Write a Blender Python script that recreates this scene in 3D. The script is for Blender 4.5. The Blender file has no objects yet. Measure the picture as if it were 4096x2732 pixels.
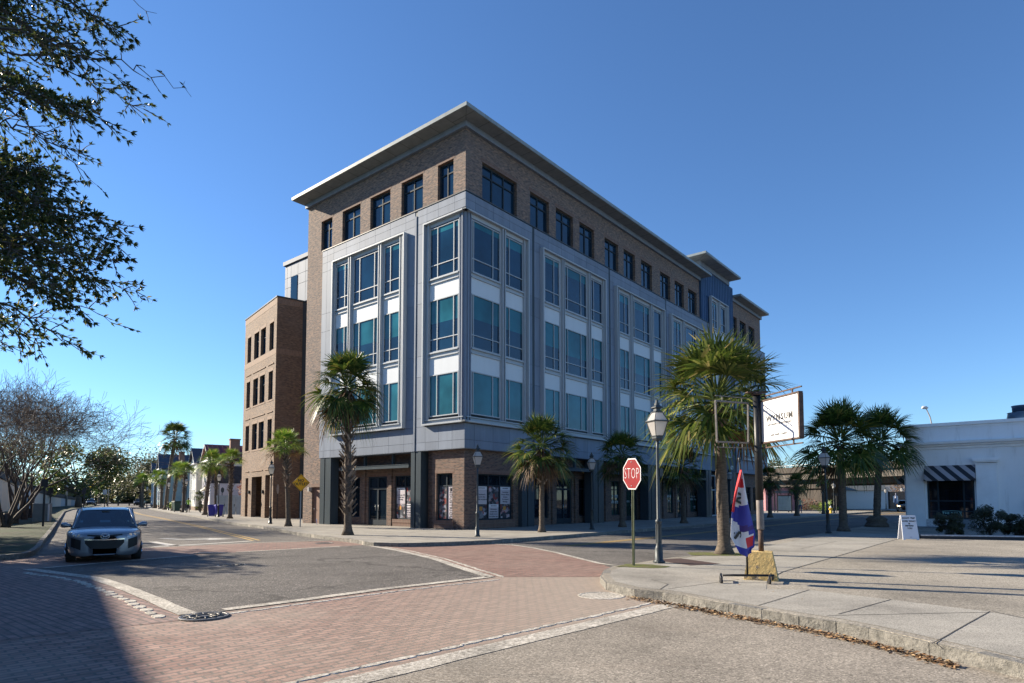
import bpy, bmesh, math, random
from math import sin, cos, pi, radians, atan2, hypot
from mathutils import Vector, Matrix, noise
SC = bpy.context.scene
COL = SC.collection
# ------------------------------------------------------------------ camera
CAM_H = 1.7; PITCH = 0.06045; FPX = 2516.7; CY = 1845.6; W = 4096.0; HH = 2732.0
cam_d = bpy.data.cameras.new('camera'); cam = bpy.data.objects.new('camera', cam_d); COL.objects.link(cam)
cam.location = (0, 0, CAM_H); cam.rotation_euler = (pi/2 + PITCH, 0, 0)
cam_d.sensor_width = 36; cam_d.lens = FPX/W*36; cam_d.shift_y = (CY - HH/2)/W
cam_d.clip_start = 0.1; cam_d.clip_end = 6000
SC.camera = cam
# ------------------------------------------------------------------ light
SUN_AZ = radians(-20.5)      # direction the light travels over the ground
SUN_EL = radians(25.8)
w = bpy.data.worlds.new('World'); SC.world = w; w.use_nodes = True
nt = w.node_tree; nt.nodes.clear()
o_ = nt.nodes.new('ShaderNodeOutputWorld'); bg = nt.nodes.new('ShaderNodeBackground'); sk = nt.nodes.new('ShaderNodeTexSky')
sk.sky_type = 'NISHITA'; sk.sun_disc = False; sk.sun_elevation = SUN_EL
tx, ty = -cos(SUN_AZ), -sin(SUN_AZ)      # towards the sun
sk.sun_rotation = atan2(tx, ty)
sk.altitude = 0; sk.air_density = 1.0; sk.dust_density = 0.0; sk.ozone_density = 3.0
bg.inputs['Strength'].default_value = 0.059
tint = nt.nodes.new('ShaderNodeMix'); tint.data_type = 'RGBA'; tint.blend_type = 'MULTIPLY'; tint.inputs[0].default_value = 1; tint.inputs[7].default_value = (.79, 1.05, 1.33, 1)
nt.links.new(sk.outputs[0], tint.inputs[6]); nt.links.new(tint.outputs[2], bg.inputs[0]); nt.links.new(bg.outputs[0], o_.inputs[0])
sd = bpy.data.lights.new('sun', 'SUN'); sd.energy = 5.0; sd.angle = radians(0.55); sd.color = (1.0, 0.88, 0.70)
sun = bpy.data.objects.new('sun', sd); COL.objects.link(sun)
td = Vector((cos(SUN_AZ)*cos(SUN_EL), sin(SUN_AZ)*cos(SUN_EL), -sin(SUN_EL)))
sun.rotation_euler = td.to_track_quat('-Z', 'Y').to_euler()
SC.view_settings.view_transform = 'Standard'; SC.view_settings.look = 'None'
SC.view_settings.exposure = 1.28; SC.view_settings.gamma = 1.0
SC.cycles.use_denoising = True
SC.cycles.max_bounces = 6; SC.cycles.transparent_max_bounces = 6
# ------------------------------------------------------------------ helpers
def ray(px, py):
    x = (px-W/2)/FPX; y = -(py-CY)/FPX; c, s = cos(PITCH), sin(PITCH)
    return Vector((x, c-y*s, s+y*c))
def G(px, py, z=0.0):            # survey point on the ground
    d = ray(px, py); return Vector((0, 0, CAM_H)) + d*((z-CAM_H)/d.z)
def AT(px, py, Y):
    d = ray(px, py); return Vector((0, 0, CAM_H)) + d*(Y/d.y)
def tag(o, label=None, cat=None, group=None, kind=None):
    if label: o['label'] = label
    if cat: o['category'] = cat
    if group: o['group'] = group
    if kind: o['kind'] = kind
    return o
def empty(name, loc=(0, 0, 0), rz=0.0, label=None, cat=None, group=None):
    o = bpy.data.objects.new(name, None); COL.objects.link(o)
    o.location = loc; o.rotation_euler = (0, 0, rz); o.empty_display_size = .2
    return tag(o, label, cat, group)
class MB:
    def __init__(s): s.v = []; s.f = []; s.m = []; s.sm = []
    def poly(s, pts, m=0, smooth=False):
        n = len(s.v); s.v += [tuple(p) for p in pts]; s.f.append(tuple(range(n, n+len(pts)))); s.m.append(m); s.sm.append(smooth)
    def box(s, x0, y0, z0, x1, y1, z1, m=0):
        if x0 > x1: x0, x1 = x1, x0
        if y0 > y1: y0, y1 = y1, y0
        if z0 > z1: z0, z1 = z1, z0
        n = len(s.v)
        s.v += [(x0,y0,z0),(x1,y0,z0),(x1,y1,z0),(x0,y1,z0),(x0,y0,z1),(x1,y0,z1),(x1,y1,z1),(x0,y1,z1)]
        for q in ((0,3,2,1),(4,5,6,7),(0,1,5,4),(1,2,6,5),(2,3,7,6),(3,0,4,7)):
            s.f.append(tuple(n+i for i in q)); s.m.append(m); s.sm.append(False)
    def prism(s, pts, z0, z1, m=0, mside=None, bottom=True):
        pts = [(p[0], p[1]) for p in pts]
        ar = sum(pts[i][0]*pts[(i+1) % len(pts)][1]-pts[(i+1) % len(pts)][0]*pts[i][1] for i in range(len(pts)))
        if ar < 0: pts = pts[::-1]
        n = len(s.v); k = len(pts); ms = m if mside is None else mside
        s.v += [(x, y, z0) for x, y in pts] + [(x, y, z1) for x, y in pts]
        s.f.append(tuple(n+k+i for i in range(k))); s.m.append(m); s.sm.append(False)
        if bottom: s.f.append(tuple(n+k-1-i for i in range(k))); s.m.append(ms); s.sm.append(False)
        for i in range(k):
            j = (i+1) % k; s.f.append((n+i, n+j, n+k+j, n+k+i)); s.m.append(ms); s.sm.append(False)
    def vprism(s, prof, axis, t0, t1, m=0):
        # 2-D profile (u, z) swept along x or y
        n = len(s.v); k = len(prof)
        for t in (t0, t1):
            for u, z in prof: s.v.append((t, u, z) if axis == 'x' else (u, t, z))
        s.f.append(tuple(n+i for i in range(k))); s.f.append(tuple(n+k+k-1-i for i in range(k)))
        s.m += [m, m]; s.sm += [False, False]
        for i in range(k):
            j = (i+1) % k; s.f.append((n+i, n+k+i, n+k+j, n+j)); s.m.append(m); s.sm.append(False)
    def tube(s, pts, rad, seg=8, m=0, cap=True, smooth=True):
        pts = [Vector(p) for p in pts]; n = len(s.v)
        if not isinstance(rad, (list, tuple)): rad = [rad]*len(pts)
        up = None
        for i, p in enumerate(pts):
            t = (pts[min(i+1, len(pts)-1)]-pts[max(i-1, 0)])
            if t.length < 1e-9: t = Vector((0, 0, 1))
            t.normalize()
            if up is None:
                up = t.orthogonal().normalized() if abs(t.z) < .99 else Vector((1, 0, 0))
            up = (up - t*up.dot(t))
            if up.length < 1e-6: up = t.orthogonal()
            up.normalize(); b = t.cross(up)
            for k in range(seg):
                a = 2*pi*k/seg; s.v.append(tuple(p+(up*cos(a)+b*sin(a))*rad[i]))
        for i in range(len(pts)-1):
            for k in range(seg):
                k2 = (k+1) % seg; s.f.append((n+i*seg+k, n+i*seg+k2, n+(i+1)*seg+k2, n+(i+1)*seg+k)); s.m.append(m); s.sm.append(smooth)
        if cap:
            s.f.append(tuple(n+seg-1-k for k in range(seg))); s.f.append(tuple(n+(len(pts)-1)*seg+k for k in range(seg)))
            s.m += [m, m]; s.sm += [False, False]
    def lathe(s, prof, seg=16, c=(0, 0, 0), m=0, smooth=True, rot=0.0):
        n = len(s.v)
        for r, z in prof:
            for k in range(seg):
                a = 2*pi*k/seg+rot; s.v.append((c[0]+r*cos(a), c[1]+r*sin(a), c[2]+z))
        for i in range(len(prof)-1):
            for k in range(seg):
                k2 = (k+1) % seg; s.f.append((n+i*seg+k, n+i*seg+k2, n+(i+1)*seg+k2, n+(i+1)*seg+k)); s.m.append(m); s.sm.append(smooth)
        s.f.append(tuple(n+seg-1-k for k in range(seg))); s.f.append(tuple(n+(len(prof)-1)*seg+k for k in range(seg)))
        s.m += [m, m]; s.sm += [False, False]
    def xf(s, M, start=0):
        for i in range(start, len(s.v)): s.v[i] = tuple(M @ Vector(s.v[i]))
        return s
    def build(s, name, mats, parent=None, loc=None, rz=None, subsurf=0, bevel=0.0):
        me = bpy.data.meshes.new(name); me.from_pydata(s.v, [], s.f)
        if not isinstance(mats, (list, tuple)): mats = [mats]
        for m in mats: me.materials.append(m)
        me.polygons.foreach_set('material_index', s.m); me.polygons.foreach_set('use_smooth', s.sm); me.update()
        o = bpy.data.objects.new(name, me); COL.objects.link(o)
        if parent: o.parent = parent
        if loc is not None: o.location = loc
        if rz is not None: o.rotation_euler = (0, 0, rz)
        if bevel:
            b = o.modifiers.new('bevel', 'BEVEL'); b.width = bevel; b.segments = 1; b.limit_method = 'ANGLE'
        if subsurf:
            b = o.modifiers.new('sub', 'SUBSURF'); b.levels = subsurf; b.render_levels = subsurf
        return o
def children(o, allobs=None): return [c for c in o.children]
def copy_tree(o, parent=None):
    c = o.copy(); COL.objects.link(c); c.parent = parent
    for ch in list(o.children): copy_tree(ch, c)
    return c
def strip(name_pts, width, closed=False, side=0.0):
    """ribbon polygon of the given width along a 2-D line; side shifts it sideways"""
    P = [Vector((p[0], p[1])) for p in name_pts]; L = []; R = []
    for i, p in enumerate(P):
        t = (P[min(i+1, len(P)-1)]-P[max(i-1, 0)]).normalized(); nrm = Vector((-t.y, t.x))
        L.append(p+nrm*(side+width/2)); R.append(p+nrm*(side-width/2))
    return L, R
def ribbon(mb, pts, width, z, side=0.0, m=0, z0=None):
    L, R = strip(pts, width, side=side)
    for i in range(len(L)-1):
        mb.poly([(R[i].x, R[i].y, z), (R[i+1].x, R[i+1].y, z), (L[i+1].x, L[i+1].y, z), (L[i].x, L[i].y, z)], m)
        if z0 is not None:
            mb.poly([(L[i].x, L[i].y, z), (L[i+1].x, L[i+1].y, z), (L[i+1].x, L[i+1].y, z0), (L[i].x, L[i].y, z0)], m)
            mb.poly([(R[i+1].x, R[i+1].y, z), (R[i].x, R[i].y, z), (R[i].x, R[i].y, z0), (R[i+1].x, R[i+1].y, z0)], m)
def dens(pts, step, jit=0.0, rnd=None):
    out = []
    for i in range(len(pts)-1):
        a = Vector(pts[i][:2]); b = Vector(pts[i+1][:2]); n = max(1, int((b-a).length/step))
        for k in range(n):
            p = a.lerp(b, k/n)
            if jit: p = p+Vector((rnd.uniform(-jit, jit), rnd.uniform(-jit, jit)))
            out.append(p)
    out.append(Vector(pts[-1][:2])); return out
# ------------------------------------------------------------------ materials
class N:
    def __init__(s, name):
        s.mat = bpy.data.materials.new(name); s.mat.use_nodes = True; s.t = s.mat.node_tree
        s.b = s.t.nodes['Principled BSDF']; s.out = s.t.nodes['Material Output']
    def n(s, typ, **kw):
        nd = s.t.nodes.new(typ)
        for k, v in kw.items():
            if hasattr(nd, k): setattr(nd, k, v)
            else: nd.inputs[k.replace('_', ' ')].default_value = v
        return nd
    def l(s, a, b): s.t.links.new(a, b)
    def coord(s, kind='Object', scale=(1, 1, 1), rot=(0, 0, 0), loc=(0, 0, 0)):
        tc = s.n('ShaderNodeTexCoord'); mp = s.n('ShaderNodeMapping')
        mp.inputs['Scale'].default_value = scale; mp.inputs['Rotation'].default_value = rot; mp.inputs['Location'].default_value = loc
        s.l(tc.outputs[kind], mp.inputs[0]); return mp.outputs[0]
    def wallcoord(s):       # u = x+y, v = z : works on every axis-aligned wall
        tc = s.n('ShaderNodeTexCoord'); sp = s.n('ShaderNodeSeparateXYZ'); s.l(tc.outputs['Object'], sp.inputs[0])
        ad = s.n('ShaderNodeMath', operation='ADD'); s.l(sp.outputs[0], ad.inputs[0]); s.l(sp.outputs[1], ad.inputs[1])
        cb = s.n('ShaderNodeCombineXYZ'); s.l(ad.outputs[0], cb.inputs[0]); s.l(sp.outputs[2], cb.inputs[1]); return cb.outputs[0]
    def noise(s, vec, scale, detail=3, rough=.55):
        nd = s.n('ShaderNodeTexNoise'); nd.inputs['Scale'].default_value = scale; nd.inputs['Detail'].default_value = detail
        nd.inputs['Roughness'].default_value = rough
        if vec is not None: s.l(vec, nd.inputs['Vector'])
        return nd.outputs[0]
    def ramp(s, fac, stops):
        r = s.n('ShaderNodeValToRGB'); e = r.color_ramp.elements
        while len(e) < len(stops): e.new(.5)
        for i, (p, c) in enumerate(stops): e[i].position = p; e[i].color = (c[0], c[1], c[2], 1) if isinstance(c, (tuple, list)) else (c, c, c, 1)
        s.l(fac, r.inputs[0]); return r.outputs[0]
    def mix(s, fac, a, b, typ='MIX'):
        m = s.n('ShaderNodeMix'); m.data_type = 'RGBA'; m.blend_type = typ; m.clamp_result = True
        for i, x in ((0, fac), (6, a), (7, b)):
            if isinstance(x, (int, float)): m.inputs[i].default_value = x
            elif isinstance(x, tuple): m.inputs[i].default_value = (x[0], x[1], x[2], 1)
            else: s.l(x, m.inputs[i])
        return m.outputs[2]
    def bump(s, h, strength=.3, dist=.01):
        b = s.n('ShaderNodeBump'); b.inputs['Strength'].default_value = strength; b.inputs['Distance'].default_value = dist
        s.l(h, b.inputs['Height']); s.l(b.outputs[0], s.b.inputs['Normal'])
    def base(s, c, rough=.7, metal=0.0, spec=.5):
        if isinstance(c, tuple): s.b.inputs['Base Color'].default_value = (c[0], c[1], c[2], 1)
        else: s.l(c, s.b.inputs['Base Color'])
        s.b.inputs['Roughness'].default_value = rough; s.b.inputs['Metallic'].default_value = metal
        s.b.inputs['Specular IOR Level'].default_value = spec; return s.mat
MATS = {}
def flat(name, c, rough=.6, metal=0.0, spec=.5, var=.12, scale=3.0, bump=0.0):
    """plain coloured material with a little wear"""
    if name in MATS: return MATS[name]
    n = N(name); v = n.coord(); f = n.noise(v, scale, 4, .6)
    lo = tuple(x*(1-var) for x in c); hi = tuple(min(1, x*(1+var)) for x in c)
    col = n.ramp(f, [(.3, lo), (.7, hi)])
    if bump: n.bump(n.noise(v, scale*12, 3), bump, .01)
    MATS[name] = n.base(col, rough, metal, spec); return MATS[name]
def brick_mat(name, c1, c2, mortar, bw=.203, bh=.068, mw=.010, extra=None, flatcoord=False, rot=0.0, bumpS=.5, loc=(0, 0, 0), dirt=.35, dirtcol=(.3, .27, .24), dust=None):
    n = N(name)
    v = n.coord(rot=(0, 0, rot), loc=loc) if flatcoord else n.wallcoord()
    if flatcoord:
        wn = n.n('ShaderNodeTexNoise'); wn.inputs['Scale'].default_value = .6; wn.inputs['Detail'].default_value = 2; n.l(v, wn.inputs['Vector'])
        va = n.n('ShaderNodeVectorMath', operation='MULTIPLY_ADD'); n.l(wn.outputs[1], va.inputs[0]); va.inputs[1].default_value = (.10, .10, 0); n.l(v, va.inputs[2])
        v = va.outputs[0]
    bt = n.n('ShaderNodeTexBrick'); n.l(v, bt.inputs['Vector'])
    bt.inputs['Scale'].default_value = 1.0; bt.inputs['Brick Width'].default_value = bw; bt.inputs['Row Height'].default_value = bh
    bt.inputs['Mortar Size'].default_value = mw; bt.inputs['Mortar Smooth'].default_value = .15; bt.inputs['Bias'].default_value = -.1
    bt.inputs['Color1'].default_value = (*c1, 1); bt.inputs['Color2'].default_value = (*c2, 1); bt.inputs['Mortar'].default_value = (*mortar, 1)
    col = bt.outputs[0]
    if extra:   # a second stretched noise gives odd burnt and pale bricks
        mp = n.n('ShaderNodeMapping'); n.l(v, mp.inputs[0]); mp.inputs['Scale'].default_value = (1/bw, 1/bh, 1)
        f = n.noise(mp.outputs[0], .9, 1, .3)
        e = n.ramp(f, [(.0, extra[0]), (.38, extra[0]), (.46, (.5, .5, .5)), (.56, (.5, .5, .5)), (.66, extra[1])])
        col = n.mix(.75, col, e, 'OVERLAY')
    d = n.ramp(n.noise(v, .35, 5, .6), [(.42, 0.0), (.75, 1.0)])
    dm = n.n('ShaderNodeMath', operation='MULTIPLY'); n.l(d, dm.inputs[0]); dm.inputs[1].default_value = dirt
    if dust:     # dust carried over the bricks, thicker towards +x
        tc2 = n.n('ShaderNodeTexCoord'); sx = n.n('ShaderNodeSeparateXYZ'); n.l(tc2.outputs['Object'], sx.inputs[0])
        mr_ = n.n('ShaderNodeMapRange'); mr_.inputs[1].default_value = dust[0]; mr_.inputs[2].default_value = dust[1]; mr_.inputs[4].default_value = .75; n.l(sx.outputs[0], mr_.inputs[0])
        mx = n.n('ShaderNodeMath', operation='MAXIMUM'); n.l(mr_.outputs[0], mx.inputs[0]); n.l(dm.outputs[0], mx.inputs[1]); dm = mx
    col = n.mix(dm.outputs[0], col, dirtcol)
    inv = n.n('ShaderNodeMath', operation='SUBTRACT'); inv.inputs[0].default_value = 1; n.l(bt.outputs['Fac'], inv.inputs[1])
    ad = n.n('ShaderNodeMath', operation='MULTIPLY_ADD'); n.l(n.noise(v, 30, 2), ad.inputs[0]); ad.inputs[1].default_value = .25; n.l(inv.outputs[0], ad.inputs[2])
    n.bump(ad.outputs[0], bumpS, .008 if not flatcoord else .02)
    return n.base(col, .85)
def ground_mat(name, c, speck, scale=90, big=.5, rough=.9, cracks=False, bumps=.4, stain=(.0, .0, .0), stainf=.25):
    n = N(name); v = n.coord()
    vo = n.n('ShaderNodeTexVoronoi'); vo.inputs['Scale'].default_value = scale; n.l(v, vo.inputs['Vector'])
    sp = n.n('ShaderNodeSeparateColor'); n.l(vo.outputs['Color'], sp.inputs[0])
    col = n.ramp(sp.outputs[0], [(0, tuple(x*.45 for x in c)), (.25, tuple(x*.8 for x in c)), (.6, c), (.85, tuple(min(1, x*1.3) for x in c)), (1, speck)])
    bigf = n.noise(v, big, 5, .65)
    lo = n.ramp(bigf, [(.3, .62), (.45, .88), (.55, 1.0), (.72, 1.18)]); col = n.mix(1.0, col, lo, 'MULTIPLY')
    mp = n.n('ShaderNodeMapping'); n.l(v, mp.inputs[0]); mp.inputs['Rotation'].default_value = (0, 0, .7); mp.inputs['Scale'].default_value = (.25, 1.3, 1)
    st = n.ramp(n.noise(mp.outputs[0], 1.2, 4, .7), [(.55, 0.0), (.8, stainf)]); col = n.mix(st, col, stain)
    if cracks:
        vc = n.n('ShaderNodeTexVoronoi'); vc.feature = 'DISTANCE_TO_EDGE'; vc.inputs['Scale'].default_value = cracks
        dn = n.n('ShaderNodeTexNoise'); dn.inputs['Scale'].default_value = 1.5; dn.inputs['Detail'].default_value = 5; n.l(v, dn.inputs['Vector'])
        vm = n.n('ShaderNodeVectorMath', operation='MULTIPLY_ADD'); n.l(dn.outputs[1], vm.inputs[0]); vm.inputs[1].default_value = (1.4, 1.4, 0); n.l(v, vm.inputs[2]); n.l(vm.outputs[0], vc.inputs['Vector'])
        ck = n.ramp(vc.outputs[0], [(0, .65), (.006, .45), (.012, 0.0)]); col = n.mix(ck, col, tuple(x*.25 for x in c))
    n.bump(vo.outputs['Distance'], bumps, .006)
    return n.base(col, rough, 0, .3)
M = {}
M['asphalt'] = ground_mat('asphalt', (.125, .115, .105), (.36, .33, .30), 75, .4, cracks=.13, stainf=.4)
M['asphalt_patch'] = ground_mat('asphalt_patch', (.10, .092, .086), (.36, .32, .28), 62, .5, cracks=.2, stainf=.3)
M['aggregate'] = ground_mat('aggregate', (.25, .222, .185), (.44, .39, .33), 64, .45, stain=(.30, .25, .20), stainf=.5)
M['concrete'] = ground_mat('concrete', (.315, .297, .26), (.38, .35, .31), 120, .6, stain=(.12, .10, .08), stainf=.35, bumps=.15)
M['concrete_old'] = ground_mat('concrete_old', (.285, .258, .213), (.42, .38, .33), 60, .35, stain=(.15, .12, .10), stainf=.35, bumps=.2)
n = N('kerb_stone'); v = n.coord(); f_ = n.noise(v, 9, 6, .75); n.bump(f_, 1.0, .05); M['kerb'] = n.base(n.ramp(f_, [(.28, (.07, .068, .062)), (.5, (.19, .182, .165)), (.7, (.28, .265, .24))]), .92)
M['paint'] = flat('road_paint', (.46, .44, .40), .7, var=.3, scale=7, bump=.2)
M['yellow_paint'] = flat('yellow_road_paint', (.45, .29, .08), .7, var=.3, scale=6)
M['band'] = ground_mat('worn_band', (.42, .39, .34), (.6, .56, .5), 40, 1.2, stain=(.2, .18, .16), stainf=.6, bumps=.4)
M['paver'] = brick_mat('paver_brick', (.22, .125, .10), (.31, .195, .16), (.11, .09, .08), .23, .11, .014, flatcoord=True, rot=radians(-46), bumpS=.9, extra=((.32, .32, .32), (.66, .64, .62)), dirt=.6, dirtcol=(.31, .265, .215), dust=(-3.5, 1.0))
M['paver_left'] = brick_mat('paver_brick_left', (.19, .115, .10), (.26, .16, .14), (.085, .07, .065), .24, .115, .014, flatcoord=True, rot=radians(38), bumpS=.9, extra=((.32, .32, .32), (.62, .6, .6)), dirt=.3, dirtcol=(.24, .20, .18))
M['paver_far'] = brick_mat('paver_brick_far', (.17, .085, .068), (.29, .16, .13), (.14, .11, .09), .24, .115, .016, flatcoord=True, rot=radians(-20), bumpS=.9, extra=((.36, .36, .36), (.64, .64, .62)), dirt=.6, dirtcol=(.27, .20, .165))
n = N('grass_ground'); v = n.coord()
c = n.ramp(n.noise(v, .5, 5, .7), [(.33, (.045, .033, .022)), (.48, (.026, .036, .011)), (.65, (.018, .048, .007))])
c2 = n.ramp(n.noise(v, 25, 3, .7), [(.3, .55), (.7, 1.3)]); n.bump(n.noise(v, 40, 3), .8, .03); M['grass'] = n.base(n.mix(1, c, c2, 'MULTIPLY'), .95)
n = N('plaza_pavement'); v = n.coord(rot=(0, 0, -0.8815))      # concrete flags with joints
bt = n.n('ShaderNodeTexBrick'); n.l(v, bt.inputs['Vector']); bt.offset = 0.0
for k_, x_ in (('Scale', 1), ('Brick Width', 1.52), ('Row Height', 1.52), ('Mortar Size', .014), ('Mortar Smooth', .2)): bt.inputs[k_].default_value = x_
bt.inputs['Color1'].default_value = (.27, .25, .22, 1); bt.inputs['Color2'].default_value = (.30, .28, .24, 1); bt.inputs['Mortar'].default_value = (.09, .08, .07, 1)
s_ = n.ramp(n.noise(v, 1.3, 5, .7), [(.35, .8), (.7, 1.15)]); M['plaza'] = n.base(n.mix(1, bt.outputs[0], s_, 'MULTIPLY'), .85)
# ------------------------------------------------------------------ ground, roads, kerbs
rr = random.Random(5)
def struct(o): o['kind'] = 'structure'; return o
g = MB(); g.poly([(-2500, -300, -.03), (2500, -300, -.03), (2500, 4000, -.03), (-2500, 4000, -.03)])
struct(g.build('ground', ground_mat('far_ground', (.12, .115, .09), (.2, .19, .15), 1.5, .02)))
g = MB(); g.poly([(-200, -30, 0), (260, -30, 0), (260, 330, 0), (-200, 330, 0)])
struct(g.build('road', M['asphalt']))
def sheet(name, pts, z, mat, thick=None):
    m = MB()
    if thick is None: m.poly([(p[0], p[1], z) for p in pts])
    else: m.prism(pts, z-thick, z)
    o = m.build(name, mat); bm = bmesh.new(); bm.from_mesh(o.data)
    bmesh.ops.triangulate(bm, faces=[f for f in bm.faces if len(f.verts) > 4]); bmesh.ops.recalc_face_normals(bm, faces=bm.faces)
    if thick is None:
        for f in bm.faces:
            if f.normal.z < 0: f.normal_flip()
    bm.to_mesh(o.data); bm.free(); return struct(o)
LB0, LB1 = Vector((2.80, 10.49)), Vector((-1.52, 5.95))     # the white band nearest the camera
ld = (LB1-LB0).normalized(); LBX = LB1+ld*12
near_curb = [(2.60, 15.05), (2.39, 14.84), (2.06, 13.93), (1.83, 12.94), (1.80, 11.93), (1.97, 11.48), (2.15, 11.01), (2.56, 10.7), (2.80, 10.36), (3.03, 9.83), (3.25, 9.5), (3.55, 9.03), (3.86, 8.55), (4.15, 8.15), (4.35, 7.75), (4.58, 6.99), (4.74, 6.5), (4.95, 5.8), (5.3, 4.2), (6.2, 0), (7.5, -6)]
near_back = [(3.2, 15.7), (4.14, 16.83), (5.26, 18.0), (6.4, 19.4), (8.3, 21.8), (10.6, 24.7), (14.2, 29.1), (22, 38.6), (32, 50.7), (44, 65.3), (60, 84.7), (80, 109)]
far_curb = [(-85, 146), (-62.33, 108.49), (-40.44, 75.53), (-30.67, 61.1), (-23.77, 50.16), (-17.9, 41.2), (-15.34, 38.0), (-12.54, 33.82), (-10.38, 30.27), (-7.96, 26.93), (-6.39, 24.94), (-5.9, 24.3), (-5.4, 23.3), (-5.0, 22.9), (-4.07, 22.6), (-3.23, 22.75), (-2.26, 23.2), (-.9, 24.1), (1.3, 26.6), (2.9, 28.5), (6.6, 33.0), (9.6, 36.6), (13.2, 41.0), (17.3, 46.0), (22.1, 51.8), (27, 57.8), (31.4, 63.1), (42, 76), (62, 100.3)]
left_curb = [(-125, 192), (-85.52, 126.51), (-71.24, 102.02), (-58.78, 82.79), (-39.49, 55.11), (-29.88, 41.32), (-22.03, 30.05), (-18.2, 24.49), (-15.98, 21.34), (-14.75, 19.46), (-14.2, 18.4), (-14.3, 17.6), (-14.9, 17.0), (-15.8, 16.2), (-18, 14.3), (-30, 4.5), (-60, -20)]
brick_area = [(-14.9, 17.05), (-14.3, 17.65), (-14.1, 18.6), (-13.6, 20.4), (-12.74, 22.84-.6), (-9.9, 24.78), (-7.36, 26.35-.3), (-6.3, 24.95), (-5.0, 22.95), (-4.07, 22.65), (-3.23, 22.8), (-2.33, 25.03-1.6), (-1.2, 24.3), (0, 23.5), (.75, 22), (1.39, 20.24), (2.31, 16.83), (2.6, 15.05), (2.06, 13.93), (1.83, 12.94), (1.80, 11.93), (1.97, 11.48), (2.15, 11.01), (2.56, 10.7)] + [tuple(LB0), tuple(LBX), (-34, 2)]
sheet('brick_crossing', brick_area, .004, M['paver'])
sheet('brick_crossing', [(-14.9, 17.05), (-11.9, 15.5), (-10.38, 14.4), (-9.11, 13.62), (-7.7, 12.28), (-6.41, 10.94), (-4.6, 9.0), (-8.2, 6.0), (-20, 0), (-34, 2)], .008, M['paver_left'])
sheet('brick_crossing', [(-2.33, 23.43), (-1.2, 24.3), (0, 23.5), (.75, 22), (1.39, 20.24), (2.31, 16.83), (2.6, 15.05), (2.06, 13.93), (-.3, 13.9), (-1.18, 15.6), (-2.18, 18.1), (-3.56, 20.7), (-5.45, 23.6), (-5.0, 22.95), (-4.07, 22.65), (-3.23, 22.8)], .008, M['paver_far'])
sheet('brick_crossing', [(-14.3, 17.65), (-14.1, 18.6), (-13.6, 20.4), (-12.74, 22.24), (-9.9, 24.78), (-7.36, 26.05), (-6.3, 24.95), (-5.45, 23.6), (-8.98, 20.1), (-11.56, 15.66), (-14.9, 17.05)], .0065, M['paver_far'])
# asphalt carpet in the middle of the crossing
cen = [(-11.8, 15.3), (-10.38, 14.4), (-9.11, 13.62), (-7.7, 12.28), (-6.41, 10.94), (-4.75, 9.25), (-4.41, 9.6), (-4.0, 10.1), (-3.22, 11.0), (-2.29, 12.05), (-1.22, 13.1), (-.45, 13.85), (-1.18, 15.52), (-2.18, 18.04), (-3.56, 20.66), (-5.45, 23.6), (-6.21, 22.84), (-8.98, 20.08), (-9.62, 19.3), (-11.04, 16.66)]
sheet('road_centre', cen, .012, M['asphalt_patch'])
sheet('near_road', [tuple(LB0), (2.80, 10.36), (3.03, 9.83), (3.25, 9.5), (3.55, 9.03), (3.86, 8.55), (4.15, 8.15), (4.35, 7.75), (4.58, 6.99), (4.74, 6.5), (4.95, 5.8), (5.3, 4.2), (6.2, 0), (6.2, -8), (-12, -8), tuple(LBX)], .006, M['aggregate'])
b = MB()
for pts, wd, sd_ in (([(-11.8, 15.28), (-10.38, 14.4), (-9.11, 13.62), (-7.7, 12.28), (-6.41, 10.94), (-4.88, 9.32)], .26, .13),
                    ([(-5.45, 23.6), (-3.56, 20.66), (-2.18, 18.04), (-1.18, 15.52), (-.48, 13.88)], .24, 0),
                    ([(-4.41, 9.77), (-4.0, 10.17), (-3.22, 11.06), (-2.29, 12.13), (-1.22, 13.15), (-.48, 13.88)], .22, .02),
                    ([(-11.56, 15.66), (-11.04, 16.66), (-9.62, 19.3)], .16, 0), ([(-8.85, 20.3), (-6.21, 22.84)], .16, 0)):
    ribbon(b, dens(pts, .35, .012, rr), wd, .016, sd_)
ribbon(b, dens([tuple(LB0), tuple(LB1), tuple(LBX)], .4, .012, rr), .30, .012, 0)
ribbon(b, dens([(-2.33, 25.0), (-1.2, 24.4), (0, 23.6), (.75, 22.1), (1.39, 20.24), (2.0, 18), (2.31, 16.83), (2.63, 16.28)], .4, .01, rr), .16, .014, 0)
ribbon(b, dens([(-12.74, 22.3), (-9.9, 24.9), (-7.5, 26.3)], .4, .01, rr), .14, .014, 0)
struct(b.build('road_marking', M['band']))
b = MB()
b.poly([(-14.63, 25.45, .006), (-14.3, 25.5, .006), (-12.2, 23.3, .006), (-12.5, 23.1, .006)])
ribbon(b, [(-12.9, 22.75), (-12.03, 24.44-.6), (-10.62, 25.95)], .32, .006)
ribbon(b, [(3.05, 28.42), (4.54, 30.06)], .12, .006); ribbon(b, [(10.79, 37.76), (12.45, 39.6)], .12, .006)
ar = [(-15.2, 27.9), (-14.1, 27.15), (-13.25, 27.6), (-13.35, 27.95), (-12.0, 27.3), (-12.75, 26.45), (-12.85, 26.85), (-14.2, 26.75), (-15.4, 27.5)]
b.poly([(x, y, .006) for x, y in ar]); struct(b.build('road_marking', M['paint']))
b = MB()
yl = [(-71, 113.8), (-55.69, 92.17), (-42.7, 72.5), (-31.5, 56.8), (-20.65, 41.19), (-10.62, 26.27)]
for s_ in (-.13, .13): ribbon(b, yl, .12, .006, s_)
yk = [(2.02, 23.2), (7.68, 29.9), (14.3, 38.0), (27, 53.4), (45, 75.4), (70, 105.6)]
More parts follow.
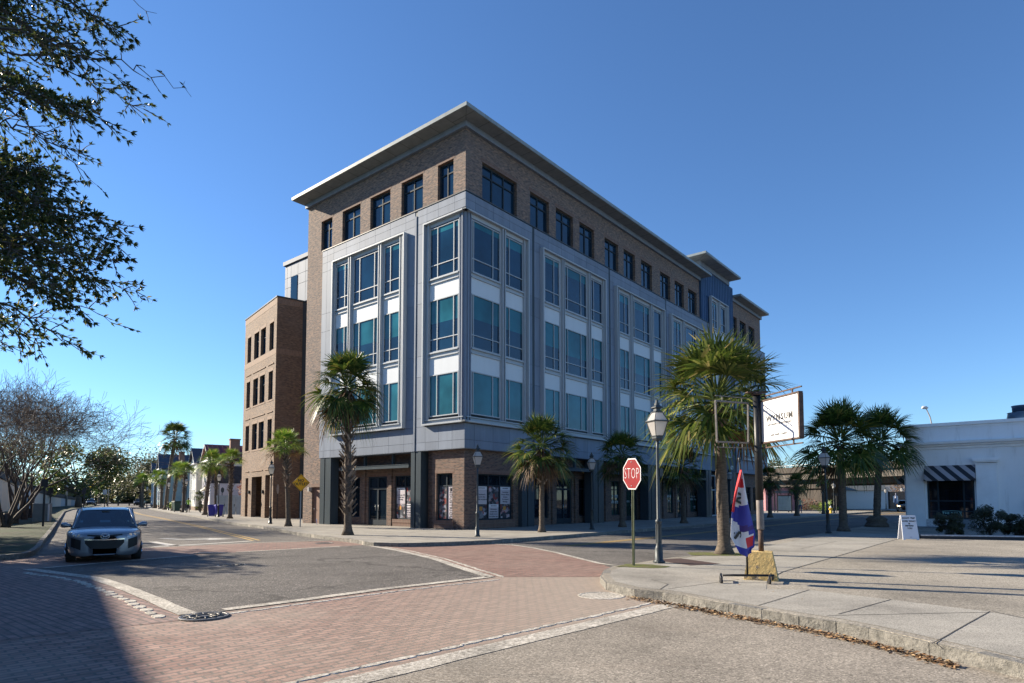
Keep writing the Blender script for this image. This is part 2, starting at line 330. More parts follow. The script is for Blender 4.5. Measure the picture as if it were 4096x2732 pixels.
for s_ in (-.13, .13): ribbon(b, yk, .12, .006, s_)
struct(b.build('road_marking', M['yellow_paint']))
# rounded cobble rim stones beside the bands
b = MB()
def stones(pts, side, wd=.16, fill=.45):
    P = dens(pts, .34, .0, rr)
    for i in range(len(P)-1):
        a, c_ = P[i], P[i+1]; t = (c_-a).normalized(); nn = Vector((-t.y, t.x)); m_ = (a+c_)/2+nn*(side+rr.uniform(-.02, .02)); L_ = (c_-a).length*fill; h_ = wd/2*rr.uniform(.7, 1.1) if fill < .5 else wd/2*rr.uniform(.92, 1.05)
        rot = rr.uniform(-.12, .12) if fill < .5 else 0.0; t = Vector((t.x*cos(rot)-t.y*sin(rot), t.x*sin(rot)+t.y*cos(rot))); nn = Vector((-t.y, t.x))
        ring = [m_+t*(L_*cos(k*pi/4)*rr.uniform(.85, 1.05))+nn*(h_*sin(k*pi/4)*rr.uniform(.85, 1.05)) for k in range(8)]
        b.poly([(p.x, p.y, .019 if fill < .5 else .0115) for p in ring]); 
        for k in range(8):
            p, q = ring[k], ring[(k+1) % 8]; e = 1.15
            b.poly([((p.x-m_.x)*e+m_.x, (p.y-m_.y)*e+m_.y, .002), ((q.x-m_.x)*e+m_.x, (q.y-m_.y)*e+m_.y, .002), (q.x, q.y, .019 if fill < .5 else .0115), (p.x, p.y, .019 if fill < .5 else .0115)])
stones([(-11.3, 14.7), (-9.9, 13.85), (-8.9, 13.1), (-7.5, 11.75), (-6.2, 10.45), (-5.0, 9.1)], -.02, .18)
stones([(-4.25, 9.45), (-3.1, 10.75), (-2.15, 11.8), (-1.0, 12.85), (-.3, 13.5)], -.03, .10, .56)
stones([(-5.1, 23.6), (-3.3, 20.8), (-1.9, 18.1), (-.9, 15.6), (-.2, 13.9)], .0, .12, .56)
stones([(2.5, 10.65), tuple(LB1+Vector((-.25, .28))), tuple(LBX+Vector((-.25, .28)))], .0, .10, .56)
struct(b.build('rim_stones', M['band']))
# pavements
zt = .15
sheet('pavement', near_curb[::-1]+near_back+[(130, 100), (130, -6)], zt, M['concrete_old'], .3)
sheet('pavement_slab', [(2.7, 14.9), (2.2, 13.9), (1.98, 12.94), (1.95, 11.98), (2.1, 11.56), (2.28, 11.14), (2.7, 10.85), (2.95, 10.45), (3.18, 9.93), (3.4, 9.6), (3.7, 9.13), (4.0, 8.66), (4.3, 8.26), (4.5, 7.82), (4.73, 7.05), (4.9, 6.55), (5.1, 5.85), (5.5, 4.2), (8.2, 4.2), (6.7, 8.1), (6.6, 8.8), (5.87, 9.85), (5.1, 10.9), (4.4, 11.0), (4.9, 12.2), (5.8, 13.6), (13.1, 22.4), (17.5, 27.6), (15.9, 30.2), (11.6, 25.1), (8.0, 20.3), (4.4, 16.6)], zt+.004, M['concrete'])
sheet('pavement', far_curb+[(90, 100), (90, 200), (-85, 200)], zt, M['plaza'], .3)
sheet('lawn', left_curb+[(-170, -20), (-170, 192)], .13, M['grass'], .3)
b = MB()
jt = random.Random(9)
def kerb_line(pts, side, wd=.16, z=zt, rough=.02):
    P = dens(pts, .45, 0, jt)
    for i in range(len(P)-1):
        a, c_ = P[i], P[i+1]; t = (c_-a); L_ = t.length; t.normalize(); nn = Vector((-t.y, t.x)); g_ = -.004
        far = (a.length > 45)
        q = [a+t*g_+nn*(side-wd/2), c_-t*g_+nn*(side-wd/2), c_-t*g_+nn*(side+wd/2), a+t*g_+nn*(side+wd/2)]
        if not far: q = [p+nn*jt.uniform(-rough, rough)*.35 for p in q]
        b.prism(q, -.05, z+jt.uniform(-.008, .003), 0)
kerb_line(near_curb, .04, .15); kerb_line(near_back, -.07, .15); kerb_line(far_curb, .08, .17); kerb_line(left_curb, .0, .15, .15)
struct(b.build('kerb', M['kerb']))
# slab joints and cracks in the near pavement
b = MB()
def jline(p, q, wd=.016):
    P = dens([p, q], .3, .006, rr); ribbon(b, P, wd, zt+.008)
for p, q in (((2.7, 11.0), (4.4, 12.3)), ((2.55, 10.95), (2.85, 11.6)), ((2.85, 11.6), (2.7, 12.3)), ((4.5, 6.85), (6.6, 8.8)), ((4.2, 8.5), (6.6, 8.75)), ((4.4, 8.6), (5.87, 9.85)), ((3.6, 9.3), (5.1, 10.9)), ((5.8, 13.6), (13.1, 22.4)), ((13.1, 22.4), (17.5, 27.6)), ((9.0, 19.8), (12, 23.4)), ((6.65, 8.8), (6.7, 8.1)), ((4.9, 12.2), (5.8, 13.6))): jline(p, q)
struct(b.build('pavement_joint', flat('joint_dark', (.05, .045, .04), .9)))
# moss and dirt round the sign post and palm, dead leaves in the gutter
b = MB()
def patch(c_, rx, ry, z, k=22):
    ph = rr.uniform(0, 6); b.poly([(c_[0]+rx*cos(a)*(1+.18*sin(3*a+ph)+rr.uniform(-.08, .08)), c_[1]+ry*sin(a)*(1+.18*sin(2*a+ph)), z) for a in [2*pi*i/k for i in range(k)]])
patch((3.02, 14.75), .55, .42, zt+.012); patch((5.9, 17.95), 1.0, .65, zt+.012)
n = N('moss'); v = n.coord(); M['moss'] = n.base(n.ramp(n.noise(v, 6, 4, .7), [(.35, (.16, .12, .08)), (.5, (.09, .10, .02)), (.65, (.12, .15, .02))]), .95); n.bump(n.noise(v, 60), .8, .02)
struct(b.build('moss_patch', M['moss']))
b = MB()
for i in range(2000):
    t = rr.random()**.8; base = [Vector(p) for p in ((2.05, 11.05), (2.5, 10.45), (2.85, 9.95), (3.15, 9.4), (3.55, 8.75), (3.95, 8.1), (4.3, 7.3), (4.55, 6.5))]
    f = t*(len(base)-1); k = min(int(f), len(base)-2); p = base[k].lerp(base[k+1], f-k); off = abs(rr.gauss(0, .12))*(1-.35*t)
    p = p+Vector((-off*.75, -off*.6)); a = rr.uniform(0, 6.28); L_ = rr.uniform(.012, .045); w_ = L_*rr.uniform(.25, .5); z_ = .014+rr.uniform(0, .035)*max(0, 1-off*5)
    d1 = Vector((cos(a), sin(a))); d2 = Vector((-d1.y, d1.x)); dz = rr.uniform(-.01, .02)
    b.poly([(p.x-d1.x*L_, p.y-d1.y*L_, z_), (p.x+d2.x*w_, p.y+d2.y*w_, z_+dz), (p.x+d1.x*L_, p.y+d1.y*L_, z_+dz*.5), (p.x-d2.x*w_, p.y-d2.y*w_, z_)], i % 3)
o = b.build('leaf_litter', [flat('dead_leaf_a', (.22, .12, .055), .8), flat('dead_leaf_b', (.32, .22, .12), .8), flat('dead_leaf_c', (.11, .065, .035), .8)])
tag(o, kind='stuff', label='dry brown leaves gathered along the stone kerb', cat='leaves')
b = MB()
for i in range(420):
    x = rr.uniform(2.5, 20); y = rr.uniform(6.5, 24)
    if x < 3+.0*y or (x < 4.9 and y < 9.5): continue
    a = rr.uniform(0, 6.28); L_ = rr.uniform(.008, .03); z_ = zt+.012; d1 = Vector((cos(a), sin(a))); d2 = Vector((-d1.y, d1.x))*L_*.5
    b.poly([(x-d1.x*L_, y-d1.y*L_, z_), (x+d2.x, y+d2.y, z_+.006), (x+d1.x*L_, y+d1.y*L_, z_+.003), (x-d2.x, y-d2.y, z_)], i % 3)
tag(b.build('leaf_litter', [MATS['dead_leaf_a'], MATS['dead_leaf_b'], MATS['dead_leaf_c']]), 'stray dead leaves and grit scattered over the near pavement', 'leaves', kind='stuff')
# manholes, drains
def manhole(name, x, y, r, z, label, ornate):
    mi = M['band'] if not ornate and r > .4 else None
    mb = MB(); mb.lathe([(r, -.02), (r, .0), (r*.97, .006), (r*.88, .006), (r*.87, .001), (.001, .001)], 32, smooth=False)
    if ornate:
        for k in range(12):
            a = 2*pi*k/12; mb.tube([(r*.3*cos(a), r*.3*sin(a), .004), (r*.82*cos(a), r*.82*sin(a), .004)], .012, 4)
        for q in (.3, .58): mb.tube([(r*q*cos(2*pi*i/24), r*q*sin(2*pi*i/24), .004) for i in range(25)], .012, 4)
    o = mb.build(name, mi or flat('cast_iron', (.10, .095, .09), .5, .4, var=.3, scale=12)); o.location = (x, y, z); tag(o, label, 'manhole cover')
manhole('manhole_cover', -4.44, 9.2, .34, .022, 'ornate cast iron manhole cover at the corner of the white bands', True)
manhole('manhole_cover', -7.21, 16.33, .36, .014, 'round manhole cover in the dark asphalt middle of the crossing', True)
manhole('manhole_cover', 1.58, 11.24, .42, .006, 'large flat manhole cover in brick beside the curved kerb', False)
manhole('manhole_cover', -7.3, 24.6, .36, .010, 'manhole cover in red brick close to the far corner kerb', False)
o = MB(); 
for k in range(9): o.box(-9.9+k*.1, 19.7, .012, -9.84+k*.1, 20.15, .03)
o.box(-9.95, 19.65, .009, -8.95, 20.2, .018); tag(o.build('drain_grate', MATS['cast_iron']), 'square iron drain grate at the edge of the brick crossing', 'drain')
o = MB(); o.box(-.45, -.75, 0, .45, .75, .004); t_ = o.build('utility_cover', flat('rust_plate', (.10, .065, .055), .6, .3, var=.3, scale=20), loc=(4.3, 15.75, zt+.006), rz=.4)
tag(t_, 'rusty ribbed utility plate in the pavement behind the near street lamp', 'utility cover')
# ================================================================== OFFICE BUILDING
YB = 0.88149
BL = Vector((-2.42, 31.95, 0.0))
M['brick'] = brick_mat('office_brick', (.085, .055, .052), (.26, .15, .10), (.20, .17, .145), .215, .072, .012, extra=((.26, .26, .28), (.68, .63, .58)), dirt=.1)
M['brick_dark'] = brick_mat('storefront_brick', (.075, .04, .033), (.19, .095, .062), (.18, .15, .125), .215, .072, .012, extra=((.28, .28, .30), (.66, .6, .54)), dirt=.1)  # darker brick, shade of the recessed ground floor put into the colour
M['brick_wing'] = brick_mat('wing_brick', (.13, .082, .056), (.27, .17, .105), (.12, .095, .075), .215, .072, .012, extra=((.34, .34, .35), (.64, .60, .54)), dirt=.12)
def soldier(name, c1, c2):
    n = N(name); v = n.wallcoord(); bt = n.n('ShaderNodeTexBrick'); n.l(v, bt.inputs['Vector']); bt.offset = 0
    for k_, x_ in (('Scale', 1), ('Brick Width', .072), ('Row Height', .215), ('Mortar Size', .008)): bt.inputs[k_].default_value = x_
    bt.inputs['Color1'].default_value = (*c1, 1); bt.inputs['Color2'].default_value = (*c2, 1); bt.inputs['Mortar'].default_value = (.2, .17, .14, 1)
    return n.base(bt.outputs[0], .85)
M['soldier'] = soldier('soldier_course', (.12, .06, .045), (.19, .10, .07))
M['soldier_wing'] = soldier('soldier_course_wing', (.18, .11, .075), (.27, .17, .11))
def panel(name, c, rough=.6, metal=.0, streak=.13):
    n = N(name); tc = n.n('ShaderNodeTexCoord'); mp = n.n('ShaderNodeMapping'); n.l(tc.outputs['Object'], mp.inputs[0]); mp.inputs['Scale'].default_value = (1, 1, .15)
    f = n.noise(mp.outputs[0], 2.2, 6, .7); g_ = n.n('ShaderNodeNewGeometry')
    r_ = n.ramp(g_.outputs['Random Per Island'], [(0, 1-streak*.8), (1, 1+streak*.5)])
    col = n.ramp(f, [(.3, tuple(x*(1-streak) for x in c)), (.7, tuple(min(1, x*(1+streak)) for x in c))])
    col = n.mix(1, col, r_, 'MULTIPLY'); return n.base(col, rough, metal, .12)
M['panel'] = panel('grey_panel', (.195, .228, .285))
M['panel_dark'] = flat('panel_joint_backing', (.07, .08, .095), .8)
M['white_frame'] = panel('white_frame_metal', (.38, .41, .44), .5, streak=.04)
M['white_panel'] = panel('white_spandrel', (.58, .61, .64), .5, streak=.03)
M['blue_metal'] = panel('blue_standing_seam', (.055, .105, .20), .6)
M['column'] = panel('charcoal_panel', (.055, .072, .085), .4)
M['fascia'] = panel('fascia_metal', (.24, .275, .29), .5, streak=.15)
M['soffit'] = panel('soffit_panel', (.23, .25, .26), .6)
M['frame_dark'] = flat('dark_window_frame', (.03, .04, .05), .7, spec=.15)
M['frame_grey'] = flat('grey_mullion', (.16, .20, .22), .4)
def glass(name, c, rough=.03, ior=1.75, var=.35):
    n = N(name); v = n.coord(); f = n.noise(v, .35, 3, .6)
    g_ = n.n('ShaderNodeNewGeometry'); r_ = n.ramp(g_.outputs['Random Per Island'], [(0, 1-var), (1, 1+var)])
    col = n.ramp(f, [(.35, tuple(x*.6 for x in c)), (.65, tuple(x*1.4 for x in c))]); col = n.mix(1, col, r_, 'MULTIPLY')
    n.b.inputs['IOR'].default_value = ior
    wn = n.noise(v, .9, 2); b_ = n.n('ShaderNodeBump'); b_.inputs['Strength'].default_value = .06; b_.inputs['Distance'].default_value = .02
    n.l(wn, b_.inputs['Height']); n.l(b_.outputs[0], n.b.inputs['Normal'])
    return n.base(col, rough, 0, .5)
M['glass'] = glass('tinted_glass', (.004, .022, .045), ior=1.52)
M['glass_blind'] = glass('tinted_glass_over_blind', (.018, .11, .14), ior=1.42, var=.12)
M['glass_dark'] = glass('dark_glass', (.006, .012, .02), ior=1.5)
M['glass_green'] = glass('green_film_glass', (.02, .055, .045), ior=1.4)
office = empty('office_building', BL, YB, 'five storey brick office building wrapped in grey and white metal panels on the corner', 'office building')
def P3(face, u, o, z): return (-o, u, z) if face == 'L' else (u, -o, z)
def fb(mb, face, u0, u1, o0, o1, z0, z1, m=0):
    a = P3(face, u0, o0, z0); c_ = P3(face, u1, o1, z1); mb.box(a[0], a[1], a[2], c_[0], c_[1], c_[2], m)
def wall(mb, face, u0, u1, z0, z1, o_out, thick, holes, m=0):
    us = sorted({u0, u1, *[h[0] for h in holes], *[h[1] for h in holes]}); us = [u for u in us if u0 <= u <= u1]
    for i in range(len(us)-1):
        a, b_ = us[i], us[i+1]; mid = (a+b_)/2; hs = sorted([(h[2], h[3]) for h in holes if h[0] < mid < h[1]]); z = z0
        for h0, h1 in hs:
            if h0 > z: fb(mb, face, a, b_, o_out-thick, o_out, z, h0, m)
            z = max(z, h1)
        if z < z1: fb(mb, face, a, b_, o_out-thick, o_out, z, z1, m)
def window(parent, face, u0, u1, z0, z1, o, mull=(), trans=(), fw=.06, fm=None, blind=0.0, gm=None, depth=.09, light=None, name='window'):
    """frame mesh plus a pane child; blind = share of the height covered from the top"""
    fm = fm or M['frame_dark']; gm = gm or M['glass']; mb = MB()
    fb(mb, face, u0, u0+fw, o-depth, o, z0, z1); fb(mb, face, u1-fw, u1, o-depth, o, z0, z1)
    fb(mb, face, u0+fw, u1-fw, o-depth, o, z0, z0+fw); fb(mb, face, u0+fw, u1-fw, o-depth, o, z1-fw, z1)
    for x in mull: fb(mb, face, x-fw*.45, x+fw*.45, o-depth, o-.004, z0+fw, z1-fw)
    for z in trans: fb(mb, face, u0+fw, u1-fw, o-depth, o-.008, z-fw*.42, z+fw*.42)
    wo = mb.build(name, fm, parent)
    pb = MB(); og = o-.055; xs = [u0+fw*.5]+list(mull)+[u1-fw*.5]; zs = [z0+fw*.5]+sorted(trans)+[z1-fw*.5]
    zb = z1-(z1-z0)*blind
    def quad(a, b_, c_, d_, m):
        q = [P3(face, a, og, c_), P3(face, b_, og, c_), P3(face, b_, og, d_), P3(face, a, og, d_)]
        if face == 'L': q = q[::-1]
        pb.poly(q, m)
    for i in range(len(xs)-1):
        zz = zs if (blind <= .02 or blind >= .98) else sorted(set(zs+[zb]))
        for j in range(len(zz)-1):
            quad(xs[i], xs[i+1], zz[j], zz[j+1], 1 if (zz[j]+zz[j+1])/2 > zb else 0)
    pb.build('pane', [gm, M['glass_blind']], wo)
    return wo
# ---- upper brick storey and the tall brick return at the left
UWL = [(1.2, 2.42), (3.62, 5.46), (6.45, 8.34), (9.32, 11.18), (12.28, 13.5)]
UWK = [(1.61, 4.62), (5.87, 7.79), (8.52, 10.45), (11.21, 13.04), (14.42, 16.32), (17.09, 18.83), (19.78, 21.6), (23.01, 24.84), (25.72, 27.51), (28.39, 30.2)]
UWF = [(38.95, 40.2), (41.03, 42.86), (43.64, 45.47)]
BO = -.30
mb = MB()
wall(mb, 'L', -BO, 12.86, 17.0, 21.46, BO, .35, [(a, b_, 18.12, 20.1) for a, b_ in UWL])
wall(mb, 'L', 12.86, 15.05, 0.1, 21.46, BO, .35, [(12.28, 13.5, 18.12, 20.1), (13.12, 14.02, .1, 2.5)])
mb.box(.65, 14.7, .1, 14, 15.05, 21.46); mb.build('brick_wall', M['brick'], office); mb = MB()
wall(mb, 'K', -BO+.35, 30.78, 17.0, 21.46, BO, .35, [(a, b_, 18.12, 20.15) for a, b_ in UWK])
mb.box(30.43, .65, 17, 30.78, 3, 21.46); mb.build('brick_wall', M['brick'], office); mb = MB()
wall(mb, 'K', 38.75, 47.35, 17.0, 21.6, BO, .35, [(a, b_, 18.05, 20.13) for a, b_ in UWF])
mb.box(46.99, .65, 17, 47.35, 12, 21.6)
mb.build('brick_wall', M['brick'], office)
mb = MB()
def course(face, u0, u1, o0, o1, z0, z1):
    m_ = MB(); fb(m_, face, u0, u1, o0, o1, z0, z1); m_.build('soldier_course', M['soldier'], office)
for a, b_ in UWL: course('L', a-.1, b_+.1, BO, BO+.008, 20.1, 20.32)
for a, b_ in UWK: course('K', a-.1, b_+.1, BO, BO+.008, 20.15, 20.37)
for a, b_ in UWF: course('K', a-.1, b_+.1, BO, BO+.008, 20.13, 20.35)
course('L', 13.02, 14.12, BO, BO+.008, 2.5, 2.72)
for a, b_ in UWL: window(office, 'L', a, b_, 18.12, 20.1, BO-.18, mull=[(a+b_)/2], trans=[19.5], fw=.09)
for k, (a, b_) in enumerate(UWK): window(office, 'K', a, b_, 18.12, 20.15, BO-.18, mull=[a+(b_-a)/3, a+2*(b_-a)/3] if k == 0 else [(a+b_)/2], trans=[19.55], fw=.09)
for a, b_ in UWF: window(office, 'K', a, b_, 18.05, 20.13, BO-.18, mull=[(a+b_)/2], trans=[19.5], fw=.09)
# core mass behind everything (never seen, keeps light out)
mb = MB(); mb.box(1.6, 1.6, .1, 46.9, 14.6, 21.2); mb.build('core', M['panel_dark'], office)
# ---- roofs
def roof(x0, y0, x1, y1, z0, zt_, hip=True, fr=None, side='both'):
    mb = MB(); mb.box(x0, y0, z0, x1, y1, zt_, 0)
    o = mb.build('roof', M['fascia'], office)
    s = MB(); s.box(x0+.04, y0+.04, z0-.012, x1-.04, y1-.04, z0+.003)
    k = x0+.6
    so = s.build('soffit', M['soffit'], o); j = MB(); z = z0-.016
    while k < x1: j.box(k, y0+.05, z, k+.025, y0+1.6, z+.006); k += 1.22
    k = y0+1.6
    while k < y1: j.box(x0+.05, k, z, x0+1.6, k+.025, z+.006); k += 1.22
    n_ = len(j.v); j.tube([(x0+.05, y0+.05, z), (x0+1.6, y0+1.6, z)], .013, 4)
    j.build('soffit_joint', M['panel_dark'], o); return o
roof(-.76, -.76, 31.22, 15.45, 21.77, 21.97)
roof(29.05, -1.1, 37.65, 6, 23.18, 23.38)
roof(38.72, -.68, 47.45, 8, 21.92, 22.13)
mb = MB()
mb.box(.12, .12, 21.45, 30.8, 15.2, 21.77); mb.box(38.72, .12, 21.58, 47.5, 11, 21.92); mb.box(30.35, .0, 22.75, 37.55, 5, 23.18)
mb.build('frieze', M['panel'], office)
# ---- blue stair tower
mb = MB(); mb.box(30.85, .12, 17.0, 38.7, 8, 22.8)
mb.box(36.75, .12, 4.4, 38.44, 1.5, 17.0)
k = 31.05
while k < 38.6: mb.box(k, .085, 17.0 if k < 36.7 else 4.4, k+.03, .12, 22.75); k += .41
mb.box(30.85, .1, 20.35, 38.7, .12, 20.38)
mb.build('stair_tower', M['blue_metal'], office)
# ---- grey metal box on storeys 2-4 : separate panels over a dark backing
ZB, ZT = 4.33, 17.82
mb = MB(); mb.box(.045, .045, ZB+.05, 32.3, 1.7, ZT-.01); mb.box(.045, .045, ZB+.05, 1.7, 12.83, ZT-.01); mb.box(38.5, .045, ZB+.05, 47.85, 1.7, ZT-.01)
mb.box(32.3, .1, ZB+.05, 38.5, 1.7, ZT-.8)
mb.build('box_backing', M['panel_dark'], office)
mb = MB()
def panels(face, us, zs, gap=.007, proud=.0):
    for i in range(len(us)-1):
        for j in range(len(zs)-1):
            a, b_, c_, d_ = us[i]+gap, us[i+1]-gap, zs[j]+gap, zs[j+1]-gap
            if us[i] == 0: a = 0.0
            fb(mb, face, a, b_, -.04, proud, c_, d_)
ZS = [5.62, 6.09, 8.38, 9.53, 12.46, 13.64, 16.4, 16.98]
panels('L', [.04, .9, 1.91, 2.94, 3.7], [4.33, 4.77, 5.62]); panels('L', [3.9, 4.69, 5.99, 7.46, 8.93, 10.3, 11.63, 12.33, 12.86], [4.33, 4.77, 5.62])
panels('L', [.04, .8, 2.05, 2.94, 3.7], [16.98, 17.42, 17.80]); panels('L', [3.9, 4.69, 6.06, 7.44, 8.93, 10.3, 11.63, 12.33, 12.86], [16.98, 17.42, 17.80])
panels('L', [3.0, 3.7], ZS); panels('L', [3.9, 4.6], ZS); panels('L', [11.4, 12.33], ZS); panels('L', [12.33, 12.86], ZS)
panels('L', [4.6, 6, 7.5, 9, 10.2, 11.4], [16.7, 16.98])
def kseg(a, b_, st=1.45):
    n_ = max(1, round((b_-a)/st)); return [a+(b_-a)*i/n_ for i in range(n_+1)]
for (a, b_) in ((.0, 5.68), (5.88, 14.4), (14.6, 23.2), (23.4, 32.27), (38.47, 47.87)):
    if a == 0: us = [0, .75, 2.2, 3.6, 5.68]
    else: us = kseg(a, b_)
    panels('K', us, [4.33, 4.77, 5.62]); panels('K', us, [16.98, 17.42, 17.80])
for a, b_ in ((5.0, 5.68), (5.88, 6.5), (13.6, 14.4), (14.6, 15.2), (22.7, 23.2), (23.4, 23.9), (31.5, 32.27), (38.47, 39.6), (46.9, 47.87)): panels('K', [a, b_], ZS)
for (a, b_) in ((0, 5.2), (6.4, 13.7), (15.1, 22.8), (23.9, 31.5), (39.6, 47)): panels('K', kseg(a, b_) if a else [0.04, 2.2, 5.2], [16.7, 16.98])
mb.box(.0, .0, ZB-.01, 47.87, 1.65, ZB+.02); mb.box(0, 1.65, ZB-.01, 1.65, 12.86, ZB+.02)
mb.build('cladding', M['panel'], office)
mb = MB()   # dark copings on top of the box
mb.box(-.03, -.03, 17.82, 32.3, .64, 17.87); mb.box(-.03, .64, 17.82, .64, 12.88, 17.87); mb.box(38.45, -.03, 17.82, 47.9, .64, 17.87)
fb(mb, 'L', 3.7, 3.9, -.04, -.02, ZB, ZT); 
for g_ in (5.78, 14.5, 23.3): fb(mb, 'K', g_-.1, g_+.1, -.04, -.02, ZB, ZT)
mb.build('coping', M['column'], office)
# rain leader pipes in the grooves
mb = MB(); fb(mb, 'L', 3.75, 3.85, -.03, .04, ZB, ZT-.3)
mb.build('downpipe', M['panel'], office)
# ---- bay frames and their windows
FD = .26
Z_TOP, Z_BOT = 16.78, 5.65
ROWS = [(13.6, 16.42, 14.34, 0.0), (9.57, 12.44, 10.27, .45), (6.1, 8.36, None, 1.0)]
def bay(face, ua, ub, wins, corner=None, rows=ROWS, ztop=Z_TOP, zbot=Z_BOT):
    """ua,ub outer edges; wins = list of (u0,u1,[mullions]); corner: the frame runs on round the corner at u=0"""
    f = MB(); t = .085
    lo = ua if corner is None else ua
    e0 = .0 if corner else t
    fb(f, face, ua+(-FD-.0 if corner else 0), ub, 0, FD, ztop-t, ztop); fb(f, face, ua+(-FD if corner else 0), ub, 0, FD, zbot, zbot+t)
    if not corner: fb(f, face, ua, ua+t, 0, FD, zbot+t, ztop-t)
    fb(f, face, ub-t, ub, 0, FD, zbot+t, ztop-t)
    # inner lining between frame and first window
    fb(f, face, ua+t if not corner else .02, ub-t, 0, .05, ztop-.3, ztop-t); fb(f, face, ua+t if not corner else .02, ub-t, 0, .05, zbot+t, zbot+.3)
    fb(f, face, ua+t if not corner else .02, ub-t, 0, .14, zbot+.26, zbot+.31)
    edges = [(ua+t if not corner else .42)]
    for (a, b_, mu) in wins: edges += [a, b_]
    edges.append(ub-t)
    for i in range(0, len(edges), 2):           # pilasters between windows
        a, b_ = edges[i], edges[i+1]
        if b_-a > .04: 
            fb(f, face, a, b_, 0, .05, zbot+.31, ztop-.3)
            if b_-a > .3:
                mid = (a+b_)/2; fb(f, face, mid-.13, mid-.07, .05, .2, zbot+.31, ztop-.1); fb(f, face, mid+.07, mid+.13, .05, .2, zbot+.31, ztop-.1)
            else: fb(f, face, a, a+.05, .05, .16, zbot+.31, ztop-.1)
    for (a, b_, mu) in wins:
        for k in range(len(rows)-1):
            z1 = rows[k][0]; fb(f, face, a, b_, 0, .12, z1-.07, z1-.0); fb(f, face, a, b_, 0, .1, z1-.30, z1-.24)
            fb(f, face, a, b_, 0, .03, z1-.24, z1-.07)
    f.build('bay_frame', M['white_frame'], office)
    for k in range(len(rows)-1):
        s = MB()
        for (a, b_, mu) in wins: fb(s, face, a+.01, b_-.01, .0, .03, rows[k+1][1], rows[k][0]-.30)
        s.build('spandrel', M['white_panel'], office)
    rnd = random.Random(int(ua*37)+5)
    for (a, b_, mu) in wins:
        for (z0, z1, tr, bl) in rows:
            bb_ = rnd.choice([0, 0, .12, .2]) if bl == 0 else (rnd.choice([1, 1, 1, .82]) if bl == 1 else bl+rnd.choice([-.1, 0, 0, .06, .14]))
            window(office, face, a, b_, z0, z1, .055, mull=mu, trans=[tr] if tr else [], fw=.055, fm=M['white_frame'], blind=bb_)
bay('L', 4.55, 11.45, [(5.09, 6.53, [5.95]), (7.02, 9.45, [7.41, 8.83]), (9.93, 11.26, [10.33])])
bay('L', 0, 3.0, [(.42, 2.64, [.8, 2.02])], corner=True)
bay('K', 0, 5.1, [(.42, 2.72, [.58, 2.12]), (3.1, 4.75, [3.52])], corner=True)
def kb(a): return [(a+.38, a+1.95, [a+1.35]), (a+2.5, a+5.05, [a+2.82, a+4.35]), (a+5.45, a+7.0, [a+5.9])]
bay('K', 6.45, 13.68, kb(6.45)); bay('K', 15.15, 22.72, [(x+.1 if x > 20 else x, y+.15 if y > 20 else y, z) for x, y, z in kb(15.2)])
bay('K', 23.85, 31.42, [(24.4, 26.0, [25.35]), (26.7, 29.1, [27.0, 28.5]), (29.6, 31.2, [30.05])])
bay('K', 39.95, 47.0, [(40.3, 41.9, [41.3]), (42.4, 44.7, [42.7, 44.0]), (45.2, 46.7, [45.6])])
bay('K', 32.3, 36.56, [(32.62, 34.0, [33.3]), (34.75, 36.1, [35.0])], rows=[(17.6, 20.0, 18.35, 0), (13.6, 16.42, 14.34, 0.0), (9.57, 12.44, 10.27, .45), (6.1, 8.36, None, 1.0)], ztop=20.4)
# ceiling lamps seen through the corner glass
mb = MB(); mb.box(.9, -.004+.0, 14.02, .9, 0, 14.03)
# corner post
mb = MB(); mb.box(-.05, -.05, Z_BOT+.09, .40, .40, Z_TOP-.09)
for (x0, y0, x1, y1) in ((-.12, .1, -.05, .18), (.1, -.12, .18, -.05), (-.09, .3, -.05, .36), (.3, -.09, .36, -.05)): mb.box(x0, y0, Z_BOT+.09, x1, y1, Z_TOP-.09)
mb.build('corner_post', M['panel'], office)
# ---- ground floor
GZ = 4.33; g0 = .12
lw = [(6.62-.1, 5.0, .6, 3.09), (7.32, 9.08, g0, 3.08), (9.9, 11.0, .6, 3.08)]
mb = MB()
wall(mb, 'L', .65, 3.0, g0, GZ, -.32, .35, [(1.17, 2.39, .6, 3.09)], 0)
wall(mb, 'L', 3.0, 12.86, g0, GZ, -1.0, .3, [(5.1, 6.62, .55, 3.09), (7.32, 9.08, g0, 3.08), (9.9, 11.0, .6, 3.08)], 0)
for u in (4.85, 6.95, 9.45, 11.5): fb(mb, 'L', u-.14, u+.14, -1.0, -.92, g0, 3.6)
mb.box(.32, 2.7, g0, 1.3, 3.0, GZ)
wall(mb, 'K', .32, 5.1, g0, GZ, -.32, .35, [(1.36, 4.3, .6, 3.06)], 0)
mb.box(4.8, .32, g0, 5.1, 1.3, GZ)
KO = []
for s0 in (5.1, 12.9, 20.2):
    KO += [(s0+1.95, s0+3.5, .6, 3.08), (s0+4.35, s0+6.05, g0, 3.05), (s0+6.9, s0+8.3, .6, 3.05)]
KO = [(7.05, 8.6, .55, 3.08), (9.45, 11.15, g0, 3.05), (12.0, 13.5, .6, 3.05), (16.2, 17.4, .55, 3.04), (18.3, 20.0, g0, 3.04), (20.9, 22.45, .6, 3.03), (25.2, 26.3, .55, 3.0), (27.1, 28.5, g0, 2.98), (29.7, 31.4, .6, 3.0)]
wall(mb, 'K', 5.1, 33, g0, GZ, -1.0, .3, KO, 0)
for u in (6.3, 9.05, 11.6, 14.0, 15.4, 18.0, 20.4, 22.9, 24.4, 26.7, 29.0, 32.0): fb(mb, 'K', u-.17, u+.17, -1.0, -.9, g0, 3.7)
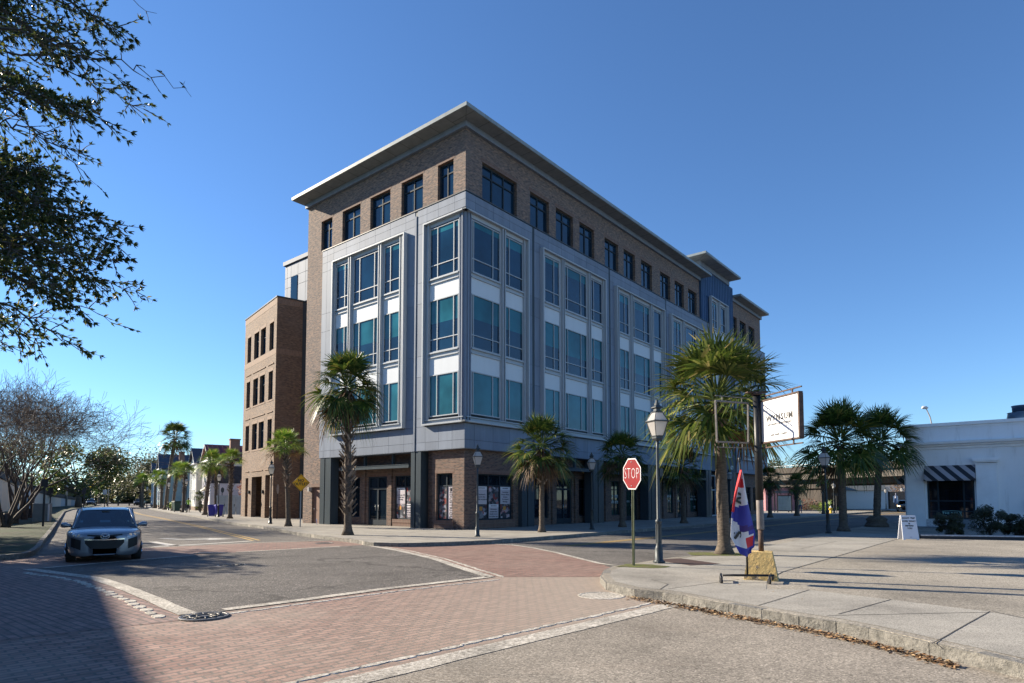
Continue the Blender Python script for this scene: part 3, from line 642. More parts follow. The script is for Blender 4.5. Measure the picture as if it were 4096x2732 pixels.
wall(mb, 'K', 38.5, 47.6, g0, GZ, -.6, .3, [(39.6, 41.4, .5, 3.0), (42.2, 44.0, .5, 3.0), (44.8, 46.4, .5, 3.0)], 0)
mb.box(47.3, .9, g0, 47.6, 10, GZ)
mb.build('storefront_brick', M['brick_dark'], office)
mb = MB()
course('L', 1.05, 2.5, -.32, -.312, 3.09, 3.31); course('K', 1.25, 4.42, -.32, -.312, 3.06, 3.28)
for a, b_ in ((5.0, 6.72), (7.22, 9.18), (9.8, 11.1)): course('L', a, b_, -1.0, -.992, 3.09, 3.31)
for h in KO: course('K', h[0]-.1, h[1]+.1, -1.0, -.992, h[3], h[3]+.22)
course('L', 1.05, 2.5, -.32, -.26, .40, .60); course('K', 1.25, 4.42, -.32, -.26, .40, .60); course('L', 5.0, 6.72, -1.0, -.93, .36, .56)
course('L', 1.05, 2.5, -.32, -.28, .18, .40); course('K', 1.25, 4.42, -.32, -.28, .18, .40); course('L', 5.0, 6.72, -1.0, -.95, .15, .36)

gf = dict(fw=.07, gm=M['glass_dark'])
window(office, 'L', 1.17, 2.39, .6, 3.09, -.45, mull=[1.72], trans=[2.43], **gf)
window(office, 'K', 1.36, 4.3, .6, 3.06, -.45, mull=[2.34, 3.3], trans=[2.45], **gf)
window(office, 'L', 5.1, 6.62, .55, 3.09, -1.08, mull=[5.75], trans=[2.43], **gf)
window(office, 'L', 9.9, 11.0, .6, 3.08, -1.08, mull=[10.5], trans=[2.43], **gf)
gg = dict(fw=.07, gm=M['glass_green'])
for k, i in enumerate((0, 2, 3, 5, 6, 8)):
    h = KO[i]; window(office, 'K', h[0], h[1], h[2], h[3], -1.08, mull=[(h[0]+h[1])/2], trans=[2.4], **(gf if k < 2 else gg))
for a, b_ in ((39.6, 41.4), (42.2, 44.0), (44.8, 46.4)): window(office, 'K', a, b_, .5, 3.0, -.72, mull=[(a+b_)/2], trans=[2.3], **gf)
def doors(face, u0, u1, z0, z1, o, gm):
    d = MB(); fw = .09; mid = (u0+u1)/2
    for a, b_ in ((u0, u0+fw), (mid-.05, mid+.05), (u1-fw, u1)): fb(d, face, a, b_, o-.09, o, z0, z1)
    fb(d, face, u0+fw, u1-fw, o-.089, o-.001, z1-fw, z1); fb(d, face, u0+fw, u1-fw, o-.089, o-.001, 2.3, 2.42); fb(d, face, u0+fw, u1-fw, o-.089, o-.001, z0+.02, z0+.33)
    d_ = d.build('door', M['frame_dark'], office)
    p = MB(); q = [P3(face, u0+.05, o-.06, z0+.05), P3(face, u1-.05, o-.06, z0+.05), P3(face, u1-.05, o-.06, z1-.05), P3(face, u0+.05, o-.06, z1-.05)]
    p.poly(q[::-1] if face == 'L' else q); p.build('pane', gm, d_)
    for s_ in (-1, 1):
        h = MB(); x = mid+s_*.14
        h.tube([P3(face, x, o, 1.05), P3(face, x, o+.07, 1.05), P3(face, x, o+.07, 1.38), P3(face, x, o, 1.38)], .014, 6); h.build('handle', M['steel'], d_)
M['steel'] = flat('brushed_steel', (.55, .55, .55), .3, .9)
doors('L', 7.32, 9.08, .16, 3.08, -1.05, M['glass_dark'])
for i, gm in ((1, M['glass_dark']), (4, M['glass_green']), (7, M['glass_green'])):
    h = KO[i]; doors('K', h[0], h[1], .16, h[3], -1.05, gm)
# brown service door and wall lamp in the tall brick return
mb = MB(); fb(mb, 'L', 13.12, 14.02, -.5, -.42, .14, 2.5); d_ = mb.build('service_door', flat('brown_door', (.20, .115, .085), .6), office)
mb = MB(); mb.tube([P3('L', 13.9, -.41, 1.1), P3('L', 13.9, -.36, 1.1), P3('L', 13.76, -.36, 1.1)], .018, 6); mb.build('handle', M['steel'], d_)
mb = MB(); fb(mb, 'L', 14.08, 14.26, -.3, -.1, 2.22, 2.5); mb.build('wall_lamp', flat('lamp_housing', (.35, .34, .33), .5), office)
# charcoal columns with the dark slot
for (x0, y0, x1, y1) in ((.03, 3.3, .62, 4.1), (.03, 11.6, .62, 12.75), (4.75, .05, 5.9, .75), (12.3, .05, 13.6, .75), (20.0, .05, 21.2-.1, .75), (31.0, .05, 32.2, .9), (36.8, .05, 38.4, 1.2)):
    mb = MB(); cw = y1-y0 > x1-x0
    if cw:
        mid = y0+(y1-y0)*.55; mb.box(x0, y0, g0, x1, mid-.05, GZ-.02); mb.box(x0, mid+.05, g0, x1, y1, GZ-.02); mb.box(x0+.08, mid-.05, g0, x1-.02, mid+.05, GZ-.02)
    else:
        mid = x0+(x1-x0)*.45; mb.box(x0, y0, g0, mid-.05, y1, GZ-.02); mb.box(mid+.05, y0, g0, x1, y1, GZ-.02); mb.box(mid-.05, y0+.08, g0, mid+.05, y1-.02, GZ-.02)
    mb.build('column', M['column'], office)
def canopy(face, u0, u1, o0, o1, z0, z1):
    c_ = MB(); fb(c_, face, u0, u1, o0, o1-.06, z0+.05, z1-.05); fb(c_, face, u0, u1, o1-.06, o1, z0, z1); fb(c_, face, u0, u1, o1-.1, o1+.02, z1-.02, z1+.01); fb(c_, face, u0, u1, o1-.1, o1+.02, z0-.01, z0+.02)
    co = c_.build('canopy', M['column'], office); k = u0+1.5
    while k < u1-.8:
        h = MB(); fb(h, face, k, k+.1, o1-.3, o1-.12, z1, GZ-.02); h.build('hanger', M['column'], co); k += 2.6
canopy('L', 4.6, 11.15, -.98, -.3, 3.49, 3.68)
canopy('K', 6.0, 12.3, -.98, .1, 3.49, 3.68); canopy('K', 14.2, 20.0, -.98, .1, 3.45, 3.64); canopy('K', 21.6, 30.8, -.98, .1, 3.4, 3.58)
# entrance between the last column and the blue tower
mb = MB(); fb(mb, 'K', 32.2, 36.8, -1.3, -1.2, g0, 4.3); e_ = mb.build('entrance_wall', M['column'], office)
window(office, 'K', 33.0, 36.4, .15, 4.0, -.9, mull=[34.1, 35.2], trans=[2.6], fw=.12, fm=M['white_frame'], gm=M['glass_dark'])
# grey rear block that rises behind the wing
mb = MB(); mb.box(6.55, 15.05, .1, 14, 28.5, 22.5); mb.build('rear_block', M['column'], office)
us = [15.1, 18, 21, 24, 25.2, 26.4, 27.5, 28.1, 28.48]
mb = MB()
for i in range(len(us)-1):
    for (c_, d_) in ((18.7, 20.4), (20.4, 21.3), (21.3, 22.4)): mb.box(6.5, us[i]+.015, c_+.015, 6.55, us[i+1]-.015, d_-.015)
mb.box(6.38, 15.0, 22.5, 14.1, 28.65, 22.85); mb.build('rear_cladding', M['panel'], office)
mb = MB(); mb.box(6.46, 26.45, 18.9, 6.5, 27.45, 21.25); mb.build('window', M['glass'], office)
# ---- lettering and posters
TXT_ID = [0]
def text_mesh(s, size, ext=.003, font_scale=1.0, align='CENTER', bold=0.0, shear=0.0, space=1.0):
    cu = bpy.data.curves.new('t', 'FONT'); cu.body = s; cu.size = size; cu.extrude = ext; cu.align_x = align; cu.align_y = 'CENTER'; cu.offset = bold; cu.shear = shear
    cu.space_character = space; cu.resolution_u = 2; cu.space_line = .95
    ob = bpy.data.objects.new('t', cu); COL.objects.link(ob); dg = bpy.context.evaluated_depsgraph_get(); dg.update()
    me = bpy.data.meshes.new_from_object(ob.evaluated_get(dg)); bpy.data.objects.remove(ob); bpy.data.curves.remove(cu); return me
def text(s, size, mat, parent, Mx, name='lettering', **kw):
    me = text_mesh(s, size, **kw); me.name = name; me.materials.clear(); me.materials.append(mat)
    o = bpy.data.objects.new(name, me); COL.objects.link(o); o.parent = parent; o.matrix_local = Mx; return o
def faceM(face, u, o, z, roll=0.0):
    # text plane: local x -> reading direction, local z -> outwards
    if face == 'L': R_ = Matrix(((0, 0, -1), (-1, 0, 0), (0, 1, 0)))      # reading runs towards -y
    else: R_ = Matrix(((1, 0, 0), (0, 0, -1), (0, 1, 0)))
    return Matrix.Translation(P3(face, u, o, z)) @ R_.to_4x4() @ Matrix.Rotation(roll, 4, 'Z')
M['poster'] = flat('poster_paper', (.50, .46, .50), .5, var=.04); M['poster_head'] = flat('poster_header', (.66, .66, .70), .5, var=.03)
M['ink'] = flat('poster_ink', (.02, .02, .035), .6); M['white_ink'] = flat('white_vinyl', (.55, .62, .62), .5, var=.05)
M['black'] = flat('black_paint', (.012, .012, .014), .5)
M['tag_orange'] = flat('orange_sticker', (.55, .25, .04), .5)
n = N('office_photo'); v = n.coord(scale=(3, 3, 3)); vo = n.n('ShaderNodeTexVoronoi'); vo.inputs['Scale'].default_value = 2.2; n.l(v, vo.inputs['Vector'])
sp = n.n('ShaderNodeSeparateColor'); n.l(vo.outputs['Color'], sp.inputs[0])
M['photo'] = n.base(n.ramp(sp.outputs[0], [(0, (.01, .012, .02)), (.35, (.05, .06, .08)), (.5, (.25, .26, .30)), (.7, (.04, .03, .03)), (.85, (.30, .04, .03)), (1, (.5, .5, .55))]), .4)
def poster(face, u0, u1, z0, z1, o, lines=None, photo=False, head=True, sticker=False):
    p = MB(); fb(p, face, u0, u1, o, o+.004, z0, z1); po = p.build('poster', M['photo'] if photo else M['poster'], office); mid = (u0+u1)/2; wd = u1-u0
    if head:
        h = MB(); fb(h, face, u0, u1, o+.004, o+.006, z1-.17, z1-.0); h.build('header', M['poster_head'], po)
        text('INDUSTRIOUS', .075, M['ink'], po, faceM(face, mid, o+.008, z1-.09), bold=.0015)
    if lines:
        k = len(lines); lh = .13
        for i, s_ in enumerate(lines): text(s_, .115, M['ink'], po, faceM(face, mid, o+.006, (z0+z1-.17)/2+((k-1)/2-i)*lh), bold=.0012)
    if sticker:
        h = MB(); fb(h, face, mid-.18 if face == 'K' else mid-.05, mid+.05 if face == 'K' else mid+.18, o+.004, o+.007, z1-.33, z1-.12); h.build('sticker', M['tag_orange'], po)
o1_ = -.49
poster('K', 1.44, 2.26, 1.45, 2.40, o1_, ["Charleston's", 'best-in-class', 'flexible workplace.']); poster('K', 1.44, 2.26, .68, 1.44, o1_, None, True, False, True)
poster('K', 2.42, 3.22, 1.45, 2.40, o1_, None, True, False); poster('K', 2.42, 3.22, .68, 1.44, o1_, ['All-inclusive', 'memberships.', 'Flexible terms.', 'No hidden fees.'])
poster('K', 3.38, 4.22, 1.45, 2.40, o1_, ['Coworking.', 'Private Offices', '& Suites.', 'On demand', 'Meetings.']); poster('K', 3.38, 4.22, .68, 1.44, o1_, None, True, False, True)
poster('L', 1.78, 2.30, .68, 2.40, o1_, None, True, False)
p = MB(); fb(p, 'L', 1.24, 1.66, o1_, o1_+.004, .68, 2.40); po = p.build('poster', M['poster'], office)
text('INDUSTRIOUS', .26, M['ink'], po, faceM('L', 1.45, o1_+.007, 1.42, -pi/2), bold=.006, space=1.1)
p = MB()
for a in range(6): p.tube([P3('L', 1.45+.05*cos(a*pi/3), o1_+.01, 2.24+.07*sin(a*pi/3)), P3('L', 1.45+.1*cos(a*pi/3+.4), o1_+.01, 2.24+.1*sin(a*pi/3+.4))], .01, 4)
p.tube([P3('L', 1.45, o1_+.01, 2.16), P3('L', 1.45, o1_+.01, 2.31)], .03, 5); p.build('emblem', M['ink'], po)
o1_ = -1.12
poster('L', 5.82, 6.54, 1.45, 2.38, o1_, ['Your dream office', 'is right here', '(literally).']); poster('L', 5.82, 6.54, .63, 1.44, o1_, None, True, False, True)
poster('L', 5.18, 5.68, 1.45, 2.38, o1_, None, True, False); poster('L', 5.18, 5.68, .63, 1.44, o1_, ['Coworking.', 'Private Offices', '& Suites.', 'On-demand', 'Meetings.'])
for (u, s1, s2, s3) in ((21.9, 'CHARLESTON', 'POWER YOGA', 'COMING\nSOON'), (30.7, 'CHARLESTON', 'POWER YOGA', 'COMING\nSOON')):
    text(s1, .20, M['white_ink'], office, faceM('K', u, -1.12, 1.95)); text(s2, .24, M['white_ink'], office, faceM('K', u, -1.12, 1.70)); text(s3, .15, M['white_ink'], office, faceM('K', u+.1, -1.12, 1.0))
text('s om\nshore.', .44, M['white_ink'], office, faceM('K', 16.85, -1.12, 1.75), shear=.3, bold=.004); text('e as\nre.', .44, M['white_ink'], office, faceM('K', 25.75, -1.12, 1.8), shear=.3, bold=.004)
for u in (18.8, 19.5, 27.45, 28.15): text('CHARLESTON\nPOWER YOGA', .08, M['white_ink'], office, faceM('K', u, -1.09, 1.55))
text('677', .50, M['white_ink'], office, faceM('K', 37.4, -.08, 4.75), bold=.01, name='street_number')
# ================================================================== BRICK WING (four storeys, set back up the side street)
wing = empty('brick_wing', (-19.47, 51.305, 0), YB-radians(11.9), 'four storey tan brick block with narrow windows beyond the office building', 'brick building')
mb = MB(); WW = [(.7, 1.8), (2.8, 4.2), (4.7, 6.1), (7.0, 8.1)]; WZ = [(14.25, 16.6), (10.05, 12.45), (6.1, 8.4)]
ops = [(.81, 2.05, .1, 3.74), (2.97, 5.85, .1, 3.68), (6.87, 7.7, .1, 3.63)]
def wwall(mb, u0, u1, z0, z1, x0, th, holes):
    wall(mb, 'L', u0, u1, z0, z1, -x0, th, holes)
wwall(mb, 0, 8.95, .1, 18.5, 0, .4, [(a, b_, c_, d_) for a, b_ in WW for c_, d_ in WZ]+ops)
mb.box(.4, 0, .1, 2.15, .4, 18.5); mb.box(.4, 8.6, .1, 12, 8.95, 18.5); mb.box(1.9, .4, .1, 12, 8.6, 18.2); mb.box(.4, .4, 3.9, 1.9, 8.6, 5.9)
mb.build('wall', M['brick_wing'], wing)
mb = MB(); mb.box(-.06, -.06, 18.5, 12.1, 9.01, 18.6); mb.box(2.15, .03, .1, 4.2, .4, 18.5)
mb.build('coping', M['column'], wing)
mb = MB(); mb.box(-.012, -.012, 17.95, .0, 8.96, 18.45); mb.box(.0, -.012, 17.95, 2.15, .0, 18.45); mb.box(-.012, -.012, 13.75, .0, 8.96, 14.2); mb.box(.0, -.012, 13.75, 2.15, .0, 14.2)
for a, b_ in WW:
    for c_, d_ in WZ: mb.box(-.01, a-.08, d_, 0, b_+.08, d_+.25)
for c_, d_ in WZ[1:]:
    for a, b_ in ((.5, 2.0), (2.6, 6.3), (6.8, 8.3)):
        mb.box(-.06, a, d_+.55, 0, b_, d_+.62); mb.box(-.03, a, c_-.15, 0, b_, c_-.02)
for a, b_ in ((.6, 2.2), (2.8, 6.0), (6.7, 7.9)): mb.box(-.06, a, 4.15, 0, b_, 4.22)
mb.build('brick_trim', M['soldier_wing'], wing)
for a, b_ in WW:
    for c_, d_ in WZ: window(wing, 'L', a, b_, c_, d_, -.22, mull=[(a+b_)/2] if b_-a > 1.2 else [a+(b_-a)*.5], trans=[c_+(d_-c_)*.68], fw=.07)
mb = MB(); mb.box(.85, 3.05, .15, .92, 4.1, 3.1); d_ = mb.build('door', flat('slate_blue_door', (.055, .075, .11), .5), wing)
for u in (2.5, 6.35):
    mb = MB(); mb.box(-.14, u-.07, 2.2, 0, u+.07, 2.5); mb.build('wall_lamp', M['black'], wing)
# ================================================================== PALMS
def leaf_mat(name, stops, trans=.26, rough=.42, scale=1.2, spec=.4):
    n = N(name); g_ = n.n('ShaderNodeNewGeometry'); col = n.ramp(g_.outputs['Random Per Island'], stops)
    v = n.coord(); col = n.mix(1, col, n.ramp(n.noise(v, scale, 3), [(.3, .7), (.7, 1.25)]), 'MULTIPLY')
    n.base(col, rough, 0, spec); tr = n.n('ShaderNodeBsdfTranslucent'); n.l(col, tr.inputs[0])
    ms = n.n('ShaderNodeMixShader'); ms.inputs[0].default_value = trans; n.l(n.b.outputs[0], ms.inputs[1]); n.l(tr.outputs[0], ms.inputs[2]); n.l(ms.outputs[0], n.out.inputs[0])
    return n.mat
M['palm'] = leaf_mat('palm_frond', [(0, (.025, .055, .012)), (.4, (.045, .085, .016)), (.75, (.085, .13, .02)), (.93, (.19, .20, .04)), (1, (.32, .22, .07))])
M['palm_light'] = leaf_mat('palm_frond_light', [(0, (.09, .17, .02)), (.5, (.17, .28, .03)), (.9, (.32, .40, .07)), (1, (.5, .40, .12))])  # brighter, yellower frond copy with the side street sunlight in its colour
M['palm_dead'] = leaf_mat('palm_dead_frond', [(0, (.065, .036, .018)), (.6, (.115, .065, .032)), (1, (.19, .12, .06))], .2, .7)
n = N('palm_bark'); tc = n.n('ShaderNodeTexCoord'); mp = n.n('ShaderNodeMapping'); n.l(tc.outputs['Object'], mp.inputs[0]); mp.inputs['Scale'].default_value = (1, 1, 3)
f_ = n.noise(mp.outputs[0], 7, 5, .7); n.bump(f_, .9, .03); M['palm_bark'] = n.base(n.ramp(f_, [(.3, (.045, .034, .026)), (.55, (.115, .09, .068)), (.75, (.19, .15, .115))]), .9)
M['boot'] = leaf_mat('palm_boot', [(0, (.10, .075, .055)), (.5, (.19, .15, .115)), (1, (.31, .25, .20))], .05, .85)
def frond(mb, base, az, el, L, rnd, droop=.35, nseg=26, m=0, fanr=.85):
    """costapalmate fan: curved stem then ribs spread over a wide arc and bent down at the tips"""
    d = Vector((cos(az)*cos(el), sin(az)*cos(el), sin(el))); side = Vector((-sin(az), cos(az), 0)); up = side.cross(d)*-1
    if up.z < 0: up = -up
    p = Vector(base); pts = [p.copy()]; dd = d.copy()
    for i in range(5):
        p = p+dd*(L*.2); dd = (dd-Vector((0, 0, droop*.16))).normalized(); pts.append(p.copy())
    mb.tube(pts, [.022, .018, .015, .013, .01, .006], 4, 0 if m == 0 else m, cap=False)
    up = side.cross(dd); up = up if up.z > 0 else -up
    roll = rnd.uniform(-.5, .5); s2 = side*cos(roll)+up*sin(roll); u2 = up*cos(roll)-side*sin(roll)
    c = pts[-1]
    for k in range(nseg):
        a = -2.25+4.5*(k+rnd.uniform(-.2, .2))/(nseg-1); R_ = fanr*(1-.28*abs(a)/2.25)*rnd.uniform(.86, 1.06)
        q0 = c-dd*(.12*(1-abs(a)/2.4))
        dr = (dd*cos(a)+s2*sin(a)).normalized(); dr = (dr+u2*(.28*abs(sin(a))+.06)).normalized()
        wv = dr.cross(u2).normalized(); w0 = .013+.009*rnd.random(); g = droop*rnd.uniform(.6, 1.5)
        P = []
        for t in (0.08, .38, .68, 1.0):
            P.append(q0+dr*(R_*t)-Vector((0, 0, g*R_*t**2.6)))
        ws = [.35, 1.0, .75, .05]
        for i in range(3):
            a0, a1 = P[i], P[i+1]
            mb.poly([a0-wv*w0*ws[i], a0+wv*w0*ws[i], a1+wv*w0*ws[i+1], a1-wv*w0*ws[i+1]], m)
def crown_mesh(seed, n=36, R=1.0, nseg=28, thick=1.0, elmin=-.8, dx=0.0, brown=.45):
    rnd = random.Random(seed); mb = MB()
    for i in range(n):
        f = (i+.5)/n; el = 1.4-(1.4-elmin)*f**.95+rnd.uniform(-.12, .12); az = i*2.39996+rnd.uniform(-.25, .25)
        L = R*(.45+.27*f)*rnd.uniform(.85, 1.12); dr = .10+dx*.5+(.42+dx)*f
        m = 1 if (f > .88 and rnd.random() < brown) else 0
        frond(mb, (cos(az)*.07, sin(az)*.07, (1-f)*.35*thick), az, el, L, rnd, dr, nseg, m, fanr=R*.64*rnd.uniform(.88, 1.1))
    me_o = mb.build('crown', [M['palm'], M['palm_dead']]); me = me_o.data; bpy.data.objects.remove(me_o); return me
CROWNS = [crown_mesh(1), crown_mesh(2, 33), crown_mesh(3, 42, elmin=-.85), crown_mesh(4, 30, elmin=-.15)]
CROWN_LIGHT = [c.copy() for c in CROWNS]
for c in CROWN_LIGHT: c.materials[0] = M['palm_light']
def palm(x, y, h, r0, label, boots=0.0, bootr=1.0, R=1.35, cm=None, lean=(0, 0), seed=0, group='palms along the pavements', rings=True, dead=0, z=.15, light=False, custom=None):
    """h = height of crown base above ground"""
    rnd = random.Random(seed*7+3); root = empty('palm_tree', (x, y, z), rnd.uniform(0, 6) if custom is None else 0, label, 'palm tree', group)
    rz = root.rotation_euler.z; lx, ly = lean[0]*cos(-rz)-lean[1]*sin(-rz), lean[0]*sin(-rz)+lean[1]*cos(-rz)
    def ax(t): return Vector((lx*t*t*.6+lx*t*.4, ly*t*t*.6+ly*t*.4, h*t))
    mb = MB(); ns = 14; pts = []; rad = []
    for i in range(ns*2+1):
        t = i/(ns*2); pts.append(ax(t)); fl = 1+.75*max(0, 1-t*h/.45)**2; rad.append(r0*fl*(1-.18*t)*(1+(.03 if i % 2 else -.02)*(1 if rings else 0))*rnd.uniform(.98, 1.02))
    mb.tube(pts, rad, 12); mb.build('trunk', M['palm_bark'], root)
    if boots > 0:
        b = MB(); t0 = 1-boots; nb = int(h*boots*26)
        for i in range(nb):
            t = t0+(1-t0)*i/nb; a = i*2.39996; c = ax(t); rr_ = r0*(1-.18*t)*(bootr if bootr > 1.3 else 1.1); o = Vector((cos(a), sin(a), 0)); s_ = Vector((-sin(a), cos(a), 0))
            L_ = rnd.uniform(.16, .32)*bootr**.5; tilt = rnd.uniform(.35, .75); side_l = rnd.choice((-1, 1))*rnd.uniform(.3, .7)
            p0 = c+o*rr_*.85-Vector((0, 0, .05)); d = (o*tilt+s_*side_l+Vector((0, 0, 1))).normalized(); w_ = rnd.uniform(.045, .07)
            p1 = p0+d*L_; th = o*.02
            wv = d.cross(o).normalized()
            q = [p0-wv*w_, p0+wv*w_, p1+wv*w_*.45+o*.03, p1-wv*w_*.45+o*.03]
            b.poly(q); b.poly([q[3]+th*-1.5, q[2]+th*-1.5, q[1]-th*1.2, q[0]-th*1.2]); b.poly([q[1], q[1]-th*1.2, q[2]-th*1.5, q[2]]); b.poly([q[0]-th*1.2, q[0], q[3], q[3]-th*1.5])
        b.build('leaf_bases', M['boot'], root)
    top = ax(1.0)
    if custom is None:
        me = (CROWN_LIGHT if light else CROWNS)[(seed if cm is None else cm) % 4]; co = bpy.data.objects.new('crown', me); COL.objects.link(co); co.parent = root; co.location = top-Vector((0, 0, .1)); co.scale = (R, R, R)
    else:
        co = bpy.data.objects.new('crown', custom); COL.objects.link(co); co.parent = root; co.location = top-Vector((0, 0, .1)); co.scale = (R, R, R)
    if dead:
        d = MB()
        for i in range(dead):
            a = i*2.4+rnd.uniform(-.3, .3); frond(d, top+Vector((cos(a)*.1, sin(a)*.1, -.1)), a, rnd.uniform(-1.15, -.7), R*.45, rnd, .9, 14, 0, fanr=R*.42)
        d.build('dead_fronds', M['palm_dead'], root)
    return root
shag = crown_mesh(29, 50, nseg=30, elmin=-.95, dx=.08)
# shaggy palm in front of the storefront
palm(-7.18, 27.65, 6.35, 0.168, 'tall shaggy palm with a rough criss-cross trunk in front of the glass doors', boots=.86, bootr=1.5, R=1.72, lean=(-.12, 0), seed=1, dead=20, custom=shag)
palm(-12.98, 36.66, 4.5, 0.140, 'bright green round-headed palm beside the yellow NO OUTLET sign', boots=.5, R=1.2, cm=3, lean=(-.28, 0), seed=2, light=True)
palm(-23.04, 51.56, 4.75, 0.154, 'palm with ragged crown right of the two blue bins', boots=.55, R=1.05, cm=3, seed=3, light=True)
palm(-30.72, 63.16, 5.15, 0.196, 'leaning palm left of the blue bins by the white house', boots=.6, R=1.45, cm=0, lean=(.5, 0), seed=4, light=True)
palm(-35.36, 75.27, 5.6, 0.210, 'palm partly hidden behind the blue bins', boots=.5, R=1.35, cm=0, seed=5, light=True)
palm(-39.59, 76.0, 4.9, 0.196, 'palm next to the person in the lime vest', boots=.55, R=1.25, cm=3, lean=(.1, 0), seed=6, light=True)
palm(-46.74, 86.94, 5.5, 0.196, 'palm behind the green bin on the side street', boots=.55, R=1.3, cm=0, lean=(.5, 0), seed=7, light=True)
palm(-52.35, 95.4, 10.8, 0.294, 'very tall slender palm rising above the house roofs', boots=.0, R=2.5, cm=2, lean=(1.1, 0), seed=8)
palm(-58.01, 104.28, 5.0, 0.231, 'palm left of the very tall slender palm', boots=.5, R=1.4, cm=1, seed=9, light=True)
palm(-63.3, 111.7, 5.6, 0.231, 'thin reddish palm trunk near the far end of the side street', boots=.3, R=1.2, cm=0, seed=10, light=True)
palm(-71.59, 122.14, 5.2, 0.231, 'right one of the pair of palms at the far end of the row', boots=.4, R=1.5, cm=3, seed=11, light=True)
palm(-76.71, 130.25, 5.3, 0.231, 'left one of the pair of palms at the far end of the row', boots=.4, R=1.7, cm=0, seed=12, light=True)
palm(1.42, 30.03, 3.95, 0.133, 'palm with browning lower fronds just right of the poster windows', boots=.42, R=1.66, cm=2, seed=13, dead=14)
palm(6.23, 35.66, 3.95, 0.154, 'dark palm behind the red stop sign against the storefront', boots=.1, R=1.5, cm=1, seed=14)
palm(11.26, 41.36, 3.5, 0.168, 'dark palm before the yoga windows left of the big sunlit palm', boots=.5, R=1.6, cm=0, lean=(-.1, 0), seed=15)
big = crown_mesh(21, 52, nseg=32, elmin=-.6, brown=.1)
M['palm_sun'] = leaf_mat('palm_frond_sunny', [(0, (.035, .065, .015)), (.35, (.075, .115, .02)), (.7, (.13, .17, .028)), (.9, (.26, .27, .07)), (1, (.44, .35, .14))])  # lit copy of the fronds, sunlight painted in as yellower highlights
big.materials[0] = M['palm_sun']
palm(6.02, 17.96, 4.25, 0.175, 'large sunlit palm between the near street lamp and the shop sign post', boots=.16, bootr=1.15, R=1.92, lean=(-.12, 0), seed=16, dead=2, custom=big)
palm(22.25, 54.41, 3.3, 0.175, 'shaded palm at the end of the office building', boots=.5, R=1.2, cm=2, seed=17)
palm(26.87, 59.52, 2.9, 0.189, 'shaded palm beside the bus shelter', boots=.5, R=1.15, cm=0, seed=18)
palm(33.43, 67.74, 3.5, 0.140, 'small palm with a lit pale top by the fire hydrant', boots=.4, R=.75, cm=1, seed=19, light=True)
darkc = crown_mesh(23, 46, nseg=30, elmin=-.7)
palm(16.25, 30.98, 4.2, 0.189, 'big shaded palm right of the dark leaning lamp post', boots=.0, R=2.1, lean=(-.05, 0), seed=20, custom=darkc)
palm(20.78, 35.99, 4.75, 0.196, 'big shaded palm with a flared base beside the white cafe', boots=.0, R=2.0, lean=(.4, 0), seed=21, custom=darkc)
mb = MB()       # bulging root collar of that palm
mb.lathe([(.62, 0), (.6, .12), (.48, .3), (.55, .42), (.36, .6)], 14); o = mb.build('trunk', M['palm_bark'], bpy.data.objects['palm_tree.020'])
# ================================================================== BARE CRAPE MYRTLES
n = N('myrtle_bark'); v = n.coord(); f_ = n.noise(v, 5, 3); M['myrtle'] = n.base(n.ramp(f_, [(.35, (.035, .024, .02)), (.65, (.085, .062, .05))]), .8)
M['twig'] = flat('pale_twig', (.11, .078, .06), .8)
def myrtle(x, y, H, spread, label, seed, nst=5, tw=.9):
    rnd = random.Random(seed); root = empty('bare_tree', (x, y, .13), 0, label, 'tree', 'bare crape myrtles on the verge')
    tr = MB(); cr = MB()
    def grow(p, d, L, r, lvl):
        pts = [p.copy()]; rad = [r]; dd = d.copy(); k = 3 if lvl < 3 else 2
        for i in range(k):
            dd = (dd+Vector((rnd.gauss(0, .16), rnd.gauss(0, .16), rnd.gauss(0, .08)+(.05 if lvl < 3 else .0)))).normalized(); p = p+dd*(L/k); pts.append(p.copy()); rad.append(max(.0085, r*(1-.35*(i+1)/k)))
        (tr if lvl < 2 else cr).tube(pts, rad, 6 if lvl < 2 else 3, cap=False)
        if lvl >= 6: return
        nb = 2 if lvl < 1 else (3 if lvl < 5 else 4)
        if lvl >= 5: nb = 2
        for i in range(nb):
            q = pts[-1] if (i < 2 or lvl < 2) else pts[-2]; a = rnd.uniform(0, 2*pi); sp = rnd.uniform(.35, .8)*(1.0*spread if lvl > 1 else .7)
            o = dd.orthogonal().normalized(); o2 = dd.cross(o); nd = (dd*cos(sp)+(o*cos(a)+o2*sin(a))*sin(sp)).normalized()
            grow(q, nd, L*rnd.uniform(.68, .88), rad[-1]*rnd.uniform(.6, .8), lvl+1)
    for s_ in range(nst):
        a = 2*pi*s_/nst+rnd.uniform(-.4, .4); b_ = Vector((cos(a)*.1, sin(a)*.1, 0)); d = Vector((cos(a)*.32, sin(a)*.32, 1)).normalized()
        grow(b_, d, H*.27, .10, 0)
    tr.tube([(0, 0, -.05), (0, 0, .3), (0, 0, .8)], [.26, .2, .12], 8)
    tr.build('trunk', M['myrtle'], root); cr.build('twigs', M['twig'], root)
myrtle(-28.57, 35.66, 9.4, 0.95, 'leftmost bare pink-barked tree, nearest on the verge', 31)
myrtle(-32.6, 41.4, 9.7, 0.95, 'bare multi-stemmed tree second from the left on the verge', 32)
myrtle(-38.31, 49.6, 10.7, 1.00, 'bare tree third along the verge, by the grey cabinet', 33)
myrtle(-41.49, 54.41, 11.2, 1.05, 'bare spreading tree closest to the graffiti wall', 34)
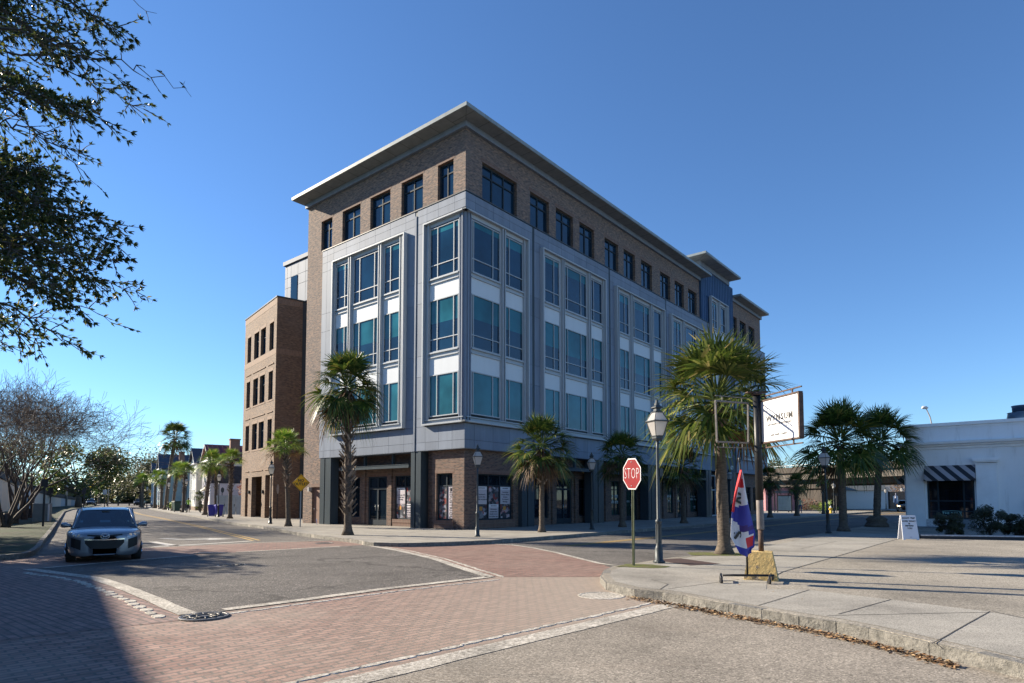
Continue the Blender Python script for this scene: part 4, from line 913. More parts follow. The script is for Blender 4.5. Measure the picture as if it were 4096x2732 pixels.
# ================================================================== LEAFY TREES
M['leaf_dark'] = leaf_mat('oak_leaf_dark', [(0, (.035, .06, .022)), (.6, (.065, .10, .035)), (.88, (.13, .15, .035)), (1, (.30, .24, .05))], .5, .35)
M['leaf_olive'] = leaf_mat('olive_leaf', [(0, (.05, .06, .025)), (.6, (.09, .10, .04)), (1, (.17, .15, .07))], .3, .6)
M['bark'] = flat('grey_bark', (.11, .095, .08), .9, var=.35, scale=6, bump=.8)
def leafy(name, x, y, H, W_, label, seed, mat, leaf=.12, n_=9000, trunk=.3, group=None, base=.25, squash=1.0, z=.1):
    rnd = random.Random(seed); root = empty(name, (x, y, z), 0, label, 'tree' if H > 2 else 'shrub', group)
    t = MB(); cr = MB(); clumps = []
    t.tube([(0, 0, -.1), (rnd.uniform(-.1, .1), 0, H*base*.6), (rnd.uniform(-.2, .2)*trunk*3, 0, H*(base+.15))], [trunk*1.4, trunk, trunk*.75], 8)
    nc = 26
    for i in range(nc):
        a = rnd.uniform(0, 2*pi); rr_ = W_*.5*rnd.random()**.55; zz = H*(base+.1+(1-base-.15)*rnd.random()); k = (zz/H-base)/(1-base); lim = W_*.5*math.sqrt(max(.08, 1-((k-.42)/.62)**2)); rr_ = min(rr_, lim*.9)
        c = Vector((cos(a)*rr_, sin(a)*rr_, zz)); s_ = rnd.uniform(.13, .24)*W_; clumps.append((c, s_))
        t.tube([(0, 0, H*(base*.8)), tuple(c*.5+Vector((0, 0, H*base*.45))), tuple(c)], [trunk*.5, trunk*.25, trunk*.06], 5, cap=False)
    for i in range(n_):
        c, s_ = clumps[rnd.randrange(nc)]; d = Vector((rnd.gauss(0, 1), rnd.gauss(0, 1), rnd.gauss(0, 1)*.75)); d = d.normalized()*s_*rnd.random()**.4
        p = c+d; u = Vector((rnd.gauss(0, 1), rnd.gauss(0, 1), rnd.gauss(0, .6))).normalized(); v_ = u.orthogonal().normalized(); L_ = leaf*rnd.uniform(.6, 1.3)
        cr.poly([p-u*L_, p+v_*L_*.5, p+u*L_, p-v_*L_*.5])
    t.build('trunk', M['bark'], root); cr.build('crown', mat, root); return root
leafy('oak_tree', -24.6, 22.2, 8.8, 5.6, 'unseen oak added outside the left edge to dapple the silver car', 48, M['leaf_dark'], .12, 9000, .3)  # out of view, added to throw dappled shade over the car
leafy('oak_tree', -30.5, 27.2, 9.5, 7.5, 'unseen oak added outside the left edge to shade the verge', 49, M['leaf_dark'], .13, 9000, .3)  # out of view, added up-sun to shade the lawn and left kerb
gt = 'trees at the far end of the side street'
leafy('oak_tree', -88, 128, 12.5, 15, 'big dark evergreen oak behind the traffic signals', 41, M['leaf_dark'], .28, 9000, .5, gt)
leafy('oak_tree', -112, 138, 15, 17, 'tall oak rising behind the bare trees on the left', 42, M['leaf_olive'], .28, 7000, .5, gt)
leafy('oak_tree', -92, 168, 12.5, 20, 'wide spreading oak at the end of the road behind the dark car roof', 43, M['leaf_olive'], .3, 9000, .6, gt)
leafy('oak_tree', -112, 190, 13, 22, 'oak left of the spreading oak at the end of the road', 44, M['leaf_olive'], .3, 7000, .6, gt)
leafy('oak_tree', -80, 185, 12.5, 20, 'oak right of the spreading oak, behind the pair of palms', 45, M['leaf_olive'], .3, 7000, .6, gt)
leafy('oak_tree', -58, 150, 10, 12, 'leafy tree peeking over the roofs behind the chimney', 46, M['leaf_dark'], .25, 4000, .5)
leafy('tree', 56, 128, 9.5, 10, 'green tree showing just above the overpass railing', 47, M['leaf_olive'], .25, 4000, .4)
for i in range(9):
    x = -150+i*17+random.Random(i).uniform(-4, 4); palm(x-5, 205+10*(i % 3), 5, .35, 'distant palm in the row far beyond the road end', R=2.2, cm=i, seed=60+i, group='distant palms in the park', light=True)
# ================================================================== OVERHANGING WILLOW OAK (upper left)
def overhang():
    root = empty('willow_oak', (-9.4, 5.6, .1), 0, 'willow oak whose leafy branches hang into the upper left of the view', 'tree')
    rnd = random.Random(77); inv = Vector(root.location); t = MB(); lf = MB()
    t.tube([(0, 0, -.2), (.1, 0, 1.5), (.25, .1, 3.4), (.6, .2, 6.0), (.9, .3, 9)], [.5, .36, .32, .26, .16], 12)
    def leaf(p, d, L_):
        u = (d+Vector((rnd.gauss(0, .45), rnd.gauss(0, .45), rnd.gauss(0, .4)))).normalized(); s_ = u.cross(Vector((rnd.gauss(0, 1), rnd.gauss(0, 1), rnd.gauss(0, 1)))).normalized(); w_ = L_*rnd.uniform(.12, .19); q = p+u*L_
        nrm = u.cross(s_)*L_*.06
        lf.poly([p, p+u*L_*.4+s_*w_+nrm, q, p+u*L_*.4-s_*w_+nrm])
    def twig(p, d, L_, r, dens_):
        n_ = max(3, int(L_/.07)); pts = [p.copy()]; dd = d.copy()
        for i in range(n_):
            dd = (dd+Vector((rnd.gauss(0, .09), rnd.gauss(0, .09), rnd.gauss(0, .09)))).normalized(); p = p+dd*(L_/n_); pts.append(p.copy())
            f = i/n_
            for _ in range(int(dens_*1.25*(.6+.8*f)+rnd.random())): leaf(p, dd, rnd.uniform(.04, .078))
        t.tube(pts, [r*(1-.75*i/n_)+.0012 for i in range(n_+1)], 4, cap=False)
        for _ in range(int(4*dens_)): leaf(p, dd, rnd.uniform(.04, .075))
        return pts
    # each branch: start pixel -> end pixel of the photograph, distance, leaf density
    B_ = [((-350, -150), (480, 110), 7.0, 2.6), ((-350, -60), (500, 330), 6.6, 2.0), ((-300, 60), (770, 375), 6.8, .9), ((-300, 120), (560, 430), 7.2, 1.8), ((-300, 330), (420, 480), 6.7, 2.8), ((-300, 250), (390, 740), 7.1, .9), ((-250, 420), (330, 620), 7.3, 1.6), ((-350, -220), (620, 40), 6.9, .5),
          ((-300, 720), (460, 900), 6.6, 3.0), ((-300, 820), (470, 980), 7.0, 3.4), ((-300, 900), (455, 1060), 6.7, 3.2), ((-300, 980), (540, 1170), 7.2, 1.9), ((-300, 900), (380, 1130), 6.5, 3.0), ((-300, 1000), (300, 1230), 6.9, 2.8), ((-300, 1100), (330, 1400), 6.7, 1.9), ((-300, 1160), (140, 1370), 7.2, 1.8), ((-250, 1250), (60, 1400), 6.6, 1.0), ((-200, 640), (250, 740), 6.8, 2.4), ((-250, 560), (190, 700), 7.2, 2.6), ((-300, -100), (300, 250), 7.4, 2.6), ((-300, 200), (260, 420), 7.4, 2.4), ((-300, 640), (300, 830), 7.3, 3.0), ((-300, 1050), (480, 1300), 7.1, 1.2), ((-350, 0), (420, 160), 7.5, 2.4)]
    for (a, b_, Y, de) in list(B_):
        if de >= 2.2:
            for _ in range(1): B_.append(((a[0], a[1]+rnd.uniform(-60, 60)), (b_[0]-rnd.uniform(30, 170), b_[1]+rnd.uniform(-70, 70)), Y+rnd.uniform(-.4, .4), de*.8))
    for (a, b_, Y, de) in B_:
        p0 = AT(a[0], a[1], Y)-inv; p1 = AT(b_[0], b_[1], Y+rnd.uniform(-.5, .3))-inv; src = Vector((.5, .2, min(max(p0.z-.5, 3), 8)))
        t.tube([src, (src+p0)/2+Vector((0, 0, .25)), p0], [.07, .045, .025], 5, cap=False)
        n_ = 26; prev = p0; pts = [p0]; sag = (p1-p0).length*.05
        for i in range(1, n_+1):
            f = i/n_; q = p0.lerp(p1, f)+Vector((rnd.gauss(0, .02), rnd.gauss(0, .04), sin(f*pi)*sag+rnd.gauss(0, .02))); pts.append(q)
        t.tube(pts, [.018*(1-f/n_)+.002 for f in range(n_+1)], 5, cap=False)
        for i in range(3, n_+1):
            d = (pts[i]-pts[i-1]).normalized()
            for _ in range(4 if de > 2.2 else (3 if de > 1.5 else 1)):
                if rnd.random() < .8:
                    sp = d+Vector((rnd.gauss(0, .4), rnd.gauss(0, .6), rnd.gauss(-.12, .45))); twig(pts[i], sp.normalized(), rnd.uniform(.18, .5)*(1.1-.55*i/n_)*(1 if de > 1 else .8), .005, de)
            for _ in range(int(de)): leaf(pts[i], d, rnd.uniform(.04, .075))
    t.build('branches', M['bark'], root); lf.build('leaves', M['leaf_dark'], root)
overhang()

# far woods closing the horizon
def woods(name, pts, H, label, seed):
    rnd = random.Random(seed); mb = MB()
    for (x0, y0), (x1, y1) in zip(pts, pts[1:]):
        L_ = hypot(x1-x0, y1-y0)
        for c in range(int(L_/3.2)):
            f = rnd.random(); cx = x0+(x1-x0)*f; cy = y0+(y1-y0)*f+rnd.uniform(-8, 8); r_ = rnd.uniform(2.5, 5); h_ = H*rnd.uniform(.45, 1)
            for k in range(170):
                d = Vector((rnd.gauss(0, 1), rnd.gauss(0, 1), rnd.gauss(0, 1))).normalized(); p = Vector((cx, cy, h_*.5))+Vector((d.x*r_, d.y*r_, d.z*h_*.5)); p.z = max(.2, p.z)
                u = Vector((rnd.gauss(0, 1), rnd.gauss(0, 1), rnd.gauss(0, 1))).normalized(); v_ = u.orthogonal().normalized(); s_ = rnd.uniform(.8, 1.7)
                mb.poly([p-u*s_, p+v_*s_*.8, p+u*s_, p-v_*s_*.8])
    o = mb.build(name, M['leaf_olive']); tag(o, label, 'woods', kind='stuff')
woods('woods', [(-330, 200), (-230, 240), (-60, 300)], 11, 'distant line of trees closing the end of the side street', 5)
woods('woods', [(20, 300), (120, 260), (260, 190)], 9, 'distant line of trees beyond the overpass', 6)
# ================================================================== STREET LAMPS
M['lamp_black'] = flat('lamp_black_paint', (.02, .025, .026), .4, .2, var=.2)
M['lamp_grey'] = flat('lamp_grey_paint', (.04, .05, .057), .5, .2, var=.25)
n = N('frosted_lamp_glass'); M['lamp_glass'] = n.base((.62, .60, .58), .35)
tr = n.n('ShaderNodeBsdfTranslucent'); tr.inputs[0].default_value = (.75, .74, .72, 1); ms = n.n('ShaderNodeMixShader'); ms.inputs[0].default_value = .5
n.l(n.b.outputs[0], ms.inputs[1]); n.l(tr.outputs[0], ms.inputs[2]); n.l(ms.outputs[0], n.out.inputs[0])
def lamp_proto(mat, label):
    """4.1 m gas-lantern style street lamp"""
    root = empty('street_lamp', (0, 0, 0), 0, label, 'street lamp', 'lantern street lamps')
    mb = MB(); mb.lathe([(.125, 0), (.125, .07), (.10, .08), (.10, .36), (.08, .42), (.068, .45), (.063, 1.0), (.08, 1.03), (.08, 1.08), (.055, 1.10), (.045, 1.12), (.038, 2.9), (.038, 3.14)], 16)
    for k in range(8):
        a = 2*pi*k/8; mb.box(.064*cos(a)-.009, .064*sin(a)-.009, .5, .064*cos(a)+.009, .064*sin(a)+.009, .98)
    for k in range(4):
        a = pi/4+pi/2*k; mb.box(.11*cos(a)-.03, .11*sin(a)-.03, 0, .11*cos(a)+.03, .11*sin(a)+.03, .06)
    mb.build('post', mat, root)
    r2_ = math.sqrt(2); mb = MB(); q = pi/4
    mb.lathe([(.06*r2_, 3.10), (.10*r2_, 3.16), (.10*r2_, 3.2), (.11*r2_, 3.22), (.11*r2_, 3.235)], 4, smooth=False, rot=q)
    def fr(z0, h0, z1, h1, t):
        for sx in (-1, 1):
            for sy in (-1, 1): mb.tube([(sx*h0, sy*h0, z0), (sx*h1, sy*h1, z1)], t, 4, smooth=False)
    fr(3.23, .11, 3.60, .195, .010); fr(3.60, .195, 3.83, .10, .010)
    mb.lathe([(.208*r2_, 3.585), (.222*r2_, 3.595), (.222*r2_, 3.61), (.195*r2_, 3.62)], 4, smooth=False, rot=q)
    mb.lathe([(.105*r2_, 3.82), (.11*r2_, 3.85), (.065*r2_, 3.87), (.062*r2_, 3.92), (.11*r2_, 3.95), (.105*r2_, 3.965), (.05*r2_, 4.02), (.05*r2_, 4.07), (.04, 4.08), (.04, 4.14), (.01, 4.16)], 4, smooth=False, rot=q)
    lan = mb.build('lantern', mat, root)
    g_ = MB()
    for (z0, h0, z1, h1) in ((3.24, .102, 3.59, .187), (3.62, .187, 3.82, .097)):
        c = [(-1, -1), (1, -1), (1, 1), (-1, 1)]
        for k in range(4):
            a, b_ = c[k], c[(k+1) % 4]; g_.poly([(a[0]*h0, a[1]*h0, z0), (b_[0]*h0, b_[1]*h0, z0), (b_[0]*h1, b_[1]*h1, z1), (a[0]*h1, a[1]*h1, z1)])
    g_.build('lamp_glass', M['lamp_glass'], lan)
    return root
LP = [(3.59, 15.48, .966, .35, 'grey', 'nearest tall grey lantern lamp post, between the stop sign and the big palm', (0, 0)),
      (-1.45, 26.44, .93, .3, 'grey', 'lantern lamp post at the office building corner by the posters', (0, 0)),
      (4.13, 32.62, .96, .2, 'black', 'black lantern lamp post between two palms before the storefront', (0, 0)),
      (18.08, 52.24, 1.0, .3, 'black', 'lamp post half hidden behind the big palm trunk near number 677', (0, 0)),
      (14.53, 29.01, .965, .6, 'black', 'dark leaning lamp post in the building shadow left of the big shaded palm', (.055, 0)),
      (36.34, 71.18, .875, .2, 'black', 'small distant lamp post beside the yellow hydrant', (0, 0)),
      (59.48, 100.28, .82, .2, 'black', 'distant lamp post right of the barn with the red dots', (0, 0)),
      (73, 118, .95, .2, 'black', 'farthest lamp post above the oncoming car', (0, 0)),
      (-15.39, 40.22, .988, .4, 'black', 'black lamp post in front of the tan brick block', (0, 0)),
      (-25.83, 55.49, .986, .4, 'black', 'lamp post standing at the blue bins', (0, 0)),
      (-38.91, 75.27, 1.04, .4, 'black', 'lamp post beside the person in the lime vest', (0, 0)),
      (-50.04, 91.83, 1.048, .4, 'black', 'lamp post right of the very tall slender palm trunk', (0, 0)),
      (-59.7, 106.54, 1.067, .4, 'black', 'lamp post just left of the very tall slender palm trunk', (0, 0)),
      (-70.73, 122.14, 1.036, .4, 'black', 'farthest lamp post on the side street', (0, 0))]
protoL = {}
for x, y, s_, rz, mt, lab, tilt in LP:
    if mt not in protoL: protoL[mt] = o = lamp_proto(M['lamp_'+mt], lab)
    else: o = copy_tree(protoL[mt]); o['label'] = lab
    o.location = (x, y, .15); o.scale = (s_, s_, s_); o.rotation_euler = (0, -tilt[0], rz)
mb = MB(); mb.box(.02, -.06, 2.2, .12, .06, 2.4); mb.build('junction_box', M['lamp_grey'], protoL['grey'])
# ================================================================== SIGNS
M['red_sign'] = flat('stop_sign_red', (.20, .005, .008), .5, spec=.25, var=.12, scale=6); M['sign_white'] = flat('sign_white', (.58, .58, .60), .4, var=.05)
M['sign_yellow'] = flat('sign_yellow', (.95, .44, .012), .45, var=.07); M['sign_black'] = flat('sign_black', (.015, .015, .015), .5)
M['green_post'] = flat('green_post', (.10, .12, .07), .6, .3, var=.35, scale=5); M['galv'] = flat('galvanised', (.35, .37, .38), .5, .6, var=.2); M['dark_post'] = flat('dark_post', (.02, .022, .025), .6)
def plate(mb, pts, t, m=0, y=0.0):
    """flat plate in the x-z plane, front face at y (towards -y)"""
    n_ = len(mb.v); k = len(pts); mb.v += [(p[0], y, p[1]) for p in pts]+[(p[0], y+t, p[1]) for p in pts]
    mb.f.append(tuple(n_+i for i in range(k))); mb.f.append(tuple(n_+k+k-1-i for i in range(k))); mb.m += [m, m]; mb.sm += [False, False]
    for i in range(k):
        j = (i+1) % k; mb.f.append((n_+i, n_+k+i, n_+k+j, n_+j)); mb.m.append(m); mb.sm.append(False)
def octo(r): return [(r*cos(pi/8+k*pi/4), r*sin(pi/8+k*pi/4)) for k in range(8)]
TX = Matrix(((1, 0, 0), (0, 0, -1), (0, 1, 0))).to_4x4()
def stx(x, y, z): return Matrix.Translation((x, y, z)) @ TX
st = empty('stop_sign', (2.83, 14.82, .15), radians(-52), 'red octagonal stop sign on a green post at the near corner', 'stop sign')
st.rotation_euler = (radians(1.0), radians(1.6), radians(-67))
mb = MB()
for dx in (-.03, .03): mb.box(dx-.006, 0, 0, dx+.006, .03, 2.5)
mb.box(-.03, .024, 0, .03, .03, 2.5); mb.build('post', M['green_post'], st)
mb = MB(); plate(mb, [(a, b_+2.15) for a, b_ in octo(.395)], .006, 0, -.012); so = mb.build('sign_border', M['sign_white'], st)
mb = MB(); plate(mb, [(a, b_+2.15) for a, b_ in octo(.365)], .003, 0, -.015); so2 = mb.build('sign_face', M['red_sign'], st)
text('STOP', .37, M['sign_white'], so2, stx(0, -.017, 2.15), bold=-.008, space=1.12)
so2.children[0].scale = (.64, 1.0, 1)
mb = MB()
for z_ in (1.87, 2.43): mb.tube([(0, -.03, z_), (0, 0, z_)], .012, 6)
mb.build('bolt', M['galv'], st)
no = empty('no_outlet_sign', (-11.99, 35.76, .15), radians(6), 'yellow diamond NO OUTLET sign on a thin post', 'road sign')
mb = MB(); mb.box(-.03, 0, 0, .03, .03, 3.0); mb.build('post', M['galv'], no)
mb = MB(); plate(mb, [(0, 2.0), (.5, 2.5), (0, 3.0), (-.5, 2.5)], .006, 0, -.01); f1 = mb.build('sign_face', M['sign_yellow'], no)
mb = MB()
for i in range(4):
    P_ = [(0, 2.04), (.46, 2.5), (0, 2.96), (-.46, 2.5)]; a, b_ = P_[i], P_[(i+1) % 4]; mb.tube([(a[0], -.013, a[1]), (b_[0], -.013, b_[1])], .008, 4)
mb.build('border', M['sign_black'], f1); text('NO\nOUTLET', .21, M['sign_black'], f1, stx(0, -.013, 2.52), bold=.006)
def small_sign(x, y, h, w_, hh, rz, mat, label, name='road_sign', group=None, post=M['dark_post'], pw=.035, disc=False):
    r_ = empty(name, (x, y, .14), rz, label, 'road sign', group); mb = MB(); mb.box(-pw, 0, 0, pw, pw*1.4, h); mb.build('post', post, r_)
    mb = MB()
    if disc: plate(mb, [(w_*.5*cos(a*pi/8), h-w_*.5+w_*.5*sin(a*pi/8)) for a in range(16)], .01, 0, -.012)
    else: plate(mb, [(-w_/2, h-hh), (w_/2, h-hh), (w_/2, h), (-w_/2, h)], .01, 0, -.012)
    mb.build('sign_face', mat, r_); return r_
small_sign(-18.68, 50.24, 2.76, .75, .75, radians(97), M['sign_white'], 'dark-posted round sign seen from its edge before the brick block', disc=True)
small_sign(-32.0, 69.6, 2.9, .6, .7, radians(80), M['dark_post'], 'thin sign seen edge-on between the blue bins and the house', disc=True)
small_sign(-27.22, 36.66, 2.75, .34, .45, radians(25), M['dark_post'], 'nearest dark sign post on the left verge with its back turned', 'sign_post', 'dark sign posts along the verge', pw=.05)
small_sign(-46.3, 63.2, 2.7, .4, .55, radians(25), M['dark_post'], 'second dark sign post along the left verge', 'sign_post', 'dark sign posts along the verge', pw=.05)
small_sign(-55.54, 81.74, 3.0, .45, .7, radians(25), M['dark_post'], 'third dark sign post along the left verge before the wall', 'sign_post', 'dark sign posts along the verge', pw=.055)
small_sign(-68.5, 106, 3.2, .6, .8, radians(25), M['galv'], 'farthest sign post on the left verge', 'sign_post', 'dark sign posts along the verge', pw=.06)
small_sign(38.6, 75, 2.3, 1.4, .3, radians(20), M['dark_post'], 'dark street name sign before the white barn')
r_ = small_sign(-86, 150, 3.2, .8, .8, 0, M['sign_yellow'], 'small yellow warning sign below the far spreading oak', disc=True)
# ---- shop sign on the pole with the concrete block
blk = MB(); bt_ = [(-.21, -.20), (.21, -.20), (.21, .20), (-.21, .20)]; bb = [(-.31, -.28), (.31, -.28), (.31, .28), (-.31, .28)]
rr2 = random.Random(3); L_ = 8; rings = []
for i in range(L_+1):
    f = i/L_; ring = []
    for k in range(4):
        a = Vector(bb[k]).lerp(Vector(bt_[k]), f); b_ = Vector(bb[(k+1) % 4]).lerp(Vector(bt_[(k+1) % 4]), f)
        for j in range(8):
            p = a.lerp(b_, j/8); e = .008 if i > 1 else .02; q = p*(1+rr2.uniform(-e, e)); ring.append((q.x, q.y, .0 if i == 0 else f*.54+rr2.uniform(-.003, .003)))
    n0 = len(blk.v); blk.v += ring; rings.append(n0)
for i in range(L_):
    for k in range(32):
        k2 = (k+1) % 32; blk.f.append((rings[i]+k, rings[i]+k2, rings[i+1]+k2, rings[i+1]+k)); blk.m.append(0); blk.sm.append(False)
blk.f.append(tuple(rings[-1]+k for k in range(32))); blk.m.append(0); blk.sm.append(False)
n = N('chipped_yellow_concrete'); v = n.coord(); f_ = n.noise(v, 4.5, 6, .75)
sp = n.n('ShaderNodeSeparateXYZ'); n.l(v, sp.inputs[0]); ma = n.n('ShaderNodeMath', operation='MULTIPLY_ADD'); n.l(sp.outputs[2], ma.inputs[0]); ma.inputs[1].default_value = .25; n.l(f_, ma.inputs[2])
n.bump(n.noise(v, 22, 5, .7), .9, .03)
M['block'] = n.base(n.ramp(ma.outputs[0], [(.38, (.13, .11, .08)), (.46, (.24, .20, .15)), (.50, (.55, .39, .16)), (.75, (.62, .45, .19)), (.95, (.58, .44, .24))]), .9)
bl = blk.build('concrete_block', M['block'], loc=(4.86, 12.38, .15), rz=radians(-24)); tag(bl, 'chipped yellow concrete block holding the shop sign post', 'concrete block')
sg = empty('shop_sign', (4.88, 12.40, .69), 0, 'rusty pole with the white WYNSUM shop sign and an empty frame', 'shop sign')
M['pole_black'] = flat('black_pole_paint', (.012, .014, .017), .45, .2, var=.4, scale=4); M['rust'] = flat('rusty_steel', (.075, .045, .034), .8, var=.5, scale=9)
mb = MB(); tp = AT(3018, 1575, 12.5)-Vector(sg.location); top_z = tp.z; lean = tp.x
def pl(z): return Vector((lean*z/top_z, 0, z))
mb.tube([pl(0), pl(.42)], .05, 16, 1); mb.tube([pl(.42), pl(.44), pl(1.0), pl(1.02)], [.062, .068, .068, .066], 16, 2); mb.tube([pl(1.0), pl(top_z-.05)], .073, 16, 0); mb.tube([pl(top_z-.05), pl(top_z)], .10, 16, 1)
mb.build('pole', [M['pole_black'], M['rust'], flat('primer_grey', (.17, .15, .14), .6, var=.3, scale=5)], sg)
mb = MB(); tt = pl(top_z); mb.box(tt.x-.2, -.07, top_z, tt.x+.2, .07, top_z+.02); mb.build('cap_plate', M['rust'], sg)
# right panel: four corners in space, the outer edge nearer to the camera
def pan(corners, Ya, Yb): return [AT(corners[0][0], corners[0][1], Ya), AT(corners[1][0], corners[1][1], Yb), AT(corners[2][0], corners[2][1], Yb), AT(corners[3][0], corners[3][1], Ya)]
sl = Vector(sg.location); Y0 = 12.45
q = [p-sl for p in pan([(3040, 1609), (3198, 1574), (3203, 1751), (3044, 1768)], Y0, Y0*.905)]
ex = ((q[1]-q[0])+(q[2]-q[3])).normalized(); ez = Vector((0, 0, 1)); ex.z = 0; ex.normalize(); ey = ex.cross(ez)*-1     # ey points away from camera
ctr = sum(q, Vector())/4; pw_ = ((q[1]-q[0]).length+(q[2]-q[3]).length)/2; ph_ = ((q[0]-q[3]).length+(q[1]-q[2]).length)/2
RM = Matrix((ex, ey, ez)).transposed().to_4x4(); PM = Matrix.Translation(ctr) @ RM
if ey.y < 0: pass
mb = MB(); mb.box(-pw_/2, -.03, -ph_/2, pw_/2, .03, ph_/2); mb.xf(PM); pf = mb.build('sign_panel', flat('sign_face_white', (.68, .68, .70), .4, var=.03), sg)
mb = MB(); e = .03
for (x0, x1, z0, z1) in ((-pw_/2-e, pw_/2+e, ph_/2, ph_/2+e), (-pw_/2-e, pw_/2+e, -ph_/2-e, -ph_/2), (-pw_/2-e, -pw_/2, -ph_/2, ph_/2), (pw_/2, pw_/2+e*1.3, -ph_/2, ph_/2)): mb.box(x0, -.045, z0, x1, .045, z1)
for zz in (ph_/2+.11, -ph_/2-.11): mb.box(-pw_/2-.08, -.012, zz-.012, pw_/2+.06, .012, zz+.012)
for zz in (ph_/2+.03, -ph_/2-.11):
    for xx in (-pw_/2+.18, pw_/2-.2): mb.box(xx-.012, -.01, zz, xx+.012, .01, zz+.08)
mb.xf(PM); mb.build('panel_frame', M['rust'], sg)
TM = PM @ Matrix.Translation((0, -.033, 0)) @ TX
text('WYNSUM', .165, M['sign_black'], pf, TM @ Matrix.Translation((.04, .03, 0)), space=1.2, bold=.003)
text('ANTIQUES & INTERIORS', .052, M['sign_black'], pf, TM @ Matrix.Translation((.04, -.085, 0)), space=1.35)
text('648 KING STREET', .052, M['sign_black'], pf, TM @ Matrix.Translation((.02, -.29, 0)), space=1.25)
mb = MB()
for k in range(22):
    z_ = -.38+k*.037; w_ = .045*sin(max(.05, min(1, (k+2)/22))*pi)**.7; mb.box(.02-w_, -.034, z_, .02+w_, -.032, z_+.012)
mb.xf(PM); mb.build('feather_drawing', flat('pale_grey_print', (.42, .42, .44), .5), pf)
# empty frame to the left
q = [p-sl for p in pan([(2861, 1603), (2992, 1613), (2993, 1772), (2868, 1767)], Y0*.955, Y0)]
mb = MB()
for i in range(4): mb.tube([q[i], q[(i+1) % 4]], .022, 4, smooth=False)
dn = (q[0]-q[3]).normalized()
for a, b_, s_ in ((q[0], q[1], .1), (q[3], q[2], -.1)):
    o_ = Vector((0, 0, s_)); far_ = b_+(b_-a).normalized()*.12; mb.tube([a+o_, far_+o_], .010, 4, smooth=False)
    for f in (.2, .8): mb.tube([a.lerp(b_, f), a.lerp(b_, f)+o_], .010, 4, smooth=False)
mb.build('empty_frame', flat('weathered_frame', (.13, .12, .115), .7, var=.4, scale=10), sg)
# ---- rolling OPEN flag stand
fl = empty('flag_stand', (4.42, 11.95, .15), radians(0), 'black pipe stand on casters holding a limp red, white and blue OPEN flag', 'flag')
mb = MB(); zb_ = .13
mb.tube([(-.45, .0, zb_), (.48, -.08, zb_)], .022, 8)
mb.tube([(-.55, -.20, zb_-.05), (-.54, -.16, zb_), (-.43, .17, zb_), (-.42, .2, zb_-.05)], .022, 8); mb.tube([(.30, -.30, zb_-.05), (.32, -.26, zb_), (.50, .1, zb_), (.52, .13, zb_-.05)], .022, 8)
mb.tube([(.0, -.03, zb_), (.0, -.03, 1.2), (-.1, -.03, 2.25)], .019, 8); mb.lathe([(.0, 0), (.03, .03), (.02, .05), (.035, .08), (.0, .12)], 10, (-.1, -.03, 2.24))
fs_ = mb.build('stand', M['pole_black'], fl)
for (cx, cy) in ((-.55, -.2), (-.42, .2), (.30, -.30), (.52, .13)):
    w_ = MB(); w_.tube([(cx-.018, cy, .05), (cx+.018, cy, .05)], .05, 14); w_.tube([(cx, cy, .05), (cx, cy, .12)], .014, 5); w_.build('caster', M['black'], fs_)
mats_f = [flat('flag_red', (.52, .02, .03), .7, var=.06), flat('flag_white', (.62, .60, .62), .7, var=.05), flat('flag_blue', (.035, .04, .28), .7, var=.08), M['sign_black'], flat('flag_purple', (.04, .02, .15), .7)]
nf = 18; nz = 40
def fpt(u, w_):     # u across folds 0..1, w_ 0 top .. 1 bottom
    z = 2.10-1.52*w_; wid = .05+.46*min(1, w_/.75)**.9; x0 = -.14-.26*w_*.9-.06*sin(w_*3); x1 = x0+wid*(1.0 if w_ < .95 else .9)
    if w_ > .8: x0 += (w_-.8)*.9; z -= .0
    x = x0+(x1-x0)*u; y = -.10-.05*sin(u*9+w_*3)-.04*sin(u*4.5-w_*5)-.05*(1-u)
    zz = z-.10*(1-abs(u-.55)*1.4)*min(1, w_*1.5)-(.16*(u) if .4 < w_ < .0 else 0)
    return (x, y, zz)
mb = MB(); n0 = 0
for j in range(nz+1):
    for i in range(nf+1): mb.v.append(fpt(i/nf, j/nz))
def fcol(u, w_):
    if u < .14 and w_ < .5: return 0
    if w_ < .10: return 0 if u < .6 else 1
    if w_ < .20 and u < .75: return 0
    if w_ < .44-.06*u: return 1
    if w_ < .58+.08*u: return 2
    if w_ < .70: return 4 if u > .45 else 1
    if u > .55+.4*(w_-.7) and .74 < w_ < .90 and u < .97: return 0 if w_ > .78 else 1
    if w_ < .90 and u < .70: return 1
    return 2
for j in range(nz):
    for i in range(nf):
        a = j*(nf+1)+i; mb.f.append((a, a+1, a+nf+2, a+nf+1)); mb.m.append(fcol((i+.5)/nf, (j+.5)/nz)); mb.sm.append(True)
fo = mb.build('flag', mats_f, fl); so_ = fo.modifiers.new('th', 'SOLIDIFY'); so_.thickness = .004
def fl_text(s_, u, w_, size, rot):
    p = Vector(fpt(u, w_)); text(s_, size, M['sign_black'], fo, Matrix.Translation(p+Vector((0, -.035, 0))) @ TX @ Matrix.Rotation(rot, 4, 'Z'), bold=.01)
fl_text('N', .45, .32, .26, radians(62)); fl_text('S', .30, .76, .28, radians(-75))
